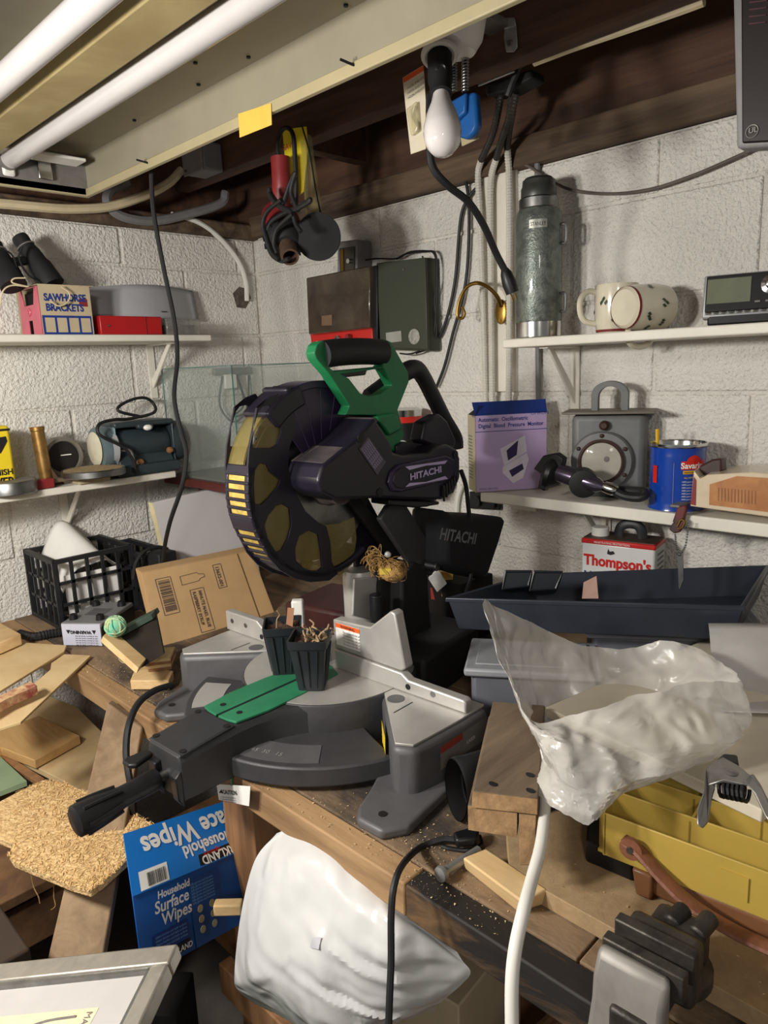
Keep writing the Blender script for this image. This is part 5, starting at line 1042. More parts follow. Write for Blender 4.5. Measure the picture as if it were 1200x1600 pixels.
solo('black_case', B().box((.966, 1.89, 1.03), (.06, .06, .07), rz=.1).box((.966, 1.89, .938), (.05, .05, .114), rz=.1), M_blackm, 'small black plastic case behind the carton beside the crate', 'case', bev=.005)
cord('cord', [(0.877,1.9,1),(0.89,1.9,1.044),(0.918,1.9,1.072),(0.958,1.9,1.077),(0.991,1.9,1.064)], .0055, M_rub, 'short black cord looping over the small black case', 'cord')
ch_ = thing('battery_charger', 'upside down grey electronics case with black feet and a warning label', 'charger', (.755, 1.868, .8805), math.radians(-54))
put('case', B().box((0, 0, .032), (.112, .17, .062)), mat('charger_grey', (136, 136, 138), .45, .2, var=.06), ch_, .003)
put('dark_cover', B().box((0, .001, .028), (.1145, .171, .052)), M_black, ch_, .002)
patch(ch_, [(-.054, -.0866, .003), (.054, -.0866, .003), (.054, -.0866, .061), (-.054, -.0866, .061)], mat('label_lilac', (196, 198, 214), .5, var=.03), 'label', .0006, False)
for (x, y) in ((-.038, -.055), (.038, -.055), (-.038, .055), (.038, .055)): put('foot', B().lathe([(.0115, 0), (.010, .012), (.008, .014), (.003, .012)], (x, y, .063), seg=16), M_black, ch_)
for k in range(6): put('vent_slot', B().box((0, -.02 + k * .009, .0632), (.055, .0025, .0006)), M_ink, ch_)
text(ch_, 'WARNING', .012, (.028, -.0878, .043), (-1, 0, 0), (0, 0, -1), M_ink, world=False, bold=.0006)
for k in range(5): text(ch_, 'risk of electric shock do not', .0055, (.045, -.0878, .030 - k * .006), (-1, 0, 0), (0, 0, -1), M_ink, world=False)
for s in (-1, 1): put('warning_triangle', B().add([(s * .036 - .006, -.088, .045), (s * .036 + .006, -.088, .045), (s * .036, -.088, .034)], [(0, 1, 2)]), M_ink, ch_)
solo('corrugated_hose', ridged([(0.599,2.023,0.892),(0.615,1.966,0.892),(0.649,1.953,0.892),(0.677,1.94,0.892),(0.701,1.926,0.892),(0.724,1.905,0.892)], .0125, .008), M_blackm, 'black corrugated hose lying in front of the crate', 'hose')
# kraft carton leaning on its lower edge
fb = [V(p) for p in ((0.807,1.643,0.881), (1.195,1.579,0.881))]
fb[1] = fb[0] + V((.36, -.015, 0))
ft_ = [V((0.825,1.735,1.059)), V((1.154,1.72,1.051))]
fb[0] = V((.812, 1.652, .8815)); fb[1] = fb[0] + (ft_[1] - ft_[0]).normalized() * .35
ct = thing('syrup_carton', 'brown cardboard carton printed with raspberry syrup details', 'carton', ((fb[0] + fb[1]) / 2))
bk = V((.01, .05, .0))
ctf = put('front', B().hexa([fb[0], fb[1], fb[1] + V((0, .003, 0)), fb[0] + V((0, .003, 0)), ft_[0], ft_[1], ft_[1] + V((0, .003, 0)), ft_[0] + V((0, .003, 0))]), M_card, ct, .0008, world=True)
for a_, b_ in ((0, 0), (1, 1)): put('side', B().hexa([fb[a_], fb[a_] + bk, fb[a_] + bk + V((.003, 0, 0)), fb[a_] + V((.003, 0, 0)), ft_[a_], ft_[a_] + bk, ft_[a_] + bk + V((.003, 0, 0)), ft_[a_] + V((.003, 0, 0))]), M_card, ct, world=True)
put('back', B().hexa([fb[0] + bk, fb[1] + bk, fb[1] + bk + V((0, .003, 0)), fb[0] + bk + V((0, .003, 0)), ft_[0] + bk, ft_[1] + bk, ft_[1] + bk + V((0, .003, 0)), ft_[0] + bk + V((0, .003, 0))]), M_card, ct, world=True)
put('top', B().hexa([ft_[0], ft_[1], ft_[1] + bk, ft_[0] + bk] + [p + V((0, 0, .003)) for p in (ft_[0], ft_[1], ft_[1] + bk, ft_[0] + bk)]), M_card, ct, world=True)
e1_ = (ft_[1] - ft_[0]).normalized(); e2_ = (ft_[0] - fb[0]).normalized(); nrm = e1_.cross(e2_).normalized(); e2_ = nrm.cross(e1_).normalized()
if nrm.y > 0: pass
Wc = (ft_[1] - ft_[0]).length; org = ft_[0]
def cpt(x, y, o=.0): return org + e1_ * x + e2_ * y + nrm * (.0012 + o)
M_cink = mat('carton_ink', (96, 78, 70), .7)
put('flap_seam', B().tube([cpt(Wc * .865, 0), cpt(Wc * .9, -.19)], .0012, 6, 1), mat('seam', (90, 64, 40), .8), ctf, world=True)
bars(ctf, cpt(.035, -.03), -e2_, e1_, .085, .032, M_cink)
def crect(x0, y0, x1, y1, w_=.0008):
    b = B()
    for (a_, b_) in (((x0, y0), (x1, y0)), ((x1, y0), (x1, y1)), ((x1, y1), (x0, y1)), ((x0, y1), (x0, y0))): b.tube([cpt(*a_), cpt(*b_)], w_, 4, 1)
    put('print_frame', b, M_cink, ctf, world=True)
crect(.03, -.024, .072, -.122)
crect(.115, -.072, .155, -.19); crect(.20, -.018, .225, -.085)
text(ctf, 'MINUTE MAID, BLUE', .0125, cpt(.138, -.078), -e2_, e1_, M_cink, bold=.0003, sx=.9)
text(ctf, 'RASPBERRY SYRUP', .0125, cpt(.121, -.078), -e2_, e1_, M_cink, bold=.0003, sx=.9)
text(ctf, '13632-001', .0145, cpt(.206, -.023), -e2_, e1_, M_cink, bold=.0004, sx=.95)
bo = [(.098, -.03), (.098, -.054), (.148, -.052), (.154, -.046), (.168, -.044), (.168, -.036), (.154, -.034), (.148, -.028)]
b = B(); [b.tube([cpt(*bo[i]), cpt(*bo[(i + 1) % len(bo)])], .0007, 4, 1) for i in range(len(bo))]; put('bottle_print', b, M_cink, ctf, world=True)
# open dark drawer on its side, yarn, off-cuts
M_pine = wood('pine', (220, 190, 142), (200, 164, 112), 0)
M_pine2 = wood('pine_y', (222, 184, 124), (200, 156, 96), 1)
M_ply = mat('plywood', (216, 190, 144), .7, c2=(200, 170, 122), sc=8, bump=.08)
dr = thing('wooden_drawer', 'small open wooden box with a dark interior tipped against the carton', 'wooden box', (0.688,1.531,0.882))
DD = [(0.599,1.489,1.002),(0.634,1.487,1.014),(0.712,1.473,1.036),(0.683,1.394,0.96),(0.617,1.372,0.955)]
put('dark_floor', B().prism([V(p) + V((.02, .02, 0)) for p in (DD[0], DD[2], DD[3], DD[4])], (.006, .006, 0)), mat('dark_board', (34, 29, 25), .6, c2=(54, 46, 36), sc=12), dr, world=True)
def bar(a, b_, w_, t_, m, nm, par):
    a = V(a); b_ = V(b_); x = (b_ - a).normalized(); nrm_ = V((.7, .7, 0)); y = x.cross(nrm_).normalized()
    put(nm, B().hexa([a, b_, b_ + y * w_, a + y * w_, a + nrm_ * t_, b_ + nrm_ * t_, b_ + y * w_ + nrm_ * t_, a + y * w_ + nrm_ * t_]), m, par, .001, world=True)
bar(DD[0], DD[4], .014, .05, M_pine, 'side_wall', dr); bar(DD[2], DD[0], .012, .05, mat('green_edge', (66, 84, 72), .5), 'side_wall', dr)
put('cobweb', B().tube([(0.64,1.498,0.973),(0.643,1.491,0.959),(0.637,1.494,0.948),(0.643,1.485,0.94),(0.655,1.476,0.947),(0.658,1.468,0.933)], .0012, 5), M_cream, dr, world=True)
def yarn(label, c, r, m, name='yarn_ball'):
    rn = random.Random(2); b = B(); b.ball(c, r * .93, 16, 10)
    for k in range(14):
        ax = V((rn.uniform(-1, 1), rn.uniform(-1, 1), rn.uniform(-1, 1))); b.ring(c, ax, r * rn.uniform(.93, 1.0), r * .09, 20, 5)
    return solo(name, b, m, label, 'yarn')
yarn('ball of turquoise and straw yarn on the grey charger', V((0.627,1.47,1.034)), .022, mat('teal_yarn', (86, 186, 158), .9, c2=(196, 190, 140), sc=40))
solo('wood_offcut', B().prism([(0.641,1.46,0.884),(0.697,1.393,0.884),(0.731,1.434,0.884),(0.693,1.534,0.884)], (0, 0, .022)), M_pine, 'tan wood offcut lying flat beside the left saw foot', 'offcut', bev=.002)
oc = thing('plywood_offcut', 'striped plywood offcut behind the left saw foot', 'offcut', (0.745,1.54,0.884))
for k in range(4): put('ply_layer', B().prism([V(p) + V((0, 0, .007 * k)) for p in [(0.689,1.469,0.907),(0.731,1.441,0.907),(0.772,1.494,0.907),(0.733,1.529,0.907)]], (0, 0, .0068)), M_ply if k % 2 else M_leg, oc, world=True)
cord('saw_cord', [(0.665,1.317,0.93),(0.619,1.306,0.936),(0.576,1.29,0.929),(0.54,1.261,0.906),(0.521,1.241,0.868),(0.51,1.215,0.838),(0.508,1.205,0.797),(0.507,1.216,0.732)], .0068, M_rub, 'black power cord looping down over the bench edge left of the saw', 'cord')
# plywood sheets hanging over the bench end
def slab(name, pts, t, m, label, cat, group=None, bev=.001): return solo(name, B().prism(pts, (0, 0, -t)), m, label, cat, group=group, bev=bev)
slab('plywood_sheet', [(0.394,1.885,0.897),(0.488,1.917,0.897),(0.565,1.95,0.897),(0.644,1.817,0.897),(0.622,1.778,0.897),(0.402,1.635,0.897),(0.33,1.639,0.897)], .006, M_ply, 'thin plywood sheet on the left end of the bench', 'plywood')
slab('plywood_sheet', [(0.663,1.716,0.89),(0.622,1.779,0.89),(0.578,1.746,0.89),(0.561,1.707,0.89),(0.52,1.668,0.89),(0.413,1.589,0.89),(0.326,1.539,0.89),(0.335,1.49,0.89),(0.417,1.481,0.89)], .006, M_ply, 'thin plywood piece with a curved cut overhanging the bench', 'plywood')
slab('painted_stick', [(0.379,1.546,0.925),(0.409,1.564,0.925),(0.479,1.587,0.925),(0.479,1.552,0.925),(0.412,1.534,0.925),(0.368,1.508,0.925)], .02, mat('painted_stick', (216, 186, 140), .7, c2=(150, 70, 60), sc=40), 'short stick with red printed marks on the plywood', 'stick')
slab('wood_block', [(0.518,2.055,0.93),(0.563,2.046,0.93),(0.568,1.904,0.93),(0.51,1.879,0.93),(0.467,1.88,0.93)], .03, M_pine, 'pale wood block with grooves at the left edge of the bench', 'block', bev=.003)


# ---------------------------------------------------------------- plants on the saw, debris behind it
M_pot = mat('pot_plastic', (32, 36, 40), .38, var=.12, sc=30)
M_soil = mat('dry_soil', (84, 60, 44), .95, c2=(44, 32, 26), sc=90, bump=1, bsc=120)
M_twig = mat('dry_stem', (164, 138, 104), .9, var=.2, sc=50)
def pot(label, base, w0, w1, h, rz, seedn, group):
    t = thing('nursery_pot', label, 'plant pot', base, rz, group=group)
    b = B(); R = []
    def sqr(w, z, r=.006):
        o = []
        for cx, cy, a0 in ((1, 1, 0), (-1, 1, 90), (-1, -1, 180), (1, -1, 270)):
            for k in range(3):
                a = math.radians(a0 + 45 * k); o.append(V((cx * (w - r) + r * math.cos(a), cy * (w - r) + r * math.sin(a), z)))
        return o
    b.loft([sqr(w0, 0), sqr(w0, .002), sqr(w1 - .003, h - .016), sqr(w1, h - .015), sqr(w1 + .001, h), sqr(w1 - .002, h), sqr(w1 - .004, h - .02), sqr(w0, .01)])
    put('pot', b, M_pot, t)
    for s in range(4):
        for k in (-1, 0, 1):
            rot = Matrix.Rotation(s * PI / 2, 3, 'Z'); a_ = rot @ V((k * w0 * .5, -w0 - .001, .006)); e_ = rot @ V((k * w1 * .5, -w1 + .001, h - .018)); put('rib', B().cyl(a_, e_, .0016, 6), M_pot, t)
    def soil(u, v): return V(((u - .5) * 2 * (w1 - .006), (v - .5) * 2 * (w1 - .006), h - .012 + .006 * math.sin(11 * u + seedn) * math.cos(9 * v)))
    put('soil', B().sheet(soil, 8, 8), M_soil, t)
    return t
p1 = pot('black nursery pot of dry soil with a pale plant marker', V((0.792,1.091,0.982)), .024, .036, .1, math.radians(-40), 1, 'black pots on the saw table')
p2 = pot('nearer black nursery pot with shrivelled dry stems', V((0.782,0.995,0.984)), .024, .036, .098, math.radians(-50), 2, 'black pots on the saw table')
put('plant_marker', B().box((.014, .008, .098), (.013, .0015, .055), rot=Matrix.Rotation(.15, 3, 'Y')), mat('marker_wood', (176, 130, 100), .7), p1)
put('dry_stem', B().tube([(-.012, 0, .088), (-.01, .004, .105), (-.004, 0, .115), (-.008, -.004, .125)], .0012, 5), M_twig, p1)
rn = random.Random(4)
for k in range(14):
    a = V((rn.uniform(-.01, .028), rn.uniform(-.02, .02), .084)); P = [a]
    for j in range(4): P.append(P[-1] + V((rn.uniform(-.01, .01), rn.uniform(-.01, .01), rn.uniform(.001, .011))))
    put('dry_stem', B().tube(P, .0015, 5), M_twig, p2)
# nest of shavings and twine on the saw pivot
ns = thing('twine_nest', 'tangle of straw twine with a yellow label caught behind the saw', 'twine', (0.93,0.924,1.181))
M_straw = mat('straw_twine', (176, 140, 84), .95, c2=(120, 88, 46), sc=80)
nc = V((0.93,0.924,1.181)); rn = random.Random(8); bb = B()
bb.ball(nc, (.022, .03, .018), 12, 8)
for k in range(60):
    ax = V((rn.uniform(-1, 1), rn.uniform(-1, 1), rn.uniform(-1, 1))); c = nc + V((rn.uniform(-.012, .012), rn.uniform(-.02, .02), rn.uniform(-.008, .008)))
    bb.ring(c, ax, rn.uniform(.01, .022), .0008, 10, 4, 0, rn.uniform(2, 5.5))
put('strands', bb, M_straw, ns, world=True)
put('yellow_label', B().box(nc + V((-.02, -.004, .006)), (.006, .022, .012), rz=.6), mat('worn_yellow', (190, 164, 60), .7), ns, world=True)
bb = B(); nc2 = V((0.91,0.949,1.198))
for k in range(36):
    c = nc2 + V((rn.uniform(-.008, .008), rn.uniform(-.012, .012), rn.uniform(-.02, .02))); bb.ring(c, V((rn.uniform(-1, 1), rn.uniform(-1, 1), .2)), rn.uniform(.008, .018), .0007, 8, 4, 0, 4)
put('loose_strands', bb, M_straw, ns, world=True)
solo('spray_cap', B().lathe([(.006, 0), (.0065, .01), (.005, .016), (.001, .017)], (0.917,0.919,1.218), (-.6, -.6, .2), 14), M_zinc, 'small metal cap stuck above the twine nest', 'cap')
# white clamp post behind the left fence, tins and packets behind the saw
wp = thing('material_clamp', 'small white and red hold-down post behind the saw fence', 'clamp', (0.94,1.233,0.98))
put('post', B().box((0, 0, .045), (.026, .022, .07), rz=-.8), M_white, wp, .004)
put('base', B().box((0, 0, .0), (.03, .03, .03), rz=-.8), M_white, wp, .003)
put('red_stripe', B().box((0, 0, .016), (.0265, .0225, .006), rz=-.8), M_redl, wp)
bt2 = thing('paint_tin', 'dark tin with a silver and red lid seen behind the saw handle', 'tin', (1.52, 1.44, 1.2365))
put('tin', B().lathe([(.055, 0), (.055, .17)], seg=32), M_black, bt2)
put('red_band', B().lathe([(.056, .165), (.056, .182)], seg=32), M_redl, bt2)
put('lid', B().lathe([(.057, .182), (.058, .2), (.05, .203), (.01, .2)], seg=32), M_chrome, bt2)
put('letter', B().ring((-.042, -.036, .1), (-.7, -.7, 0), .014, .003, 18, 6), M_paper, bt2)
solo('corner_ledge', B().box((1.52, 1.44, 1.222), (.158, .26, .024)), M_shelf, 'white ledge on the right wall carrying the dark tin', 'ledge', bev=.002)
for P, m, lab in (([(1.257,1.123,1.05),(1.277,1.109,1.072),(1.286,1.091,1.038),(1.266,1.105,1.019)], M_paper, 'white printed card leaning behind the saw column'), ([(1.302,1.124,1.059),(1.323,1.101,1.053),(1.312,1.097,1.001),(1.294,1.115,0.999)], mat('yellow_packet', (206, 160, 70), .5), 'yellow and red snack packet behind the saw'), ([(1.292,1.15,1.015),(1.33,1.108,1.002),(1.322,1.11,0.979),(1.289,1.145,0.987)], mat('red_packet', (170, 50, 44), .5), 'red packet lying under the yellow one behind the saw')):
    solo('packet', B().prism([V(p) for p in P], (.012, .012, 0)), m, lab, 'packet', group='packets behind the saw')
solo('packet_stand', B().box((1.36, 1.135, .96), (.13, .16, .157)), M_dark, 'dark block stack under the packets behind the saw', 'block', bev=.004)
solo('power_tool_case', B().box((1.18, 1.36, .93), (.2, .22, .095), rz=.2), mat('maroon_case', (66, 34, 32), .5, var=.2), 'dark maroon tool case on the bench behind the saw', 'case', bev=.01)

# ---------------------------------------------------------------- tray, containers and boards on the right of the bench
M_tray = mat('tray_plastic', (48, 52, 62), .35, var=.12, sc=14)
tr = thing('seed_tray', 'large black plastic seed tray holding two empty pots', 'tray', (1.31, .68, 1.06))
fl_, fr_, br_ = V((1.023, .856, 1.12)), V((1.299, .424, 1.12)), V((1.585, .472, 1.12)); bl_ = V(((1.286,0.85,1.105)[0], (1.286,0.85,1.105)[1], 1.105))
cen = (fl_ + fr_ + br_ + bl_) / 4
rim = [fl_, fr_, br_, bl_]
def ins(k, dz): return [cen + (p - cen) * k + V((0, 0, dz)) for p in rim]
put('shell', B().loft([ins(1.04, -.008), ins(1.04, 0), ins(1.0, 0), ins(.93, -.062), ins(.925, -.066), ins(.965, -.066), ins(1.02, -.008)], cap=False), M_tray, tr, .002, world=True)
put('floor', B().prism(ins(.95, -.066), (0, 0, .004)), M_tray, tr, world=True)
put('soil_patch', B().sheet(lambda u, v: cen + (fr_ - fl_) * (u * .5 - .05) + (br_ - fr_) * (v * .3 - .25) + V((0, 0, -.06 + .006 * math.sin(9 * u) * math.sin(8 * v))), 10, 6), M_soil, tr, world=True)
for k, P in enumerate(([(1.153,0.823,1.147),(1.189,0.786,1.145),(1.18,0.788,1.117),(1.142,0.823,1.113)], [(1.193,0.782,1.144),(1.232,0.742,1.141),(1.217,0.748,1.109),(1.181,0.784,1.108)])):
    t = thing('nursery_pot', ('left' if k == 0 else 'right') + ' one of two empty black pots tipped in the seed tray', 'plant pot', V(P[3]) - V((0, 0, .0)), group='empty pots in the seed tray')
    pts = [V(p) for p in P]; bkv = V((.06, .03, -.035))
    put('pot', B().loft([[p for p in pts], [p * 1 + bkv * .05 + (p - sum(pts, V()) / 4) * .06 for p in pts], [p + bkv - (p - sum(pts, V()) / 4) * .25 for p in pts]]), M_pot, t, .002, world=True)
    put('rim', B().tube([pts[0], pts[1], pts[2], pts[3], pts[0]], .003, 6, 1), M_pot, t, world=True)
solo('pink_tag', B().prism([(1.233,0.694,1.128),(1.253,0.678,1.139),(1.248,0.67,1.096),(1.226,0.693,1.097)], (.001, .001, 0)), mat('tag_pink', (196, 160, 146), .6), 'pale pinkish plant tag standing in the seed tray', 'tag')
M_bin = mat('grey_bin', (104, 106, 114), .45, var=.08, sc=14)
M_binl = mat('grey_lid', (150, 150, 156), .45, var=.08, sc=14)
def bin_(label, x0, y0, ux_, w_, d_, z0, h):
    ux_ = V((ux_[0], ux_[1], 0)).normalized(); uy_ = V((-ux_.y, ux_.x, 0)); o = V((x0, y0, z0)); t = thing('storage_bin', label, 'storage bin', o + ux_ * w_ / 2 + uy_ * d_ / 2, group='grey lidded bins')
    def pr(e, za, zb): return B().hexa([o + ux_ * (x * w_ + sx * e) + uy_ * (y * d_ + sy * e) + V((0, 0, z)) for z in (za, zb) for x, y, sx, sy in ((0, 0, -1, -1), (1, 0, 1, -1), (1, 1, 1, 1), (0, 1, -1, 1))])
    put('bin', pr(-.012, 0, h - .015), M_bin, t, .01, world=True); put('lid', pr(0, h - .02, h - .004), M_binl, t, .005, world=True); put('lid_top', pr(-.02, h - .004, h), M_binl, t, .003, world=True)
bin_('grey plastic bin with a pale lid between the saw and the plastic bag', .985, .80, (.28, -.44), .25, .16, .8805, .125)
bin_('second grey lidded bin under the black seed tray', 1.22, .68, (.28, -.44), .34, .2, .8805, .158)
solo('white_plank', B().box((1.12, .36, 1.02), (.5, .34, .018), rz=-.18), mat('white_ply', (214, 204, 184), .6, var=.05), 'white painted board lying under the right end of the seed tray', 'board', bev=.002)
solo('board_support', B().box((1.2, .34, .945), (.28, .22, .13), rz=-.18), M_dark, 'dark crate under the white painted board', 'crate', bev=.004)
def gut(u, v):
    a = V((1.255,0.461,1.045)); c = V((1.04,0.357,1)); l = V((.16, -.28, .02))
    p = a.lerp(c, u) + l * v; return p + V((0, 0, .025 + .02 * math.cos(u * 5.5)))
solo('metal_gutter', B().sheet(gut, 14, 4), mat('pale_metal', (190, 186, 182), .4, .2, var=.08), 'bent pale sheet metal behind the plastic bag at right', 'sheet metal', solid=.002)
# translucent plastic bag
M_bag = crumple('milky_plastic', (226, 222, 214), .62, .24, .6, 7)
rimP = [(0.81,0.624,1.222),(0.855,0.629,1.195),(0.931,0.628,1.153),(0.993,0.613,1.114),(1.04,0.586,1.085),(1.077,0.547,1.077),(1.108,0.517,1.079),(1.122,0.48,1.096),(1.138,0.433,1.089),(1.127,0.383,1.075),(1.079,0.345,1.079),(0.981,0.337,1.113),(0.922,0.357,1.128),(0.871,0.379,1.13),(0.831,0.403,1.127),(0.791,0.427,1.12),(0.766,0.449,1.11),(0.742,0.471,1.103),(0.743,0.499,1.108),(0.759,0.532,1.125),(0.775,0.567,1.152),(0.793,0.603,1.191)]
midP = [(0.792,0.543,1.078),(0.844,0.57,1.051),(0.906,0.587,1.024),(0.956,0.577,1.011),(0.997,0.549,1.004),(1.03,0.516,1.004),(1.055,0.479,1.011),(1.07,0.439,1.025),(1.077,0.392,1.037),(1.067,0.346,1.042),(1.018,0.31,1.045),(0.948,0.297,1.059),(0.881,0.31,1.074),(0.833,0.331,1.082),(0.796,0.355,1.087),(0.757,0.381,1.092),(0.732,0.406,1.095),(0.714,0.426,1.102),(0.717,0.451,1.101),(0.725,0.472,1.099),(0.743,0.496,1.094),(0.762,0.519,1.09)]
lowP = [(0.784,0.496,1.038),(0.824,0.523,1.016),(0.863,0.537,0.999),(0.896,0.53,0.992),(0.925,0.503,0.994),(0.952,0.475,0.994),(0.983,0.444,0.992),(0.992,0.409,1.001),(0.99,0.371,1.011),(0.96,0.333,1.027),(0.923,0.315,1.036),(0.868,0.316,1.049),(0.828,0.328,1.053),(0.789,0.339,1.058),(0.763,0.351,1.057),(0.737,0.362,1.056),(0.717,0.38,1.051),(0.701,0.397,1.055),(0.698,0.416,1.061),(0.708,0.435,1.061),(0.729,0.455,1.054),(0.751,0.475,1.049)]
botP = [(0.726,0.465,1.027),(0.745,0.473,1.022),(0.771,0.475,1.016),(0.792,0.467,1.012),(0.807,0.452,1.011),(0.819,0.44,1.01),(0.822,0.423,1.013),(0.822,0.409,1.014),(0.819,0.398,1.015),(0.807,0.384,1.023),(0.8,0.376,1.024),(0.788,0.374,1.025),(0.773,0.375,1.026),(0.758,0.376,1.028),(0.743,0.377,1.027),(0.727,0.377,1.026),(0.709,0.38,1.022),(0.7,0.387,1.015),(0.692,0.404,1.023),(0.69,0.422,1.028),(0.694,0.44,1.03),(0.707,0.456,1.029)]
n_ = len(rimP); rr_ = random.Random(11); rings = []
loops = [[V(p) for p in L_] for L_ in (rimP, midP, lowP, botP)]
cen_ = [sum(l, V()) / n_ for l in loops]
lst = [loops[0]]
def mixl(a, b_, t): return [p.lerp(q_, t) for p, q_ in zip(a, b_)]
for i in range(3):
    for t in [k_ / 16 for k_ in range(1, 17)]:
        L2 = mixl(loops[i], loops[i + 1], t); c2_ = sum(L2, V()) / n_
        lst.append(L2)
fine = []; fold = creases(5, ((7, .012), (9, .010), (13, .009), (18, .006), (26, .004), (34, .003)))
for L2 in lst:
    F2 = []
    for k in range(n_):
        a = L2[k - 1]; b_ = L2[k]; c = L2[(k + 1) % n_]; d = L2[(k + 2) % n_]
        for t in (0, 1 / 6, 2 / 6, .5, 4 / 6, 5 / 6): F2.append(.5 * (2 * b_ + (c - a) * t + (2 * a - 5 * b_ + 4 * c - d) * t * t + (3 * b_ - a - 3 * c + d) * t ** 3) + V((rr_.uniform(-.0007, .0007), rr_.uniform(-.0007, .0007), rr_.uniform(-.0007, .0007))))
    cF = sum(F2, V()) / len(F2)
    fine.append([p + (p - cF).normalized() * fold(p) for p in F2])
solo('plastic_bag', B().loft(fine, cap=False), M_bag, 'crumpled translucent plastic bag standing open on the bench', 'plastic bag', ang=28)

# ---------------------------------------------------------------- stacked blocks, duct, pine piece, bolt
M_old = mat('weathered_wood', (118, 101, 82), .85, c2=(88, 73, 58), sc=24, stretch=(.12, 1, 1), bump=.3, bsc=90)
M_end = mat('end_grain', (172, 138, 98), .85, c2=(130, 100, 68), sc=30, bump=.4, bsc=120)
bd3 = V((.85, .50, .0)).normalized()
def lumber(label, quad, L, name='lumber_block', group='stacked lumber blocks', knots=()):
    Q = [V(p) for p in quad]; t = thing(name, label, 'lumber', (Q[2] + Q[3]) / 2, group=group)
    e = bd3 * L
    put('board', B().hexa([Q[3], Q[2], Q[2] + e, Q[3] + e, Q[0], Q[1], Q[1] + e, Q[0] + e]), M_old, t, .002, world=True)
    n = (Q[1] - Q[0]).cross(Q[3] - Q[0]).normalized(); c = sum(Q, V()) / 4
    if n.dot(bd3) > 0: n = -n
    put('end_grain', B().prism([c + (p - c) * .985 + n * .0006 for p in Q], n * .0004), M_end, t, world=True)
    for k in knots: put('nail_hole', B().lathe([(.004, 0), (.004, .0012)], Q[0].lerp(Q[1], k[0]) + bd3 * k[1], UP, 10, sx=1.6), M_ink, t, world=True)
    return t
lumber('top board of the stacked lumber with nail holes in it', [(0.64,0.51,1.037),(0.677,0.438,1.039),(0.673,0.436,1.021),(0.636,0.508,1.018)], .25, knots=((.3, .02), (.85, .05), (.88, .015)))
lumber('splintered block second in the lumber stack', [(0.637,0.515,1.017),(0.664,0.459,1.018),(0.659,0.456,0.988),(0.632,0.511,0.987)], .24)
solo('lumber_prop', B().prism([(0.665,0.458,1.017),(0.674,0.439,1.018),(0.664,0.433,0.958),(0.655,0.45,0.954)], bd3 * .14), M_end, 'upright wooden prop under the right side of the lumber stack', 'lumber', bev=.001)
solo('lumber_shim', B().box((.93, .60, .897), (.16, .09, .032), rz=.2), M_dark, 'dark shim block under the lumber stack', 'block', bev=.002)
dk = thing('rubber_duct', 'short black rubber duct lying on its side by the saw foot', 'duct', (0.752,0.627,0.881))
dax = V((.75, -.25, .0)).normalized(); dcn = V((0.738,0.631,0.881)) + V((.015, 0, .052))
put('shell', B().lathe([(.05, 0), (.052, .004), (.05, .02), (.048, .13), (.045, .13), (.047, .02), (.048, .0)], dcn, dax, 36, cap=False, sx=.62), M_rub, dk, world=True)
for k in range(3): put('inner_rib', B().ring(dcn + dax * (.03 + k * .02), dax, .046, .0018, 30, 5, sx=.62), M_rub, dk, world=True)
pn = solo('pine_offcut', B().hexa([(0.679,0.557,0.881),(0.66,0.456,0.881),(0.699,0.436,0.881),(0.718,0.547,0.881)] + [(0.668,0.551,0.907),(0.653,0.445,0.907),(0.693,0.433,0.907),(0.705,0.539,0.907)]), mat('fresh_pine', (226, 196, 146), .7, c2=(204, 166, 112), sc=20, stretch=(1, .2, 1)), 'fresh pine offcut lying on the bench in front of the lumber', 'offcut', bev=.003)
bo_ = thing('bolt', 'grey carriage bolt lying on the bench beside the pine offcut', 'bolt', (0.639,0.561,0.881))
b0 = V((0.64,0.564,0.881)) + V((0, 0, .011)); b1 = V((0.715,0.56,0.881)) + V((0, 0, .007))
put('head', B().lathe([(.003, -.006), (.010, -.004), (.011, 0), (.0105, .003)], b0, b1 - b0, 16), M_zinc, bo_, world=True)
put('shank', B().cyl(b0, b1, .0062, 12), M_zinc, bo_, world=True)
tp = thing('cord_tap', 'black flat cord tap with a black lead hanging over the bench edge', 'cord', (0.724,0.597,0.881))
put('tap', B().prism([(0.708,0.601,0.888),(0.741,0.586,0.888),(0.736,0.574,0.888),(0.72,0.566,0.888),(0.696,0.585,0.888)], (0, 0, .014)), M_black, tp, .004, world=True)
put('lower_strap', B().tube([(0.745,0.581,0.884),(0.73,0.567,0.884),(0.711,0.572,0.884),(0.696,0.594,0.884),(0.691,0.608,0.884)], .003, 6), M_black, tp, world=True)
put('cord', B().tube([(0.707,0.595,0.892), (0.698,0.614,0.888), (0.664,0.626,0.887), (0.582,0.58,0.93)] + [(0.552,0.566,0.925),(0.537,0.558,0.897),(0.522,0.546,0.851),(0.507,0.536,0.814),(0.489,0.524,0.763)], .0045, 8), M_rub, tp, world=True)
cord('white_cable', [(0.794,0.502,1.041),(0.746,0.474,1.026),(0.7,0.443,1.013),(0.643,0.412,1.008),(0.6,0.395,1),(0.558,0.378,0.995),(0.531,0.37,0.972),(0.514,0.363,0.942),(0.497,0.351,0.888)], .0072, M_whitec, 'thick white cable hanging over the bench edge beside the lumber', 'cable', seg=12)
# particle board sheet
M_part = mat('particle_board', (172, 146, 110), .8, c2=(156, 130, 96), sc=60, bump=.12, bsc=300)
solo('particle_board', B().prism([(.69, .49, .906), (.682, -.25, .906), (1.0, -.25, .906), (1.02, .44, .906), (.76, .545, .906)], (0, 0, -.024)), M_part, 'tan particle board sheet lying on the bench behind the vise', 'board', bev=.001)

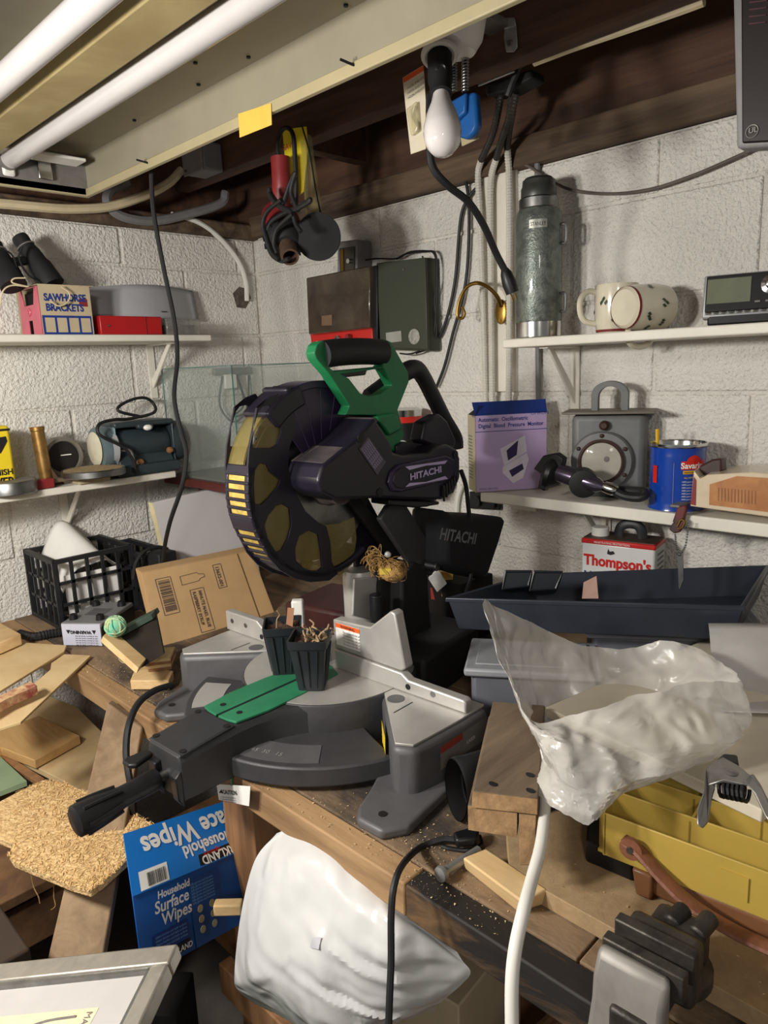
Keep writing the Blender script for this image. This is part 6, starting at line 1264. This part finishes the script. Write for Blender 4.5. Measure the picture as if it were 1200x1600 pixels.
# ---------------------------------------------------------------- yellow organiser with strap, clamp, vise
M_yorg = mat('yellow_enamel', (186, 158, 74), .42, var=.06, sc=8)
M_lea = mat('leather', (126, 80, 58), .5, var=.12, sc=30, bump=.2, bsc=200)
M_amb = mat('amber_plastic', (124, 84, 56), .35, var=.12, sc=12)
yo = thing('tool_tray', 'yellow divided tool tray with a brown leather strap handle', 'tool tray', (.86, .3, .91))
A0 = V((.755, .405, 0)); ul = V((.10, -.995, 0)).normalized(); ud = V((.995, .10, 0)).normalized(); Lg = .44; Wd = .2; zb, zt = .945, 1.0
def yq(x0, x1, y0, y1, z0, z1): return [A0 + ul * x + ud * y + V((0, 0, z)) for z in (z0, z1) for x, y in ((x0, y0), (x1, y0), (x1, y1), (x0, y1))]
def yp(name, b, m, bev=0, **k): return put(name, b, m, yo, bev, world=True, **k)
yp('front_wall', B().hexa(yq(.012, Lg, 0, .003, zb - .004, zt)), M_yorg, .001)
yp('corner_wall', B().prism([A0 + ul * .012 + V((0, 0, zb - .004)), A0 + ud * .016 + V((0, 0, zb - .004)), A0 + ud * .016 + V((0, 0, zt)), A0 + ul * .012 + V((0, 0, zt))], ul * .003), M_yorg)
yp('end_wall', B().hexa(yq(0, .003, .016, Wd, zb - .004, zt)), M_yorg, .001)
yp('back_wall', B().hexa(yq(0, Lg, Wd, Wd + .003, zb - .004, zt)), M_yorg, .001)
yp('floor', B().hexa(yq(0.004, Lg, .003, Wd, zb - .004, zb)), M_yorg)
for y in (.05, .1, .15): yp('divider', B().hexa(yq(.0, Lg, y, y + .003, zb, zt + .002)), M_yorg, .0008)
for x, y in ((.1, .05), (.17, .1), (.09, .1), (.2, .15), (.26, .05)): yp('cross_divider', B().hexa(yq(x, x + .003, y, y + .05, zb, zt - .004)), M_yorg)
yp('lower_base', B().hexa([A0 + ul * x + ud * y + V((0, 0, z)) for z, e in ((.9065, .02), (zb - .005, .0)) for x, y in ((.05 + e, .004), (Lg, .004), (Lg, Wd - .01), (.05 + e, Wd - .01))]), M_amb, .006)
yp('base_foot', B().hexa([A0 + ul * x + ud * y + V((0, 0, z)) for z, e in ((.9065, .006), (zb - .004, .0)) for x, y in ((.05 + e, -.004), (.075, -.004), (.075, .01), (.05 + e, .01))]), M_amb, .003)
sp_ = [A0 + ul * x + ud * y + V((0, 0, z)) for x, y, z in ((.04, -.004, .978), (.06, -.008, .972), (.09, -.016, .956), (.13, -.024, .94), (.19, -.028, .932), (.26, -.026, .934), (.34, -.018, .945))]
yp('leather_strap', B().tube(sp_, .011, 10, 6, flat=.45), M_lea)
yp('strap_end', B().lathe([(.014, 0), (.014, .006), (.004, .007)], A0 + ul * .052 - ud * .009 + V((0, 0, .974)), -ud, 20), M_lea)
yp('rivet', B().lathe([(.005, 0), (.004, .003)], A0 + ul * .052 - ud * .0155 + V((0, 0, .974)), -ud, 12), M_steel)
yp('latch_plate', B().hexa(yq(.15, .18, -.002, 0, .955, .985)), M_yorg)
sc2 = thing('spring_clamp', 'steel spring clamp resting on the yellow tool tray', 'spring clamp', (0.751,0.245,1.1))
def qq(name, b, m, bev=0, **k): return put(name, b, m, sc2, bev, world=True, **k)
M_csteel = mat('clamp_steel', (150, 148, 144), .4, .75, var=.15, sc=20)
qq('top_plate', B().prism([(0.774,0.279,1.097),(0.799,0.282,1.093),(0.829,0.28,1.088),(0.82,0.26,1.089),(0.79,0.235,1.099),(0.772,0.225,1.101),(0.762,0.236,1.103),(0.757,0.254,1.103),(0.753,0.269,1.092)], (0, 0, -.003)), M_csteel, .001)
qq('handle_arm', B().prism([(0.764,0.276,1.101),(0.754,0.269,1.092),(0.75,0.259,1.094),(0.725,0.254,1.09),(0.71,0.25,1.076),(0.7,0.252,1.072),(0.696,0.257,1.077),(0.708,0.262,1.085),(0.735,0.266,1.091)], (.012, .004, -.002)), M_csteel, .002)
qq('handle_arm', B().prism([(0.781,0.232,1.105),(0.765,0.218,1.103),(0.749,0.203,1.095),(0.736,0.198,1.083),(0.742,0.207,1.087),(0.759,0.223,1.098),(0.764,0.233,1.102)], (.012, .004, -.002)), M_csteel, .002)
qq('jaw', B().prism([(0.809,0.285,1.087),(0.849,0.287,1.082),(0.861,0.274,1.08),(0.841,0.265,1.079)], (0, 0, -.008)), M_black, .003)
qq('spring', coil((0.763,0.259,1.087), (0.764,0.231,1.092), .009, .0022, 6), M_black)
qq('rivet', B().lathe([(.006, 0), (.007, .002), (.004, .004)], V((0.765,0.248,1.106)) + V((0, 0, .002)), UP, 16), M_csteel)
solo('dark_toolbox', B().prism([(.86, .47, .906), (.77, .425, .906), (.775, .362, .906), (.98, .352, .906), (1.0, .47, .906)], (0, 0, .034)), M_black, 'black plastic toolbox base under the yellow tray', 'toolbox', bev=.004)
# vise
M_iron = mat('dark_iron', (58, 54, 52), .5, .6, c2=(90, 84, 78), sc=25, bump=.2, bsc=120)
M_visep = mat('vise_paint', (142, 138, 132), .5, .3, var=.12, sc=20)
vs = thing('bench_vise', 'grey iron bench vise with dark jaws at the bench front', 'vise', (.63, .2, .907))
vz = .907
va = V((.588, .305, 0)); vl = V((.04, -1, 0)).normalized(); vn = V((1, .04, 0)).normalized()
def vq(x0, x1, y0, y1, z0, z1): return [va + vl * x + vn * y + V((0, 0, z)) for z in (z0, z1) for x, y in ((x0, y0), (x1, y0), (x1, y1), (x0, y1))]
def vp(name, b, m, bev=0, **k): return put(name, b, m, vs, bev, world=True, **k)
vp('front_jaw_plate', B().hexa(vq(0, .082, .0, .014, .955, .985)), M_iron, .002)
vp('rear_jaw_plate', B().hexa(vq(.0, .082, .028, .042, .955, .988)), M_iron, .002)
vfj = vp('front_jaw', B().prism([va + vl * .0 + vn * y + V((0, 0, z)) for y, z in ((0, .983), (-.012, .978), (-.022, .955), (-.024, .93), (-.04, .88), (-.04, .83), (-.005, .83), (0, .9))], vl * .072), M_visep, .006)
vp('rear_jaw', B().hexa(vq(.002, .078, .042, .075, .908, .975)), M_iron, .008)
vp('anvil', B().hexa(vq(.012, .07, .075, .12, .908, .962)), M_iron, .01)
vp('anvil_horn', B().cyl(va + vl * .06 + vn * .095 + V((0, 0, .955)), va + vl * .066 + vn * .125 + V((0, 0, .962)), .010, 14), M_iron, .003)
vp('anvil_horn', B().cyl(va + vl * .035 + vn * .09 + V((0, 0, .958)), va + vl * .04 + vn * .118 + V((0, 0, .962)), .010, 14), M_iron, .003)
vp('slide', B().hexa(vq(.022, .06, -.03, .12, .9075, .94)), M_iron, .004)
vp('base', B().lathe([(.042, 0), (.042, .012), (.035, .016)], va + vl * .04 + vn * .085 + V((0, 0, .9065)), UP, 28), M_iron)
vp('screw', B().cyl(va + vl * .04 - vn * .03 + V((0, 0, .9)), va + vl * .04 - vn * .09 + V((0, 0, .89)), .014, 16), M_iron)


# ---------------------------------------------------------------- under and in front of the bench
cabm = mat('cabinet_wood', (120, 88, 58), .75, c2=(86, 60, 40), sc=14)
lc = thing('low_cart', 'low brown wooden cart loaded with board scraps left of the bench', 'cart', (.2, 1.75, 0))
put('top', B().box((.13, 1.80, .5705), (.72, .80, .022)), cabm, lc, .002, world=True)
for x in (-.15, .44):
    for y in (1.45, 2.14): put('leg', B().box((x, y, .28), (.05, .05, .56)), cabm, lc, .002, world=True)
put('rail', B().box((.13, 1.42, .5), (.68, .02, .1)), cabm, lc, .002, world=True)
put('rail', B().box((.46, 1.8, .5), (.02, .7, .1)), cabm, lc, .002, world=True)
slab('board_sheet', [(0.343,2.076,0.606),(0.488,2.28,0.606),(0.693,2.356,0.606),(0.741,2.075,0.606),(0.723,1.855,0.606),(0.645,1.726,0.606),(0.574,1.61,0.606),(0.565,1.629,0.606),(0.512,1.927,0.606),(0.397,1.797,0.606)], .016, M_ply, 'wide tan board lying lowest in the scrap pile left of the bench', 'board')
slab('board_scrap', [(0.418,2.01,0.634),(0.522,2.044,0.634),(0.624,2.047,0.634),(0.655,1.839,0.634),(0.525,1.801,0.634),(0.491,1.936,0.634),(0.421,1.913,0.634)], .024, wood('fir', (206, 168, 112), (184, 142, 88), 1), 'thick tan board scrap on top of the wide board', 'board', bev=.002)
slab('green_board', [(0.382,1.989,0.622),(0.48,1.917,0.622),(0.484,1.74,0.622),(0.425,1.743,0.622),(0.324,1.767,0.622)], .014, mat('green_paint', (138, 158, 124), .6, var=.08), 'pale green painted board at the left edge of the scrap pile', 'board')
slab('wood_strip', [(0.487,2.046,0.61),(0.496,1.974,0.61),(0.524,1.74,0.61),(0.507,1.726,0.61),(0.481,1.924,0.61),(0.469,1.986,0.61)], .012, M_leg, 'narrow reddish wood strip beside the wide tan board', 'strip')
M_osb = mat('straw_mat', (224, 192, 140), .95, c2=(182, 146, 96), sc=110, bump=1, bsc=160, bd=.006)
osb = thing('straw_board', 'shaggy straw coloured fibre board with a rounded corner in front of the pile', 'fibre board', (0.425,1.242,0.75))
OP = [(0.252,1.336,0.76),(0.326,1.444,0.76),(0.389,1.457,0.76),(0.438,1.462,0.76),(0.464,1.418,0.76),(0.484,1.334,0.76),(0.503,1.243,0.76),(0.518,1.152,0.76),(0.484,1.122,0.76),(0.452,1.099,0.76),(0.386,1.072,0.76),(0.364,1.068,0.76),(0.348,1.106,0.76),(0.305,1.24,0.76),(0.307,1.265,0.76),(0.321,1.29,0.76),(0.293,1.37,0.76)]
put('board', B().prism(OP, (0, 0, -.014)), M_osb, osb, .002, world=True)
rn = random.Random(21); fb_ = B(); ctr = V((0.412,1.235,0.76))
OPv = [V(p) for p in OP[2:-2]]
for k in range(1500):
    a, b_, c = rn.choice(OPv), rn.choice(OPv), rn.choice(OPv); s_, t_ = sorted((rn.random(), rn.random())); p = a * s_ + b_ * (t_ - s_) + c * (1 - t_)
    d = V((rn.uniform(-1, 1), rn.uniform(-1, 1), 0)).normalized() * rn.uniform(.003, .008); z1 = rn.uniform(.0, .003); w_ = V((-d.y, d.x, 0)).normalized() * .0006
    fb_.add([p - d + V((0, 0, .0003)) - w_, p - d + V((0, 0, .0003)) + w_, p + V((0, 0, .001 + z1)) + w_, p + V((0, 0, .001 + z1)) - w_, p + d + w_ + V((0, 0, .0003)), p + d - w_ + V((0, 0, .0003))], [(0, 1, 2, 3), (3, 2, 4, 5)])
fo = put('fibres', fb_, mat('straw_fibre', (222, 188, 130), .9, c2=(170, 130, 78), sc=300), osb, world=True); fo['kind'] = 'stuff'
for P in ([(0.341,1.284,0.697),(0.34,1.278,0.669),(0.343,1.269,0.651),(0.343,1.266,0.638)], [(0.369,1.253,0.684),(0.363,1.25,0.65),(0.362,1.246,0.633),(0.355,1.25,0.626)]): put('hanging_fibre', B().tube(P, .0009, 5), M_straw, osb, world=True)
# leaning plank
pl = solo('leaning_plank', B().hexa([(0.233,1.012,0.626),(0.295,0.95,0.623),(0.599,1.333,0.856),(0.572,1.426,0.89)] + [tuple(V(p) + V((.02, .025, -.008))) for p in [(0.233,1.012,0.626),(0.295,0.95,0.623),(0.599,1.333,0.856),(0.572,1.426,0.89)]]), mat('grey_plank', (150, 126, 98), .85, c2=(118, 96, 72), sc=18, stretch=(1, 1, .15), bump=.35, bsc=80), 'weathered grey plank leaning on the bench front', 'plank', bev=.003)
cp_ = [(0.363,1.1,0.629),(0.369,1.093,0.626),(0.355,1.108,0.631)]
# blue wipes box
M_bl1 = mat('box_blue', (26, 120, 206), .45, var=.05, sc=6); M_bl2 = mat('box_blue_deep', (14, 80, 156), .45, var=.06, sc=6)
wx = thing('wipes_box', 'bright blue cardboard box of surface wipes turned upside down under the bench', 'box', (0.589,1.233,0.369))
T_ = [V(p) for p in [(0.447,1.12,0.791),(0.682,1.181,0.711),(0.626,1.098,0.631),(0.419,1.044,0.727)]]
T_[1] = T_[0] + (T_[1] - T_[0]) * 1.18; T_[2] = T_[3] + (T_[1] - T_[0])
Tn = (T_[1] - T_[0]).normalized()
F0, F1 = T_[3], T_[2]; dn_ = (V((0.405,1.008,0.603)) - F0); F2, F3 = F1 + dn_, F0 + dn_
bkx = (T_[0] - T_[3])
wbd = put('box_body', B().hexa([F3, F2, F2 + bkx * .98 + V((.03, .03, .0)), F3 + bkx * .98 + V((.03, .03, 0)), F0, F1, T_[1], T_[0]]), M_bl2, wx, .002, world=True)
nT = (T_[1] - T_[0]).cross(T_[3] - T_[0]).normalized()
if nT.z < 0: nT = -nT
wtp = put('top_panel', B().prism([p + nT * .0012 for p in T_], nT * .0006), M_bl1, wx, world=True)
xr = -(T_[2] - T_[3]).normalized(); yu = (T_[3] - T_[0]).normalized()
def tpt(a, b_): return T_[0] + (T_[1] - T_[0]) * a + (T_[3] - T_[0]) * b_ + nT * .0022
text(wtp, 'Surface Wipes', .05, tpt(.10, .16), xr, yu, M_paper, bold=.0014, al='RIGHT')
text(wtp, 'Household', .03, tpt(.40, .55), xr, yu, M_paper, bold=.0008, al='RIGHT')
patch(wtp, [tpt(.52, .78), tpt(.52, .97), tpt(.92, .97), tpt(.92, .78)], M_ink, 'brand_panel', .0004)
text(wtp, 'KIRKLAND', .022, tpt(.535, .83) + nT * .0008, xr, yu, M_paper, bold=.0006, al='RIGHT')
text(wtp, 'Signature', .012, tpt(.56, .775) + nT * .0008, xr, yu, M_redl, al='RIGHT')
patch(wtp, [tpt(.06, .68), tpt(.06, .98), tpt(.27, .98), tpt(.27, .68)], M_paper, 'barcode_field', .0002)
bars(wtp, tpt(.25, .74) + nT * .0008, xr, yu, .042, .022, M_ink)
fr = (F1 - F0).normalized(); fdn = (F3 - F0).normalized(); nF = fr.cross(-fdn).normalized()
if nF.dot(V((-.7, -.7, 0))) < 0: nF = -nF
def fpt(x, y): return F0 + fr * x + fdn * y + nF * .0016
for s_, sz, x, y in (('Household', .017, .05, .02), ('Surface', .027, .04, .042), ('Wipes', .027, .052, .064)): text(wbd, s_, sz, fpt(x, y), fr, -fdn, M_paper, bold=.0005)
patch(wbd, [fpt(.03, .104), fpt(.11, .102), fpt(.11, .072), fpt(.03, .074)], M_navy, 'text_panel', .0003)
for k in range(4): text(wbd, 'cleans kitchen and bath surfaces', .0055, fpt(.034, .08 + k * .006) + nF * .0006, fr, -fdn, mat('pale_blue_ink', (120, 170, 220), .5) if k == 0 else bpy.data.materials['pale_blue_ink'])
patch(wbd, [fpt(.045, .122), fpt(.11, .120), fpt(.11, .105), fpt(.045, .107)], M_ink, 'brand_panel', .0003)
text(wbd, 'KIRKLAND', .013, fpt(.05, .119) + nF * .0008, fr, -fdn, M_paper, bold=.0003)
patch(wbd, [fpt(.122, .128), fpt(.2, .126), fpt(.2, .010), fpt(.122, .012)], mat('mid_blue', (22, 72, 140), .45), 'side_panel', .0002)
for j in range(2):
    for k in range(3): put('scene_icon', B().lathe([(.0065, 0), (.0065, .0006)], fpt(.142 + j * .03, .066 + k * .018) + nF * .0008, nF, 16), M_cream, wbd, world=True)
for k in range(7): text(wbd, 'kills germs and bacteria', .006, fpt(.126, .022 + k * .0055) + nF * .0006, fr, -fdn, bpy.data.materials['pale_blue_ink'])
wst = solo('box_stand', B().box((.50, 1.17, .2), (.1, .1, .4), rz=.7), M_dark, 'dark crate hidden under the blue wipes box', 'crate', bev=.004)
# caution tag on the bench leg
ctg = thing('caution_tag', 'small white caution tag hanging at the top of the bench leg', 'tag', (0.612,1.024,0.829))
CP = [(0.585,1.033,0.857),(0.585,0.926,0.897),(0.585,0.935,0.857),(0.585,1.03,0.828)]
ctt = put('tag', B().prism(CP, (.0008, 0, 0)), M_paper, ctg, world=True)
text(ctt, 'CAUTION', .0105, (0.584,1.011,0.848), V(CP[1]) - V(CP[0]), UP, M_ink, bold=.0003)
for k in range(3): text(ctt, 'to reduce the risk read manual', .0042, V((0.584,1.021,0.837)) + V((0, 0, -.0042 * k)), V(CP[1]) - V(CP[0]), UP, M_ink)
put('triangle', B().add([V(p) + V((-.0006, 0, 0)) for p in [(0.585,1.027,0.843),(0.585,1.017,0.854),(0.585,1.012,0.848)]], [(0, 1, 2)]), M_ink, ctt, world=True)
put('green_tie', B().cyl((0.59,0.989,0.888), (0.586,0.985,0.873), .0018, 6), M_green, ctg, world=True)
# picture frame
M_frame = mat('silver_frame', (160, 154, 144), .4, .6, var=.12, sc=30, bump=.15, bsc=60)
pf = thing('picture_frame', 'brushed silver picture frame with a grey mat in the lower left foreground', 'picture frame', (0.247,0.765,0.816))
FA, FB, FC = V((0.362,0.773,0.84)), V((0.121,1.09,0.761)), V((0.283,0.581,0.85))
fu = (FA - FB); Lw = fu.length; fu.normalize(); fv = (FA - FC); Lh = fv.length; fv = (fv - fu * fv.dot(fu)).normalized(); fn_ = fu.cross(fv).normalized()
if fn_.dot(V((0, 0, 1))) < 0: fn_ = -fn_
def fP(x, y, z=0): return FA - fu * x - fv * y + fn_ * z
Wf, Hf = Lw, Lh
def frect(name, x0, x1, y0, y1, z0, z1, m, bev=0): return put(name, B().hexa([fP(x, y, z) for z in (z0, z1) for x, y in ((x0, y0), (x1, y0), (x1, y1), (x0, y1))]), m, pf, bev, world=True)
fw = .030
frect('top_rail', 0, Wf, 0, fw, -.018, .004, M_frame, .003); frect('bottom_rail', 0, Wf, Hf - fw, Hf, -.018, .004, M_frame, .003)
frect('side_rail', 0, fw * .8, fw, Hf - fw, -.018, .004, M_frame, .003); frect('side_rail', Wf - fw, Wf, fw, Hf - fw, -.018, .004, M_frame, .003)
frect('inner_lip', fw * .8, Wf - fw, fw, fw + .005, -.006, .001, M_steel); frect('inner_lip', fw * .8, fw * .8 + .005, fw, Hf - fw, -.006, .001, M_steel)
frect('mat_board', .02, Wf - .02, .02, Hf - .02, -.01, -.006, mat('mat_grey', (178, 174, 170), .6, var=.04))
art = frect('art_print', .075, Wf - .075, .075, Hf - .06, -.0062, -.0055, mat('old_print', (206, 192, 156), .7, c2=(220, 208, 176), sc=5))
b = B().tube([fP(.10, .085, -.0052), fP(.14, .088, -.0052), fP(.18, .10, -.0052), fP(.24, .115, -.0052), fP(.3, .12, -.0052)], .0015, 5); put('ink_stroke', b, M_dull, art, world=True)
text(art, 'MARTE', .012, fP(.088, .08, -.005), -fv, fu, M_dull)
# green bin
gbn = thing('green_bin', 'dark green plastic bin between the picture frame and the bench leg', 'bin', (.50, .93, 0))
M_gbin = mat('green_bin', (20, 96, 50), .4, var=.08)
put('wall', B().lathe([(.13, 0), (.15, .42), (.157, .425), (.157, .455), (.147, .455), (.14, .42), (.12, .02)], (0, 0, 0), UP, 28, cap=False), M_gbin, gbn)
gbn.scale = (.85, .85, .72)
put('base', B().lathe([(.13, 0.0), (.13, .01)], seg=28), M_gbin, gbn)
put('rim', B().ring((0, 0, .455), UP, .154, .007, 32, 8), M_gbin, gbn)
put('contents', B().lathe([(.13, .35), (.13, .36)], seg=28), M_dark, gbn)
# white rubbish bag
M_wbag = crumple('white_bag', (208, 208, 206), 1, .3, .45, 5)
G = [[(0.598,0.88,0.826),(0.622,0.846,0.843),(0.632,0.78,0.846),(0.641,0.678,0.822),(0.645,0.607,0.79),(0.658,0.56,0.768)],
     [(0.57,0.908,0.777),(0.576,0.84,0.814),(0.59,0.762,0.84),(0.605,0.674,0.834),(0.614,0.602,0.813),(0.655,0.545,0.759)],
     [(0.539,0.914,0.691),(0.533,0.822,0.753),(0.555,0.739,0.787),(0.571,0.659,0.817),(0.598,0.587,0.807),(0.661,0.535,0.741)],
     [(0.516,0.911,0.599),(0.504,0.826,0.663),(0.517,0.728,0.718),(0.539,0.655,0.739),(0.578,0.594,0.761),(0.655,0.548,0.716)],
     [(0.524,0.919,0.554),(0.525,0.83,0.599),(0.528,0.735,0.628),(0.547,0.665,0.652),(0.587,0.607,0.689),(0.645,0.575,0.678)],
     [(0.586,0.97,0.444),(0.586,0.891,0.472),(0.589,0.808,0.492),(0.611,0.737,0.52),(0.647,0.684,0.561),(0.711,0.649,0.56)]]
G = [[V(p) for p in r] for r in G]
def cr(P, t):
    n = len(P) - 1; x = min(max(t, 0), 1) * n; i = min(int(x), n - 1); t = x - i
    a = P[i - 1] if i else P[0] * 2 - P[1]; b_ = P[i]; c = P[i + 1]; d = P[i + 2] if i + 2 <= n else P[-1] * 2 - P[-2]
    return .5 * (2 * b_ + (c - a) * t + (2 * a - 5 * b_ + 4 * c - d) * t * t + (3 * b_ - a - 3 * c + d) * t ** 3)
rw_ = random.Random(6); nz_ = [[rw_.uniform(-1, 1) for _ in range(40)] for _ in range(40)]
foldw = creases(9, ((4, .022), (7, .016), (11, .012), (17, .008), (26, .006), (38, .004)))
def bagf(u, v):
    p = cr([cr(r, u) for r in G], v)
    e = foldw(p) * min(1, 5 * u, 5 * (1 - u), 6 * v + .2) * (.5 + .6 * min(1, max(0, (u - .35) / .3)))
    return p + V((-.7, -.7, .1)) * e
wb_ = thing('rubbish_bag', 'full white plastic rubbish bag under the bench beside its leg', 'bag', (.75, .85, .35))
wfs = put('front_skin', B().sheet(bagf, 80, 70), M_wbag, wb_, world=True, ang=24)
def bagb(u, v):
    p = cr([cr(r, u) for r in G], v); c = V((.95, .95, .6)); k = min(1, 2.2 * min(u, 1 - u) + .12); 
    return p.lerp(c + (p - c) * .35 + V((.12, .12, 0)), min(1, k * 1.0)) + V((.004, .004, 0))
put('rear_skin', B().sheet(bagb, 16, 14), M_wbag, wb_, world=True, ang=60)
put('print', B().prism([bagf(.42, .48) + V((-.003, -.003, .0)), bagf(.46, .48) + V((-.003, -.003, 0)), bagf(.46, .515) + V((-.003, -.003, 0)), bagf(.42, .515) + V((-.003, -.003, 0))], (-.0005, -.0005, 0)), mat('bag_print', (188, 188, 192), .5), wfs, world=True)
solo('bag_support', B().box((.9, .84, .355), (.22, .3, .24), rz=.1), M_cardl, 'pale carton under the white rubbish bag', 'carton', bev=.003)
solo('clothes_peg', B().box((0.572,1.009,0.632), (.05, .02, .022), rz=-.8), M_pine, 'small pale wood peg sticking out beside the bench leg', 'peg', bev=.003)
bsk = thing('basket', 'dark woven basket in the shadow under the bench', 'basket', (.95, .42, .232))
for k in range(9): put('woven_ring', B().ring((0, 0, .01 + k * .014), UP, .16 + k * .005, .008, 30, 6), cabm, bsk)
put('base', B().lathe([(.16, 0), (.16, .008)], seg=28), cabm, bsk)
# sawdust on the bench: uncountable crumbs
rn = random.Random(31); sd_ = B()
def crumb(x, y, z, r):
    a = [V((x + rn.uniform(-r, r), y + rn.uniform(-r, r), z + rn.uniform(0, r))) for _ in range(4)]; sd_.add(a, [(0, 1, 2), (0, 3, 1), (1, 3, 2), (0, 2, 3)])
for k in range(2600):
    t = rn.random()
    if t < .45: x, y = rn.uniform(.604, .70), rn.uniform(.45, 1.75)
    elif t < .7: x, y = rn.gauss(.67, .04), rn.gauss(.62, .06)
    else: x, y = rn.uniform(.61, .85), rn.uniform(1.3, 1.75)
    if x < .605: continue
    crumb(x, y, .8803, rn.choice((.0005, .0007, .001, .0018)))
for k in range(500): crumb(rn.uniform(.70, 1.0), rn.uniform(-.05, .45), .9063, rn.choice((.0006, .001, .002)))
so = put('sawdust', sd_, mat('sawdust_crumb', (206, 182, 138), .95)); so['kind'] = 'stuff'; so['label'] = 'pale sawdust crumbs scattered over the bench top'; so['category'] = 'sawdust'
solo('scrap_crate', B().box((.12, 1.16, .371), (.28, .24, .74)), mat('dark_crate', (52, 38, 28), .8), 'dark crate under the shaggy straw board', 'crate', bev=.004)
